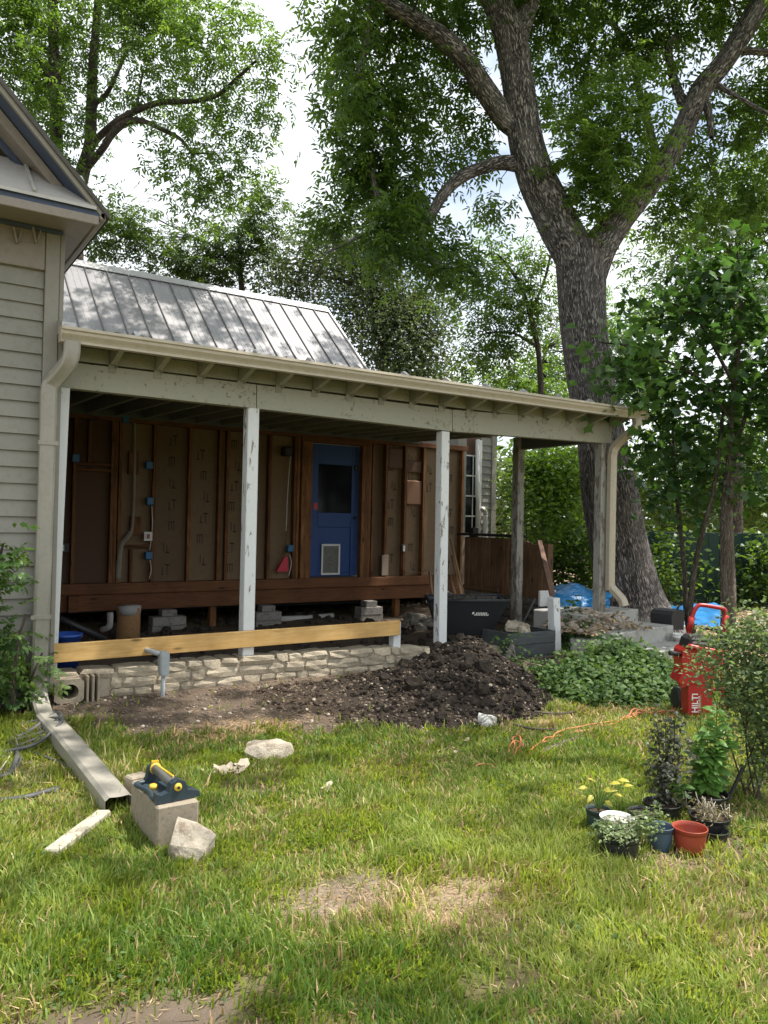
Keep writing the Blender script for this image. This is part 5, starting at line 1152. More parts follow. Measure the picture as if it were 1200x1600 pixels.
# concrete block with the sprinkler on top
bR = math.radians(8)
bl_c = np.array([1.235, 3.80, .10])
def local(c, az, tilt=0): return Matrix.Translation(V(c)) @ Matrix.Rotation(az, 4, 'Z') @ Matrix.Rotation(tilt, 4, 'Y')
q0, q1 = aZ(246, 1302, .0), aZ(312, 1297, .0); fx = nrm((q1-q0)[None])[0]; az0 = math.atan2(fx[1], fx[0])
az0 = 0.; F0 = local((1.205, 3.515, -.01), az0)
bw = .195; bh = .21; blen = .42
blk = MB(F0); blk.bbox((-bw/2, 0, 0), (bw/2, blen, bh), .008); b_o = blk.build('concrete_block', BLOCK); tag(b_o, 'solid concrete block carrying the lawn sprinkler', 'block')
m = MB(local((1.215, 4.22, -.01), .25)); m.bbox((-.045, -.03, 0), (.06, .05, .14), .008); tag(m.build('block_fragment', BLOCK), 'small pale block piece between downspout end and sprinkler block', 'block')
def hull_rock(name, label, pts, c, mat, seed, parent=None):
    import bmesh
    bm = bmesh.new()
    for p in pts: bm.verts.new(V(np.array(p)+np.array(c)))
    res = bmesh.ops.convex_hull(bm, input=bm.verts); bmesh.ops.delete(bm, geom=[g for g in res['geom_interior'] if isinstance(g, bmesh.types.BMVert)], context='VERTS')
    bmesh.ops.subdivide_edges(bm, edges=bm.edges[:], cuts=3, use_grid_fill=True); bmesh.ops.triangulate(bm, faces=bm.faces[:])
    bm.normal_update()
    for v_ in bm.verts:
        q = v_.co*9+Vector((seed, 0, 0)); v_.co += v_.normal*(.010*mnoise.noise(q)+.006*mnoise.noise(q*3.1))
    me = bpy.data.meshes.new(name); bm.to_mesh(me); bm.free(); me.materials.append(mat); return tag(link(name, me), label, 'rock')
hull_rock('rock', 'pale jagged rock leaning on front of the sprinkler block', [(-.105,-.05,.085),(.045,-.085,.045),(.105,-.03,.075),(-.045,.035,.170),(.025,.05,.128),(.05,.05,.125),(-.10,-.05,0),(-.06,-.075,-.02),(.04,-.10,-.02),(.095,-.04,-.01),(.07,.06,-.01),(-.09,.04,-.01)], (1.225, 3.415, 0), ROCK, 3)
# oscillating sprinkler
s_t = thing('sprinkler', 'dark grey oscillating lawn sprinkler with yellow dials on concrete block', 'sprinkler', F0 @ Vector((0, .20, bh)))
SF = F0 @ Matrix.Translation((-.005, .185, bh+.0)) @ Matrix.Rotation(math.radians(4), 4, 'Z')
def sm(): return MB(SF)
m = sm(); m.tube(smooth_path([(-.085,-.13,.018),(-.095,-.10,.018),(-.08,0,.02),(-.095,.10,.018),(-.085,.13,.018),(-.04,.14,.018)], 5), .013, 8, squash=.9); m.build('side_runner', SPRK, s_t)
m = sm(); m.tube(smooth_path([(.085,-.14,.018),(.095,-.11,.018),(.075,0,.02),(.09,.10,.018),(.08,.13,.018),(.04,.14,.018)], 5), .013, 8); m.build('side_runner', SPRK, s_t)
m = sm(); m.prism([(-.10,.004),(.11,.004),(.105,.03),(.05,.045),(.035,.085),(.0,.10),(-.03,.085),(-.042,.05),(-.075,.04),(-.10,.05)], -.155, -.115, 1); e_ = m.build('end_bracket', SPRK, s_t)
m = sm(); m.prism([(-.06,.004),(.06,.004),(.04,.04),(.03,.09),(0,.105),(-.03,.09),(-.04,.04)], .125, .155, 1); m.build('end_bracket', SPRK, s_t)
m = sm(); m.bbox((-.075,-.09,.006), (.07,.10,.022), .006); m.build('tray', SPRK, s_t)
m = sm(); m.tube([(0,-.15,.068),(0,-.12,.068)], [.030,.030], 16); m.build('hub', SPRK, s_t)
m = sm(); m.tube([(0,-.162,.066),(0,-.154,.066)], [.017,.019], 16); m.build('dial', YEL, s_t); m = sm(); m.tube([(0,-.167,.066),(0,-.1625,.066)], [.007,.007], 10); m.build('dial_hole', TOOLBLK, s_t)
m = sm(); m.tube([(0,-.114,.070),(0,.118,.078)], [.024,.024], 14); m.build('spray_tube', SPRKG, s_t)
m = sm(); m.tube([(0,.119,.078),(0,.14,.079)], [.028,.026], 14); m.build('end_cap', YEL, s_t)
m = sm()
for k_ in range(4): m.box((-.016+k_*.009,.1195,.104), (-.012+k_*.009,.138,.115))
m.build('cap_ribs', YEL, s_t)
m = sm(); m.bbox((-.004,-.10,.0945), (.004,.11,.104), .002); m.build('nozzle_strip', YEL, s_t)
for k_, (xx, yy) in enumerate(((-.052,.01),(.050,.05))):
    m = sm(); m.tube([(xx,yy,.022),(xx,yy,.042)], [.020,.018], 12); m.build('adjuster', YEL, s_t)
# wooden stick by the downspout
A, B = aZ(78, 1334, .03), aZ(163, 1270, .035); m = MB(); m.beam(A, B, .075, .035, (0,.1,1), .008); tag(m.build('wood_stake', STICKW), 'pale weathered wood stake on grass beside the downspout end', 'stake')
# hoses: loose coils by the wall
h_t = thing('garden_hose', 'tangled grey garden hose coils on bare ground left of the downspout', 'hose', aZ(40, 1180, .03))
def hose_loop(rows, r=.0155, mat=HOSE, parent=h_t, name='hose_coil'):
    MB().tube(smooth_path([aZ(x_, y_, z_) for x_, y_, z_ in rows], 7), r, 7).build(name, mat, parent)
hose_loop([(-60,1170,.03),(0,1162,.04),(50,1150,.06),(90,1132,.10),(92,1118,.12),(78,1120,.12),(40,1146,.07),(0,1158,.05),(-60,1160,.04)])
hose_loop([(-50,1150,.03),(10,1143,.05),(60,1138,.08),(93,1124,.13),(88,1114,.13),(50,1130,.08),(0,1140,.05),(-50,1142,.03)])
hose_loop([(-40,1182,.02),(20,1172,.05),(60,1160,.07),(96,1128,.135),(84,1122,.13),(50,1128,.09),(10,1134,.06),(-40,1132,.04)], .012)
hose_loop([(-30,1212,.02),(10,1212,.02),(24,1190,.03),(26,1170,.04),(10,1158,.05),(-20,1156,.05)])
hose_loop([(-40,1245,.02),(0,1250,.02),(40,1246,.025),(70,1238,.02),(92,1232,.015),(84,1240,.012)])
hose_loop([(10,1160,.05),(40,1172,.03),(62,1180,.02),(90,1190,.02),(108,1200,.02),(114,1212,.01),(110,1222,.005)], .010)
hose_loop([(-20,1190,.02),(12,1180,.03),(30,1165,.05),(62,1152,.06),(88,1138,.09),(70,1150,.06),(40,1166,.03),(0,1172,.03),(-40,1178,.02)], .0105)
hose_loop([(0,1216,.015),(20,1206,.02),(32,1188,.03),(30,1172,.035)], .009)
# pale straws/sticks near the hoses
tw = thing('dead_twigs', 'pale dry twigs lying among the grey hose coils', 'twigs', aZ(50, 1180, .03))
for rows in (((42,1176,.02),(74,1150,.09)), ((0,1204,.02),(16,1180,.04),(24,1160,.05)), ((24,1152,.07),(28,1166,.05)), ((36,1172,.02),(70,1162,.03)), ((112,1210,.01),(118,1198,.03))):
    MB().tube([aZ(*r_) for r_ in rows], .004, 5).build('twig', STICKW, tw)
# flat rocks, leaf piles, white stones
fr_ = aZ(426, 1186, 0); hull_rock('flat_rock', 'flat cream limestone rock lying alone on grass in front of soil heap', [(fr_[0]*0+q[0]*math.cos(-.35)-q[1]*math.sin(-.35), q[0]*math.sin(-.35)+q[1]*math.cos(-.35), q[2]) for q in [(-.155,-.03,.05),(-.13,.06,.085),(-.10,-.075,.03),(-.06,-.05,.095),(.05,.05,.105),(.10,-.03,.09),(.14,.04,.075),(.155,-.02,.035),(.08,-.085,.02),(.0,.085,.07),(-.15,0,0),(-.05,-.09,0),(.09,-.09,0),(.15,.0,0),(.05,.09,0),(-.1,.08,0)]], (fr_[0], fr_[1]+.05, 0), ROCK, 8)
boulder('chalk_rock', 'white chalky rock at front edge of the dark soil heap', 'rock', aZ(762, 1128, .045), (.15, .10, .09), (0, .35, .5), stone_mat('chalk_white', (.55,.53,.5), (.75,.73,.70), (.15,.13,.12), 12), 12, rough=.2)
def leaf_heap(name, label, c, r, n, ll):
    t_ = thing(name, label, 'dry leaves', c); b_ = np.array(c)+RNG.normal(size=(n, 3))*np.array([r, r*.6, .012]); b_[:, 2] = np.abs(b_[:, 2]-c[2])+c[2]+.008
    cur = np.array([(-.5,.0,.10),(-.3,.35,.02),(-.36,.7,.08),(0,1.,.16),(.34,.7,.10),(.3,.35,.0),(.45,0,.12),(0,.4,-.05),(0,0,-.02)]); fa = np.array([(8,0,7),(0,1,7),(1,2,7),(2,3,7),(3,4,7),(4,5,7),(5,6,7),(6,8,7)])
    mm = mesh_of('leaf', cur, fa, leaf_obj_mat(name+'_dry', (.20,.14,.10), (.55,.47,.37), .1, .8)); d_ = rdir(n); d_[:, 2] *= .3
    leaf_pieces('leaf', mm, b_, d_, nrm(np.array([0,0,1.])+RNG.normal(size=(n, 3))*.5), ll*RNG.uniform(.7, 1.3, n), t_)
leaf_heap('dry_leaves', 'curled brown dry leaves in a little heap left of flat rock', aZ(352, 1208, .0), .065, 16, .075)
leaf_heap('dry_leaves', 'two or three pale curled leaves alone on the open lawn', aZ(497, 1240, .0), .03, 3, .07)
leaf_heap('dry_leaves', 'scattered pale bits of dry leaf in front of the soil heap', aZ(705, 1168, .0), .10, 6, .05)
# concrete vent block at the left end of the foundation
a = aY(118, 1078, 6.20); vb = thing('vent_block', 'old concrete block with round hole and vertical fins at foundation corner', 'block', (a[0], 6.2, 0))
cz = float(a[2]); cx = float(a[0])
ring = MB(); n = 20; W2 = .125; H2 = .10
pts_o = []; 
for k_ in range(n):
    t_ = 2*math.pi*k_/n; s_ = 1/max(abs(math.cos(t_)), abs(math.sin(t_))); pts_o.append((cx-.05+min(s_, 1.25)*math.cos(t_)*.105, cz+min(s_, 1.25)*math.sin(t_)*.088))
pts_i = [(cx-.045+.062*math.cos(2*math.pi*k_/n), cz-.005+.055*math.sin(2*math.pi*k_/n)) for k_ in range(n)]
vs = [(p[0], 6.17, p[1]) for p in pts_o]+[(p[0], 6.17, p[1]) for p in pts_i]+[(p[0], 6.33, p[1]) for p in pts_o]+[(p[0], 6.33, p[1]) for p in pts_i]
fs = []
for k_ in range(n):
    j = (k_+1) % n; fs += [(k_, j, n+j, n+k_), (n+k_, n+j, 3*n+j, 3*n+k_), (k_, 2*n+k_, 2*n+j, j)]
ring.add(vs, fs); ring.build('block_body', BLOCK, vb); P('hole_back', (cx-.12, 6.30, cz-.07), (cx+.03, 6.31, cz+.06), DARKIN, vb)
for k_ in range(3): P('fin', (cx+.075+k_*.04, 6.18, cz-.10), (cx+.093+k_*.04, 6.31, cz+.10), BLOCK, vb, .004)
P('fin_back', (cx+.07, 6.30, cz-.1), (cx+.18, 6.32, cz+.1), BLOCKD, vb)
# grey electrical conduit and box
a = aY(255, 1117, 6.02); cd = thing('conduit_box', 'grey plastic conduit rising from soil to box at the yellow board', 'conduit', (a[0], 6.1, .05))
zt_ = float(aY(256, 1050, 6.12)[2]); zb_ = float(aY(256, 1022, 6.12)[2])
ax_ = float(aY(256, 1050, 6.12)[0])
MB().tube([(ax_-.005, 6.13, -.02), (ax_, 6.13, zt_)], .017, 10).build('riser_pipe', GREYPL, cd)
bx_ = MB(); hw, zt1, zt0 = .036, zb_+.02, zt_-.03
bx_.prism([(ax_-hw*.6, zt0), (ax_+hw*.6, zt0), (ax_+hw, zt0+.03), (ax_+hw, zt1-.02), (ax_+hw*.6, zt1), (ax_-hw*.6, zt1), (ax_-hw, zt1-.02), (ax_-hw, zt0+.03)], 6.095, 6.165, 1); b1_ = bx_.build('conduit_body', GREYPL, cd)
bx_ = MB(); bx_.prism([(ax_-hw*.5, zt0+.012), (ax_+hw*.5, zt0+.012), (ax_+hw*.8, zt0+.035), (ax_+hw*.8, zt1-.03), (ax_+hw*.5, zt1-.01), (ax_-hw*.5, zt1-.01), (ax_-hw*.8, zt1-.03), (ax_-hw*.8, zt0+.035)], 6.088, 6.094, 1); bx_.build('cover_plate', GREYPL, b1_)
MB().tube([(ax_-.03, 6.14, zb_+.0), (ax_-.07, 6.2, zb_+.01), (ax_-.10, 6.40, zb_+.01)], .020, 9).build('side_pipe', GREYPL, cd)

# ================================================================== UNDER THE PORCH
q = aY(101, 1020, 6.75); bu = thing('blue_bucket', 'blue plastic bucket standing behind the left white post', 'bucket', (q[0], 6.75, .1))
zt2 = float(aY(100, 990, 6.75)[2]); zb2 = float(aY(100, 1047, 6.75)[2])-.12
MB().lathe([(.10, zb2), (.125, zt2), (.135, zt2), (.135, zt2-.02), (.120, zt2-.02), (.10, zb2+.02)], (q[0], 6.75, 0), 20).build('bucket_body', BUCKET, bu)
MB().tube(smooth_path([(q[0]-.12, 6.75, zt2-.03), (q[0], 6.62, zt2-.10), (q[0]+.13, 6.75, zt2-.03)], 6), .004, 5).build('bucket_handle', PVC, bu)
q = aY(201, 960, 9.6); tb_ = thing('form_tube', 'orange brown cardboard footing tube filled with concrete under the house', 'footing', (q[0], 9.6, 0))
zt3 = float(aY(200, 948, 9.5)[2]); rr_ = .135
MB().lathe([(rr_, -.05), (rr_+.002, zt3-.02), (rr_-.01, zt3-.015)], (q[0], 9.6, 0), 24).build('tube_wall', TUBE, tb_); MB().lathe([(rr_+.004, zt3-.10), (rr_+.006, zt3), (.0, zt3+.012)], (q[0], 9.6, 0), 24, wob=.03).build('concrete_cap', CONC, tb_)
def pier(px, lab, w=.40, small=True, Y=10.3):
    q = aY(px, 960, Y); t_ = thing('pier', lab, 'block pier', (q[0], Y, 0), 'block piers under the house')
    P('pier_block', (q[0]-w/2, Y-.1, -.06), (q[0]+w/2, Y+.1, .075), BLOCKD, t_, .006); P('pier_block', (q[0]-w/2+.005, Y-.105, .078), (q[0]+w/2-.01, Y+.095, .195), BLOCKD, t_, .006)
    if small: P('cap_block', (q[0]-.10, Y-.08, .198), (q[0]+.10, Y+.08, .283), BLOCKD, t_, .005)
pier(262, 'concrete block pier right of the cardboard tube', .46); pier(416, 'concrete block pier behind the second white post', .40); pier(576, 'concrete block pier below the right side of the blue door', .40)
dp = thing('drain_pipes', 'black and white drain pipes running under the house', 'pipes', (3, 11, .1))
MB().tube([aY(85, 962, 8.2), aY(165, 1000, 8.2)], .035, 9).build('black_pipe', PIPEB, dp)
MB().tube([(1.3, 11.4, .22), (7.8, 11.4, .17)], .055, 10).build('black_pipe', PIPEB, dp)
MB().tube([aY(425, 968, 10.6), aY(478, 966, 10.6), aY(520, 962, 10.6)], .045, 10).build('white_pipe', PVC, dp)
MB().tube(smooth_path([aY(172, 957, 10.4), aY(172, 972, 10.4), aY(170, 980, 10.4), aY(160, 984, 10.5)], 4), .04, 9).build('white_elbow', PVC, dp)
MB().tube([aY(300, 978, 10.8), aY(395, 975, 10.8)], .03, 8).build('white_pipe', flat('dim_pipe', (.25,.25,.25)), dp)
for px in (331, 618): q = aY(px, 965, 10.55); P('support_stub', (q[0]-.045, 10.5, -.1), (q[0]+.045, 10.6, .285), STUD, dp)
# rubble and wheeled tray with tools
for k_, (px, py, s_) in enumerate(((648, 966, .20), (668, 968, .17), (632, 972, .12), (655, 978, .15))):
    q = aY(px, py, 9.0); boulder('rubble', ['round brown stone on the dug soil left of the tray', 'larger stone beside the round stone near the third post', 'small stone at left of the stone group by the third post', 'lowest stone of the group left of the third post'][k_], 'stone', (q[0], 9.0, q[2]-.02), (s_*1.3, s_, s_*.8), (0, .1, k_), STONED, 30+k_)
CD = 8.7
c0 = aD(735, 965, CD); wbF = local((c0[0], c0[1]+.1, 0), -.55)
wbt = thing('tray_cart', 'black poly tray dump cart with white logo inside the porch', 'cart', (c0[0], c0[1]+.1, .1))
m = MB(wbF); zt4 = float(aD(735, 938, CD)[2]); zb5 = float(aD(735, 990, CD)[2])
lo_, hi_ = [(-.30,-.20,zb5),(.26,-.20,zb5),(.26,.22,zb5),(-.30,.22,zb5)], [(-.42,-.29,zt4),(.44,-.29,zt4+.02),(.44,.31,zt4+.02),(-.42,.31,zt4)]
li = [(p[0]*.94, p[1]*.92, p[2]) for p in hi_]; lb = [(p[0]*.9, p[1]*.9, p[2]+.03) for p in lo_]
vs = lo_+hi_+li+lb; fs = [(0,3,2,1)]+[(k_, (k_+1)%4, 4+(k_+1)%4, 4+k_) for k_ in range(4)]+[(4+k_, 4+(k_+1)%4, 8+(k_+1)%4, 8+k_) for k_ in range(4)]+[(8+k_, 8+(k_+1)%4, 12+(k_+1)%4, 12+k_) for k_ in range(4)]+[(12,13,14,15)]
m.add(vs, fs); tr_ = m.build('tray', CART, wbt)
m = MB(wbF); rim = [(p[0], p[1], p[2]+.006) for p in hi_]; m.tube(rim+[rim[0]], .015, 7); m.build('tray_rim', CART, tr_)
m = MB(wbF)
def tray_pt(u, w_): return np.array([-.34+.68*u, -.2-.09*w_-.004, zb5+(zt4-zb5)*w_])
for k_ in range(9):
    u = .60+.026*k_; hgt = .06 if k_ not in (0, 8) else .03
    A, B = tray_pt(u, .60), tray_pt(u+.014, .60); C_, D_ = tray_pt(u+.024, .60+hgt*1.6), tray_pt(u+.010, .60+hgt*1.6)
    m.add([A, B, C_, D_, A+np.array([0,.003,0]), B+np.array([0,.003,0]), C_+np.array([0,.003,0]), D_+np.array([0,.003,0])], [(0,1,2,3),(4,7,6,5)])
A, B = tray_pt(.57, .63), tray_pt(.60, .66); m.add([A, B, B+np.array([0,0,.02]), A+np.array([0,0,.02])], [(0,1,2,3)])
m.build('logo_lettering', INKW, tr_)
for sx_ in (-.22, .22):
    for sy_ in (-.18, .2):
        wf = wbF @ Matrix.Translation((sx_, sy_, .11)) @ Matrix.Rotation(math.pi/2, 4, 'X'); mw_ = MB(wf); mw_.lathe([(.05,-.03),(.10,-.03),(.115,-.015),(.115,.015),(.10,.03),(.05,.03)], n=18); w1 = mw_.build('wheel', TOOLBLK, wbt); mw_ = MB(wf); mw_.lathe([(.0,-.025),(.049,-.025),(.049,.025),(.0,.025)], n=12); mw_.build('hub', TOOLGRY, w1)
m = MB(wbF); m.tube([(.30,.0,zb5-.02), (.62,-.1,zb5+.10), (.75,-.14,zt4+.04)], .014, 7); m.build('tow_handle', TOOLBLK, wbt)
pos = [np.array(wbF @ Vector((random.uniform(-.33, .33), random.uniform(-.18, .2), zt4-.03+random.uniform(-.02, .05)))) for _ in range(60)]; scatter_lumps('load_of_soil', pos, [random.uniform(.03, .06) for _ in pos], paint('cart_soil', (.05,.045,.038), 1, .3, (.02,.02,.015), .5, 14, .3, 0), wbt)
def tool(lab, a_, b_, head, nm):
    A, B = aD(*a_), aD(*b_); t_ = thing(nm, lab, 'garden tool', B); MB().tube([A, B], .016, 7).build('handle', HANDW, t_)
    d_ = V(B-A).normalized(); s_ = d_.cross(Vector((0,1,0))).normalized(); R_ = Matrix(((s_.x, d_.x, 0, B[0]), (s_.y, d_.y, 1, B[1]), (s_.z, d_.z, 0, B[2]), (0,0,0,1)))
    mm = MB(R_)
    if head == 'shovel': mm.add([(-.02,0,0),(.02,0,0),(.10,.04,.01),(.11,.18,.03),(0,.30,.0),(-.11,.18,.03),(-.10,.04,.01),(0,.12,-.03)], [(0,1,7),(1,2,7),(2,3,7),(3,4,7),(4,5,7),(5,6,7),(6,0,7)])
    else:
        mm.bbox((-.18,.0,-.012), (.18,.025,.012), .003)
        for k_ in range(9): mm.box((-.175+k_*.042,.025,-.006), (-.165+k_*.042,.10,.03))
    mm.build('tool_head', TOOLGRY, t_)
tool('long wooden handled shovel leaning behind the third post', (704,842,9.6), (727,942,9.3), 'shovel', 'shovel')
tool('wooden handled rake leaning beside the shovel', (706,868,9.7), (724,940,9.2), 'rake', 'rake')
tool('short shovel leaning left of the third post', (671,893,9.8), (676,930,9.5), 'shovel', 'shovel')
tool('rake with its handle between the third post and the tray cart', (703,900,9.5), (712,932,9.2), 'rake', 'rake')

# ================================================================== RIGHT: NEWEL, HANDRAIL, STEPS, TARP
nw = thing('stair_railing', 'sloping brown handrail ending at a short white newel post', 'railing', (6.42, 6.3, 0))
np_ = aZ(868, 1030, .03); nd = float((np_-EYE)@FWD); ntop = aD(866, 934, nd)
MB().beam((np_[0], np_[1], -.05), (ntop[0]-.01, ntop[1], ntop[2]), .10, .10, (0,1,0), .005).build('newel_post', POST, nw)
ra = aD(843, 846, 10.0); MB().beam(ra, (ntop[0]+.0, ntop[1]+.03, ntop[2]+.03), .06, .045, (0,0,1), .006).build('handrail', RUST, nw)
gbx = aY(830, 1030, 6.15); gb_ = thing('grey_planter', 'dark grey wooden planter box at right end of stone foundation', 'planter', (gbx[0], 6.3, .1))
xl_, xr_ = float(aY(797, 1010, 6.15)[0]), float(aY(868, 1010, 6.15)[0]); zt_p = float(aY(830, 988, 6.15)[2]); 
for k_ in range(3):
    P('plank', (xl_, 6.15, -.02+k_*(zt_p+.02)/3+.002), (xr_, 6.18, -.02+(k_+1)*(zt_p+.02)/3-.002), GREYBOX, gb_)
P('plank', (xl_, 6.185, 0), (xl_+.03, 6.6, zt_p), GREYBOX, gb_); P('plank', (xr_-.03, 6.185, 0), (xr_, 6.6, zt_p), GREYBOX, gb_); P('planter_fill', (xl_+.031, 6.185, 0), (xr_-.031, 6.6, zt_p-.03), SOIL, gb_)
boulder('plaster_lump', 'crumpled pale plaster lump on top of the grey planter', 'rubble', (xl_+.28, 6.32, zt_p+.02), (.20, .18, .12), (0, .3, .3), ROCK, 44, rough=.3)
for k_ in range(9):
    q = aY(random.uniform(800, 848), random.uniform(978, 992), 6.7); boulder('rubble', 'one of the pale broken stones heaped behind the grey planter', 'stone', (q[0], 6.7+random.uniform(-.1, .15), .16+random.uniform(0, .06)), (.12, .09, .08), (0, .2, k_), ROCK, 60+k_, group='broken stones behind the grey planter')
q = aY(800, 1000, 6.05); MB().beam((q[0]-.12, 6.05, .06), (q[0]+.08, 6.12, .26), .05, .03, (0,1,0), .004).build('scrap', GREYW); o = bpy.data.objects['scrap']; o.name = 'scrap_board'; tag(o, 'short grey scrap board leaning on left side of the planter', 'board')
stp = thing('concrete_steps', 'three pale concrete steps at the right porch corner', 'steps', (7.3, 6.2, 0))
p1, p2 = aZ(962, 990, .34), aZ(1053, 977, .34); sdir = nrm((p2-p1)[None])[0]; saz = math.atan2(sdir[1], sdir[0])
StF = local((p1[0], p1[1], 0), saz); sl_ = float(np.linalg.norm(p2-p1))
inv = StF.inverted()
def toS(p): return inv @ V(p)
m = MB(StF); m.bbox((-.02, .0, -.1), (sl_, .55, .34), .012); m.build('step', CONC, stp)
a1 = toS(aZ(905, 966, .46)); a2 = toS(aZ(1010, 953, .5)); m = MB(StF); m.bbox((a1.x, .40, -.1), (a2.x, 1.1, .50), .012); m.build('step', CONC, stp)
m = MB(StF); a3 = toS(aZ(1015, 1022, .17)); m.bbox((.25, -.36, -.1), (sl_+.5, -.002, .17), .012); m.build('step', CONC, stp)
a4 = toS(aZ(905, 962, .40)); m = MB(StF); m.bbox((-.30, .10, -.1), (-.022, .38, .27), .012); m.build('step_cheek', CONC, stp)
# leaf and mortar debris on the steps
pos, sz = [], []
for _ in range(160):
    u_ = random.gauss(.0, 1); x_ = random.uniform(-.30, .62); y_ = random.uniform(.1, .75); zz_ = .34+max(0, .20*(1-abs(x_-.15)/.5))*random.uniform(.3, 1)*(1 if y_ > .3 else .4)
    pos.append(np.array(StF @ Vector((x_, y_, zz_)))); sz.append(random.uniform(.015, .05))
dl = scatter_lumps('step_debris', pos, sz, paint('mortar_debris', (.34,.29,.24), .95, .25, (.15,.11,.08), .5, 12, .3, 0)); dl['label'] = 'broken mortar and dirt on the concrete steps'
n_ = 420; lx_ = RNG.uniform(-.4, .75, n_); ly_ = RNG.uniform(-.05, .75, n_); lz_ = .345+np.maximum(0, .20*(1-np.abs(lx_-.15)/.5))*RNG.uniform(.4, 1.1, n_)
bb_ = np.array([StF @ Vector((a_, b_, c_)) for a_, b_, c_ in zip(lx_, ly_, lz_)]); dn = rdir(n_); dn[:, 2] *= .4
leaves_obj('step_leaves', bb_, dn, nrm(np.array([0,0,1.])+RNG.normal(size=(n_, 3))*.4), RNG.uniform(.04, .09, n_), RNG.uniform(.02, .045, n_), RNG.random(n_), L_DRY, None, 'stuff', 'dry brown leaves caught on the steps')
q = aD(1042, 978, 9.7); m = MB(local((q[0], q[1], 0), saz)); zz0, zz1 = float(aD(1042, 980, 9.6)[2])-.02, float(aD(1042, 953, 9.6)[2])
gt_ = thing('black_tub', 'dark grey plastic tub lying at the end of the middle step', 'tub', q)
m.prism([(-.14, zz0), (.15, zz0-.02), (.17, zz1-.03), (.10, zz1), (-.10, zz1-.01), (-.15, zz1-.05)], -.14, .14, 1); m.build('tub_body', TOOLBLK, gt_)
m = MB(local((q[0], q[1], 0), saz)); m.tube(smooth_path([(.05,-.1,zz1-.01),(.11,-.1,zz1+.05),(.15,-.05,zz1-.0)], 4), .01, 6); m.build('tub_handle', TOOLBLK, gt_)
q = aD(1062, 1004, 9.3); wbk = thing('white_bucket', 'small off white bucket beside the step end', 'bucket', (q[0], q[1], 0)); zt6 = float(aD(1062, 990, 9.3)[2])
MB().lathe([(.055, -.02), (.075, zt6), (.082, zt6), (.082, zt6-.02), (.07, zt6-.02), (.05, .05)], (q[0], q[1], 0), 18).build('bucket_body', WHITE, wbk); MB().lathe([(.083, zt6-.05), (.085, zt6-.035), (.083, zt6-.02)], (q[0], q[1], 0), 18).build('bucket_rim', WHITE, wbk)
# blue tarp: crumpled sheets over something
def tarp(name, lab, rows, seed, thick=.2):
    """rows of ridge points from front edge to back edge; each row left to right"""
    g = np.array(rows, float); r_, c_ = g.shape[:2]; up = []
    R1 = np.array([smooth_path(row, 8) for row in g]); R2 = np.array([smooth_path(R1[:, j], 8) for j in range(R1.shape[1])])  # cols x rows
    n0, n1 = R2.shape[:2]; rr = R2.reshape(-1, 3).copy()
    for i, p in enumerate(rr):
        w1 = mnoise.noise(Vector(p*3.0)+Vector((seed, 0, 0))); w2 = mnoise.noise(Vector(p*8)+Vector((0, seed, 0))); rr[i] += np.array([.03*w2, .04*w1, .11*abs(w1)+.05*abs(w2)])
    ii = (np.arange(n0-1)[:, None]*n1+np.arange(n1-1)[None]).ravel(); F = np.stack([ii, ii+n1, ii+n1+1, ii+1], -1)
    me = bpy.data.meshes.new(name); np_mesh(me, rr, F); me.materials.append(TARP); o = link(name, me); return tag(o, lab, 'tarp')
def arow(y, D, xs): return [aD(x_, y+dy_, D) for x_, dy_ in xs]
tarp('blue_tarp', 'crumpled bright blue tarp heaped behind the grey corner post', [[aD(866,972,9.6),aD(895,978,9.6),aD(925,976,9.6),aD(950,968,9.6)], [aD(864,955,9.8),aD(890,955,9.8),aD(925,952,9.8),aD(952,950,9.8)], [aD(862,926,10.2),aD(890,918,10.2),aD(925,930,10.2),aD(955,936,10.2)], [aD(855,925,11.2),aD(890,922,11.2),aD(925,926,11.2),aD(958,934,11.2)]], 3.)
tarp('blue_tarp', 'pale blue tarp spread on ground right of the big trunk', [[aD(1046,985,11.2),aD(1075,990,11.2),aD(1110,990,11.2),aD(1135,985,11.2)], [aD(1046,968,11.8),aD(1080,968,11.8),aD(1115,968,11.8),aD(1145,972,11.8)], [aD(1046,950,12.8),aD(1080,946,12.8),aD(1115,948,12.8),aD(1150,956,12.8)]], 9.)
q = aD(856, 935, 10.0); P('sheet', (q[0]-.15, q[1]-.02, q[2]-.10), (q[0]+.13, q[1]+.02, q[2]+.10), WHITE, None, .006); o = bpy.data.objects['sheet']; o.name = 'white_sheet'; tag(o, 'dirty white sheet leaning behind the handrail beside the tarp', 'panel')

# ================================================================== CREEPER BED
vb_pts = []
while len(vb_pts) < 900:
    px, py = random.uniform(850, 1075), random.uniform(985, 1105); u = (px-965)/112
    top = 1008+24*abs(u)**2+(8 if px > 950 else 0)+10*math.sin(px*.05)+(26 if px < 900 else 0); bot = 1100-26*abs(u)**3*1.2+6*math.sin(px*.09)
    if top < py < bot: vb_pts.append((px, py))
cb = []
for px, py in vb_pts:
    D = float(np.interp(py, [985, 1105], [8.25, 6.55])); p = aD(px, py, D); p[2] = max(p[2]+.07*(mnoise.noise(Vector(p*2.3))-.2), gz(p[0], p[1])+.01); cb.append(p)
cb = np.array(cb)
cvt = thing('creeper_bed', 'mound of green creeper with small leaves between steps and lawn', 'creeper', aZ(960, 1060, .0))
b, d, n, L, W, T = simple_leaves(cb, 15, (.07,.07,.05), .062, .040, .2, .5, .3, .9)
n = nrm(n+np.array([-.3,-.45,.2])*.7)
leaves_obj('foliage', b, d, n, L, W, T, L_IVY, cvt, 'stuff')
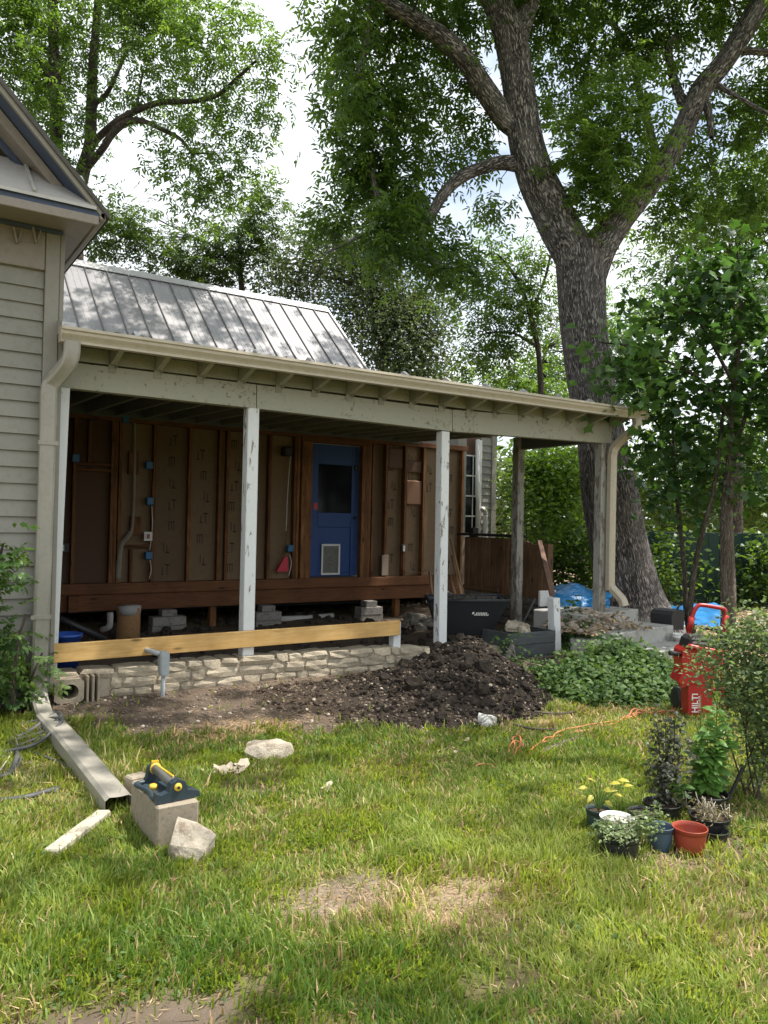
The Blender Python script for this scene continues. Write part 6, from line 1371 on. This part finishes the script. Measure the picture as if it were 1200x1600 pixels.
# filling earth under the creeper
vs = []; xs = np.linspace(4.9, 6.9, 26); ys = np.linspace(4.45, 6.3, 24)
for x_ in xs:
    for y_ in ys: u = aZ(960, 1060, 0); vs.append((x_, y_, gz(x_, y_)-.05+.22*math.exp(-((x_-6.05)/.5)**2-((y_-5.5)/.5)**2)))
ii = (np.arange(25)[:, None]*24+np.arange(23)[None]).ravel(); me = bpy.data.meshes.new('mound'); np_mesh(me, np.array(vs), np.stack([ii, ii+24, ii+25, ii+1], -1)); me.materials.append(SOIL); link('mound', me, None, cvt)
hb = [blob(*q) for q in [(905,985,26,20,8.95),(920,1010,30,18,8.8),(895,1010,16,20,8.9),(940,1015,26,14,8.7),(893,958,12,14,9.1)]]
c, _ = clump_points(hb, 2600); hbt = thing('leafy_plant', 'bushy dark green plant at foot of the white newel post', 'plant', aZ(900, 1040, 0))
b, d, n, L, W, T = simple_leaves(c, 12, (.07,.07,.06), .075, .05, .4, .35, .26, 1.)
leaves_obj('foliage', b, d, nrm(n+np.array([-.3,-.4,.1])), L, W, T, L_IVY, hbt, 'stuff')
for k_ in range(6): p = hb[k_ % 5][0]; MB().tube([aZ(895+k_*5, 1040, 0), p], .006, 5).build('stem', STICKW, hbt)
# strap leaved clump
def strap_plant(name, label, c, nbl, ln, mat, spread=.1, wid=.018, dead=0.):
    t_ = thing(name, label, 'plant', c)
    for k_ in range(nbl):
        a_ = random.uniform(0, 6.28); l_ = ln*random.uniform(.6, 1.15); o_ = np.array(c)+np.array([random.gauss(0, spread), random.gauss(0, spread*.5), 0]); dr = np.array([math.cos(a_), math.sin(a_), 0]); s_ = np.array([-dr[1], dr[0], 0]); vs = []
        for i in range(6):
            u = i/5; p = o_+dr*l_*.75*u**1.3+np.array([0,0,l_*(.75*u-.62*u*u*random.uniform(.8, 1.25))]); w_ = wid*(1-u**2.2)*.5+.0008; vs += [p-s_*w_, p+s_*w_]
        mm = MB(); mm.add(vs, [(2*i, 2*i+1, 2*i+3, 2*i+2) for i in range(5)]); mm.build('blade', mat[1] if random.random() < dead else mat[0], t_)
    return t_
STRAPG = leaf_obj_mat('strap_leaf', (.05,.11,.02), (.14,.22,.05)); STRAPD = leaf_obj_mat('dead_strap_leaf', (.32,.27,.16), (.60,.55,.38), .2, .7)
strap_plant('strap_lily', 'strap leaved clump with dead pale blades left of creeper bed', aZ(885, 1062, .05), 46, .42, (STRAPG, STRAPD), .13, .02, .18)
strap_plant('weed_tuft', 'ragged green weed tuft by vent block and downspout foot', aZ(100, 1108, .05), 24, .26, (STRAPG, STRAPD), .10, .009, .4)
wd = [blob(*q) for q in [(800,1000,20,16,7.9),(815,1035,26,20,7.7),(845,1045,20,18,7.7),(790,1010,12,10,7.9)]]
c, _ = clump_points(wd, 2200); wt_ = thing('weed', 'scrappy weed growing against the left side of the grey planter', 'weed', aZ(815, 1055, .0)); b, d, n, L, W, T = simple_leaves(c, 6, (.05,.05,.05), .05, .03, .3, .4, .3, .9); leaves_obj('foliage', b, d, n, L, W, T, L_IVY, wt_, 'stuff')
for k_ in range(4): MB().tube([aZ(812+k_*6, 1055, .0), wd[k_][0]], .004, 4).build('stem', STICKW, wt_)

# ================================================================== LEFT CORNER BUSH
lb = thing('wall_bush', 'light green compound leaved bush at left edge against the siding', 'bush', aZ(10, 1120, .05))
LBp = [[(*aZ(20, 1130, .02), .02)]+pxlimb([(22, 1060, 3, 5.3), (30, 1000, 3, 5.2), (40, 960, 2, 5.2)]), [(*aZ(0, 1130, .02), .02)]+pxlimb([(-10, 1000, 4, 5.2), (-5, 900, 3, 5.1), (5, 850, 2, 5.0)]), [(*aZ(40, 1110, .02), .012)]+pxlimb([(50, 1060, 2, 5.5), (66, 1020, 1.5, 5.5)])]
for p in LBp: limb_obj('stem', [p], BARKS, lb, 8)
LBb = [blob(*q) for q in [(-6,850,30,16,5),(4,880,26,10,5),(-30,910,50,16,5.1),(-10,905,26,12,5.1),(-20,960,46,24,5.2),(10,985,46,20,5.3),(0,1030,60,32,5.4),(-30,1060,60,40,5.4),(20,1070,40,26,5.6),(35,1030,30,24,5.6),(50,1060,26,16,5.7),(-60,980,60,60,5.2),(0,1095,50,22,5.7),(64,1050,16,22,5.75),(-70,1080,50,40,5.4)]]
c5, _ = clump_points(LBb, 900)
fr = fronds(c5, 4, (.05,.05,.05), None, .16, .055, .026, 9, .2, .25, .55); 
o_ = np.argsort((fr[0]-EYE)@FWD-fr[3]*10); near, rest = o_[:280], o_[280:]
leaves_obj('foliage', *[a_[rest] for a_ in fr], L_IVY, lb, 'stuff')
BL_v, BL_f = leaf_geo(np.zeros((1,3)), np.array([[0,1.,0]]), np.array([[0,0,1.]]), np.array([1.]), np.array([.5]))
LEAFB = mesh_of('leaf', BL_v[0], BL_f, leaf_obj_mat('bush_leaf_single', (.03,.09,.02), (.09,.18,.035)))
leaf_pieces('leaf', LEAFB, fr[0][near], fr[1][near], fr[2][near], fr[3][near], lb)
twigs('twigs', nodes_of(LBp), c5, BARKS, lb, .003, 2)

# ================================================================== RIGHT GREY GREEN BUSH
rb0 = aZ(1178, 1252, .0); rbt = thing('grey_green_bush', 'twiggy grey green bush at right edge overhanging the red machine', 'bush', rb0)
RBb = [blob(*q) for q in [(1130,1010,30,22,4.6),(1165,1005,40,30,4.5),(1120,1050,36,30,4.6),(1170,1060,50,40,4.4),(1200,1010,40,50,4.4),(1150,1095,30,26,4.6),(1190,1120,36,40,4.5),(1185,1150,20,26,4.5),(1200,1185,30,40,4.4),(1180,1205,14,24,4.5),(1075,1045,8,8,5),(1230,1100,50,110,4.3),(1095,1030,20,16,4.75),(1110,1000,20,14,4.7),(1180,970,30,20,4.5)]]
RBp = []
for k_ in range(9):
    t_ = RBb[(k_*3) % len(RBb)][0]; a_ = np.array(rb0)+RNG.normal(size=3)*np.array([.06,.06,0]); p = [(*a_, .006), (*((a_*.55+t_*.45)+RNG.normal(size=3)*.04), .0045), (*t_, .002)]; RBp.append(p); limb_obj('stem', [p], BARKS, rbt, 6, .03, 4)
c6, _ = clump_points(RBb, 8500); print('bush', len(c6))
b, d, n, L, W, T = simple_leaves(c6, 11, (.05,.05,.05), .034, .018, -.1, .4, .26, .5)
nf = np.argsort((b-EYE)@FWD-L*8); near, rest = nf[:300], nf[300:]
leaves_obj('foliage', b[rest], d[rest], n[rest], L[rest], W[rest], T[rest], L_SAGE, rbt, 'stuff')
LEAFS = mesh_of('leaf', BL_v[0], BL_f, leaf_obj_mat('sage_leaf_single', (.07,.10,.055), (.18,.24,.11)))
leaf_pieces('leaf', LEAFS, b[near], d[near], n[near], L[near], rbt); twigs('twigs', nodes_of(RBp), c6, BARKD, rbt, .0022, 4)

# ================================================================== POTTED PLANTS
def pot(name, label, px, py_base, py_top, wpx, mat, soil=True, taper=.8, tilt=(0, 0), ribs=True, group='nursery pots on the lawn', z0=-.012):
    c = aZ(px, py_base, 0.); D = float((c-EYE)@FWD); r = wpx*D/FOCAL/2; c = c+np.array([FWD[0], FWD[1], 0])*r*taper*.9; D2 = D+r*.9
    h = max(.06, float(aD(px, py_top, D2)[2])); t_ = thing(name, label, 'plant pot', (c[0], c[1], 0), group)
    m = MB(Matrix.Translation((c[0], c[1], z0)) @ Matrix.Rotation(tilt[0], 4, 'X') @ Matrix.Rotation(tilt[1], 4, 'Y')); r0 = r*taper
    m.lathe([(r0*.96, 0), (r0, .006), (r*.955, h*.80), (r*.955, h*.82), (r*1.0, h*.825), (r*1.01, h*.97), (r*1.02, h*.985), (r*1.0, h), (r*.955, h*.995), (r*.93, h*.82), (r0*.93, .02)], n=28, wob=.008); p_ = m.build('pot_wall', mat, t_)
    fill = .86 if soil else .25
    m = MB(Matrix.Translation((c[0], c[1], z0)) @ Matrix.Rotation(tilt[0], 4, 'X') @ Matrix.Rotation(tilt[1], 4, 'Y')); m.lathe([(r*.92*(1 if soil else .88), h*fill), (r*.5, h*(fill+.02)), (0, h*(fill+.015))], n=20, wob=.02); m.build('pot_soil', POTSOIL, t_)
    return t_, np.array([c[0], c[1], h*.9+z0]), r, h
def big_leaves(t_, me, b, d, n, L): leaf_pieces('leaf', me, b, d, n, L, t_)
# 1 black pot with trailing small leaved plant
p1_, top, r, h = pot('potted_plant', 'front black pot of pale trailing small leaved plant', 974, 1350, 1296, 66, BLACKP)
bb = [(top+np.array([.0,.0,.028]), (r*.95, r*.95, .022)), (top+np.array([-.05,-.02,.02]), (r*.6, r*.7, .03)), (top+RIGHT*.11+np.array([0,0,.05]), (.07,.06,.05)), (top+RIGHT*.17+np.array([0,0,.09]), (.035,.035,.04)), (top-RIGHT*.06+np.array([0,0,.02]), (.05,.05,.03))]
c, _ = clump_points(bb, 30000); RNG.shuffle(c); c = c[:260]; print('trail', len(c))
b, d, n, L, W, T = simple_leaves(c, 9, (.02,.02,.018), .022, .014, -.05, .65, .3, 1.); near = np.argsort((b-EYE)@FWD)[:120]; rest = np.setdiff1d(np.arange(len(b)), near)
leaves_obj('foliage', b[rest], d[rest], n[rest], L[rest], W[rest], T[rest], L_SAGE, p1_, 'stuff'); big_leaves(p1_, mesh_of('leaf', BL_v[0], BL_f, leaf_obj_mat('trailing_leaf', (.12,.17,.06), (.30,.36,.18))), b[near], d[near], n[near], L[near])
for k_ in range(14): MB().tube(smooth_path([top+RNG.normal(size=3)*.02, top+RNG.normal(size=3)*np.array([.05,.05,.02])+np.array([0,0,.03]), c[k_*3 % len(c)]], 3), .0018, 4).build('stem', STICKW, p1_)
# 2 white cup
c_ = aZ(963, 1322, 0); wc = thing('white_pot', 'off white empty cup shaped pot behind the trailing plant', 'plant pot', c_); D = float((c_-EYE)@FWD); rr_ = 26*D/FOCAL; hh = float(aD(957, 1270, D+.05)[2])
MB().lathe([(rr_*.7, -.01), (rr_, hh), (rr_*1.03, hh), (rr_*.97, hh-.004), (rr_*.68, .02)], (c_[0], c_[1], 0), 24).build('pot_wall', WHITE, wc); MB().lathe([(rr_*.94, hh-.02), (0, hh-.012)], (c_[0], c_[1], 0), 20).build('pot_fill', paint('pale_perlite', (.5,.48,.44), .95, .2, (.25,.2,.15), .5, 30, .4, 0), wc)
# 3 dark green pot with yellow green leaves
p3_, top, r, h = pot('potted_plant', 'dark green pot with broad yellow green leaves', 938, 1303, 1258, 38, GREENPOT)
m3 = mesh_of('leaf', BL_v[0], BL_f, leaf_obj_mat('yellow_leaf', (.24,.27,.04), (.52,.46,.08), .4))
LS = [(-.05,.13,-1,.2,.10),(-.02,.16,-.6,.5,.09),(.02,.12,.7,.2,.12),(.05,.15,1,.3,.11),(.07,.10,1,.0,.09),(-.06,.09,-1,-.1,.08),(.01,.18,.2,.9,.08),(.09,.17,.9,.1,.10),(.03,.07,.5,-.3,.08),(-.03,.10,-.4,-.3,.09),(.12,.14,1,.3,.08)]
bz = np.array([top+RIGHT*a_+np.array([0,0,z_-.02]) for a_, z_, *_ in LS]); dz = np.array([RIGHT*x_+np.array([0,0,z_])-FWD*.45 for _, _, x_, z_, _ in LS]); nz_ = np.array([np.array([0,0,1.])-FWD*.4]*len(LS))+RNG.normal(size=(len(LS), 3))*.25
big_leaves(p3_, m3, bz, dz, nz_, np.array([q[4] for q in LS])*.62)
for q in bz: MB().tube(smooth_path([top, (top+q)/2+np.array([0,0,.02]), q], 4), .0025, 5).build('stem', STRAPG, p3_)
# 4 purple grey tall plant in black pot
p4_, top, r, h = pot('potted_plant', 'tall dusky grey leaved shrub in a black pot', 1042, 1283, 1248, 58, BLACKP)
PUR = leaf_mat('dusky_leaf', (.045,.055,.038), (.16,.165,.12), .2)
tops = [aD(x_, y_, 4.15) for x_, y_ in ((1040,1120),(1055,1110),(1028,1150),(1065,1160),(1048,1150))]; PP = []
for k_, tp in enumerate(tops): p = [(*(top+RNG.normal(size=3)*.012), .005), (*((top+tp)/2+RNG.normal(size=3)*.02), .004), (*tp, .002)]; PP.append(p); limb_obj('stem', [p], BARKD, p4_, 6, .03, 4)
nd_ = nodes_of(PP); cc = nd_[(nd_[:, 2] > top[2]+.03)]; cc = np.repeat(cc, 2, 0)+RNG.normal(size=(len(cc)*2, 3))*.03
b, d, n, L, W, T = simple_leaves(cc, 7, (.024,.024,.024), .036, .02, -.1, .35, .3, .6); near = np.argsort((b-EYE)@FWD)[:150]; rest = np.setdiff1d(np.arange(len(b)), near)
leaves_obj('foliage', b[rest], d[rest], n[rest], L[rest], W[rest], T[rest], PUR, p4_, 'stuff'); big_leaves(p4_, mesh_of('leaf', BL_v[0], BL_f, leaf_obj_mat('dusky_leaf_single', (.05,.06,.04), (.18,.18,.14), .15)), b[near], d[near], n[near], L[near])
bz = np.array([top+RIGHT*random.uniform(.0, .09)+np.array([0,0,random.uniform(.02, .16)]) for _ in range(14)]); dz = np.array([RIGHT*random.uniform(.2, 1)+np.array([0,0,random.uniform(-.2, .6)])-FWD*.3 for _ in bz]); big_leaves(p4_, LEAFB, bz, dz, np.array([[0,0,1.]]*14)-FWD*.3, RNG.uniform(.05, .09, 14))
# 5 big black pot with basil like plant
p5_, top, r, h = pot('potted_plant', 'large black pot with bright green bushy herb', 1112, 1276, 1232, 72, BLACKP)
m5 = mesh_of('leaf', BL_v[0], BL_f, leaf_obj_mat('herb_leaf', (.05,.14,.028), (.16,.29,.065), .42))
tips = [aD(x_, y_, 4.25) for x_, y_ in ((1095,1085),(1120,1100),(1085,1120),(1140,1120),(1105,1130),(1150,1150),(1080,1160),(1125,1150),(1100,1175),(1140,1180))]; BB, DD, NN, LL = [], [], [], []
for tp in tips:
    p = [(*(top+RNG.normal(size=3)*.02), .005), (*((top+tp)/2+RNG.normal(size=3)*.02), .004), (*tp, .002)]; limb_obj('stem', [p], STRAPG, p5_, 6, .03, 4); q = smooth_path(p, 12)[:, :3]
    for i in range(3, len(q)):
        a_ = random.uniform(0, 6.28)
        for s_ in (0, math.pi):
            BB.append(q[i]); DD.append(np.array([math.cos(a_+s_), math.sin(a_+s_), random.uniform(-.3, .4)])); NN.append(np.array([0,0,1.])+RNG.normal(size=3)*.3-FWD*.3); LL.append(random.uniform(.075, .12)*(1-.35*i/len(q)))
o_ = np.argsort((np.array(BB)-EYE)@FWD)[:290]; big_leaves(p5_, m5, np.array(BB)[o_], np.array(DD)[o_], np.array(NN)[o_], np.array(LL)[o_])
MB().beam(top+RIGHT*.09+np.array([0,0,-.1]), aD(1160, 1200, 4.25), .012, .012, (0,0,1), 0).build('stake', TOOLBLK, p5_)
# 6 slate blue pot, 7 red pot, 8 dark pots
p6_, *_r = pot('plant_pot', 'slate blue grey pot beside the front black pot', 1036, 1330, 1284, 42, BLUEPOT, False)
p7_, *_r = pot('plant_pot', 'empty terracotta red plastic pot', 1085, 1336, 1286, 54, REDPOT, False)
p8_, top, r, h = pot('potted_plant', 'low black pot of dry brown stems behind the red pot', 1118, 1306, 1268, 62, BLACKP)
cc = top+RNG.normal(size=(46, 3))*np.array([r*.45, r*.45, .012])+np.array([0,0,.02])
for k_ in range(26): MB().tube([cc[k_]-np.array([0,0,.03]), cc[k_]+RNG.normal(size=3)*np.array([.04,.04,.02])+np.array([0,0,.05])], .0016, 4).build('stem', STICKW, p8_)
b, d, n, L, W, T = simple_leaves(cc, 8, (.03,.03,.02), .022, .010, 0, .5, .3, .5); leaves_obj('foliage', b, d, n, L, W, T, leaf_mat('brown_sprig', (.10,.08,.05), (.26,.22,.13), .2), p8_, 'stuff')
p9_, *_r = pot('plant_pot', 'black pot half hidden between white cup and dusky shrub', 1012, 1300, 1262, 50, BLACKP)
p10, *_r = pot('plant_pot', 'black pot under the pot of dry brown stems', 1122, 1318, 1292, 46, BLACKP, False)

# ================================================================== RED BREAKER HAMMER ON ITS TROLLEY
hD = 6.3; hb_ = aZ(1083, 1122, 0.); HF = Matrix(((_r0[0], math.cos(YAW), 0, hb_[0]), (_r0[1], math.sin(YAW), 0, hb_[1]), (0, 0, 1, 0), (0,0,0,1)))   # x to the right, y away, z up
kx = hD/FOCAL
def hx(px, py, y=0.): return ((px-1083)*kx, y, (1122-py)*kx+.0)
ht = thing('breaker_hammer', 'red demolition hammer with white lettering on a red tubular trolley', 'power tool', hb_)
def hm(): return MB(HF)
def poly(pts, y0, y1, name, mat, par=ht):
    m = hm(); m.prism([(hx(a_, b_)[0], hx(a_, b_)[2]) for a_, b_ in pts], y0, y1, 1); return m.build(name, mat, par)
body = poly([(1058,1016),(1063,1010),(1098,1012),(1112,1022),(1118,1036),(1112,1052),(1098,1062),(1066,1066),(1056,1066),(1052,1062),(1059,1046),(1057,1030)], -.10, .09, 'motor_housing', RED)
poly([(1068,1064),(1106,1058),(1106,1122),(1070,1124)], -.085, .07, 'lower_tube', RED)
poly([(1054,1064),(1066,1056),(1070,1068),(1058,1072)], -.09, -.03, 'red_lug', RED)
poly([(1064,1012),(1068,998),(1074,993),(1104,994),(1112,1000),(1110,1014)], -.11, .08, 'motor_cap', TOOLBLK)
for k_ in range(2): poly([(1070,997+k_*6),(1073,994+k_*6),(1104,996+k_*6),(1104,999+k_*6)], -.118, -.112, 'cap_grille', TOOLGRY)
m = hm(); m.tube(smooth_path([hx(1062,1006,-.15), hx(1080,1009,-.16), hx(1105,1013,-.16), hx(1126,1014,-.13), hx(1134,1014,-.02)], 4), .018, 9); m.build('grip_bar', RED, ht)
m = hm(); m.tube([hx(1058,1022,-.06), hx(1038,1019,-.10)], [.017, .019], 10); m.build('side_grip', TOOLBLK, ht)
m = hm(); m.tube(smooth_path([hx(1091,1000,.22), hx(1092,985,.22), hx(1097,966,.22), hx(1103,954,.22), hx(1112,951,.22), hx(1140,955,.22), hx(1148,958,.22), hx(1150,970,.22), hx(1147,990,.22), hx(1142,1010,.22)], 4), .017, 9); m.build('trolley_handle', RED, ht)
for a_, b_ in (((1096,970),(1091,992)), ((1151,966),(1145,990))): m = hm(); m.tube([hx(*a_, .22), hx(*b_, .22)], .024, 9); m.build('handle_grip', RED, ht)
for px in (1092, 1142): m = hm(); m.tube([hx(px, 1000, .22), hx(px+2, 1118, .16)], .016, 8); m.build('trolley_frame', RED, ht)
for z in (1030, 1085): m = hm(); m.tube([hx(1092, z, .2), hx(1142, z, .2)], .013, 8); m.build('cross_bar', RED, ht)
for px in (1074, 1158):
    wf = HF @ Matrix.Translation(((px-1083)*kx, .22, .10)) @ Matrix.Rotation(math.pi/2, 4, 'Y'); mw_ = MB(wf); mw_.lathe([(.05,-.025),(.09,-.025),(.105,-.012),(.105,.012),(.09,.025),(.05,.025)], n=20); w1 = mw_.build('wheel', TOOLBLK, ht); mw_ = MB(wf); mw_.lathe([(0,-.02),(.049,-.02),(.049,.02),(0,.02)], n=14); mw_.build('wheel_hub', TOOLGRY, w1)
for k_ in range(4):
    m = hm(); c0 = hx(1118, 1000, .10); pts = [(c0[0]+(.115-.008*k_)*math.cos(t_), c0[1]+.05*math.sin(t_)+.012*k_, c0[2]+(.075-.005*k_)*math.sin(t_)) for t_ in np.linspace(0, 6.4, 22)]; m.tube(pts, .008, 6); m.build('cable_coil', TOOLBLK, ht)
def lettering(txt, size, px, py, y, mat, par, sx=1.):
    cu = bpy.data.curves.new('lettering', 'FONT'); cu.body = txt; cu.size = size; cu.extrude = .0008; cu.align_x = 'LEFT'; cu.offset = .0012 if size > .05 else 0; cu.materials.append(mat)
    tmp = bpy.data.objects.new('tmp', cu); COL.objects.link(tmp); bpy.context.view_layer.update()
    tm = bpy.data.meshes.new_from_object(tmp.evaluated_get(bpy.context.evaluated_depsgraph_get())); bpy.data.objects.remove(tmp); tm.name = 'lettering'
    if not tm.materials: tm.materials.append(mat)
    o = bpy.data.objects.new('lettering', tm); COL.objects.link(o); o.parent = par
    x_, _, z_ = hx(px, py); B_ = HF @ Matrix.Translation((x_, y, z_)) @ Matrix.Rotation(math.pi/2, 4, 'X') @ Matrix.Rotation(math.pi/2, 4, 'Z') @ Matrix.Diagonal((sx, 1, 1, 1))
    o.matrix_parent_inverse = Matrix.Identity(4) if par.parent is not None else Matrix.Translation(-par.location); o.matrix_basis = B_
lt = [o for o in bpy.data.objects if o.name == 'lower_tube'][0]
lettering('HILTI', .066, 1083, 1110, -.0865, INKW, lt, 1.0); lettering('TE 3000-AVR', .024, 1087, 1110, -.0865, INKW, lt, 1.0)

# ================================================================== ORANGE CORD, ROOTS AND BRANCHES
oc = thing('extension_cord', 'tangled orange extension cord trailing across the grass', 'cord', aZ(900, 1150, 0))
def cordrun(rows, r=.0055, amp=.012, seed=0):
    p = smooth_path([aZ(x_, y_, z_) for x_, y_, z_ in rows], 8); rg = np.random.default_rng(seed)
    n_ = len(p); w_ = np.cumsum(rg.normal(size=(n_, 3)), 0)*.25*amp; w_ -= np.linspace(0, 1, n_)[:, None]*w_[-1]; p = p+w_+rg.normal(size=p.shape)*amp*.35; p[:, 2] = np.maximum(p[:, 2], .012)
    MB().tube(smooth_path(p[::2], 3), r, 6).build('cord_run', CORD, oc)
for k_ in range(3): cordrun([(1062,1105,.03),(1030,1118,.03),(1000,1112,.04),(985,1122,.03),(960,1130+k_*3,.03),(920,1137+k_*2,.03),(880,1146+k_*2,.03),(850,1160,.03),(826,1178-k_*3,.03)], seed=k_)
for k_ in range(3): cordrun([(1055,1118-k_*4,.03),(1040,1112,.05),(1015,1108+k_*3,.04),(992,1118,.04),(1010,1128,.03),(1040,1124,.03),(1060,1112+k_*3,.04)], seed=10+k_)
cordrun([(826,1178,.03),(805,1172,.03),(800,1155,.03),(808,1150,.04),(812,1165,.04),(806,1182,.03),(790,1190,.02),(770,1196,.02),(750,1198,.02),(732,1206,.01)], seed=21)
cordrun([(826,1178,.03),(840,1172,.03),(850,1180,.03),(846,1186,.02)], seed=22); cordrun([(800,1190,.02),(796,1180,.03),(806,1160,.03),(818,1168,.03)], seed=23)
br_ = thing('fallen_branch', 'grey bark branch lying beside the orange cord', 'branch', aZ(870, 1168, .02))
p = [aZ(835, 1180, .02), aZ(860, 1170, .025), aZ(885, 1160, .03), aZ(912, 1152, .025)]; limb_obj('branch', [[(*q, .02) for q in p]], BARKS, br_, 8, .1); 
ro = thing('fallen_branch', 'thin bare stick at right edge of the soil heap', 'branch', aZ(850, 1130, .02)); p = [aZ(800, 1130, .03), aZ(830, 1138, .04), aZ(868, 1140, .03)]; limb_obj('branch', [[(*q, .009) for q in p]], BARKS, ro, 6)
p = [aZ(835, 1112, .04), aZ(870, 1115, .04), aZ(900, 1112, .04)]; ro2 = thing('fallen_branch', 'short stick between soil heap and creeper bed', 'branch', aZ(860, 1110, .02)); limb_obj('branch', [[(*q, .008) for q in p]], BARKS, ro2, 6)
n_ = 160; lx_ = RNG.uniform(805, 905, n_); ly_ = 1165-.28*(lx_-850)+RNG.normal(0, 9, n_); bb_ = np.array([aZ(a_, b_, .015) for a_, b_ in zip(lx_, ly_)]); dn = rdir(n_); dn[:, 2] *= .25
leaves_obj('bark_chips', bb_, dn, nrm(np.array([0,0,1.])+RNG.normal(size=(n_, 3))*.4), RNG.uniform(.03, .09, n_), RNG.uniform(.01, .025, n_), RNG.random(n_), L_DRY, None, 'stuff', 'tan bark chips around the cord and branch', True)

# ================================================================== TREE BESIDE THE YARD (casts the dappled shade on the lawn)
SHADE = True
if SHADE:
    sd = thing('yard_tree', 'open crowned yard tree standing just right of the view', 'tree', (9.2, .6, 0)); Q = [[(9.2,.6,-.1,.20),(9.15,.65,1.6,.16),(9.05,.7,3.2,.14),(8.9,.6,4.6,.11),(8.6,.4,6.4,.09),(8.0,1.4,7.6,.06),(7.0,2.6,8.4,.03)], [(9.05,.7,3.3,.09),(8.3,1.0,4.6,.07),(7.4,1.4,5.8,.04),(6.8,1.6,6.6,.02)], [(8.95,.65,4.3,.08),(8.8,-.3,5.6,.05),(8.2,-1.0,6.8,.03)], [(9.1,.7,3.0,.08),(9.6,1.4,4.6,.05),(9.7,2.0,6.0,.03)]]
    for i, p in enumerate(Q): limb_obj('trunk' if i == 0 else 'branch', [p], BARKD, sd, 10)
    sbl = []
    while len(sbl) < 40:
        q = np.array([random.uniform(3.6, 10), random.uniform(-1.9, 4.6), 0.]); q[2] = max(6., 2.35+.66*float(q[:2]@FWD[:2]))+random.uniform(0, 1.6)
        sbl.append((q, (random.uniform(.3, .75), random.uniform(.3, .75), random.uniform(.2, .4))))
    c, _ = clump_points(sbl, 34); leaves_obj('crown', *fronds(c, 8, (.16,.16,.14), None, .2, .09, .032, 7, .5, .24, .45), L_ASH, sd, 'stuff')
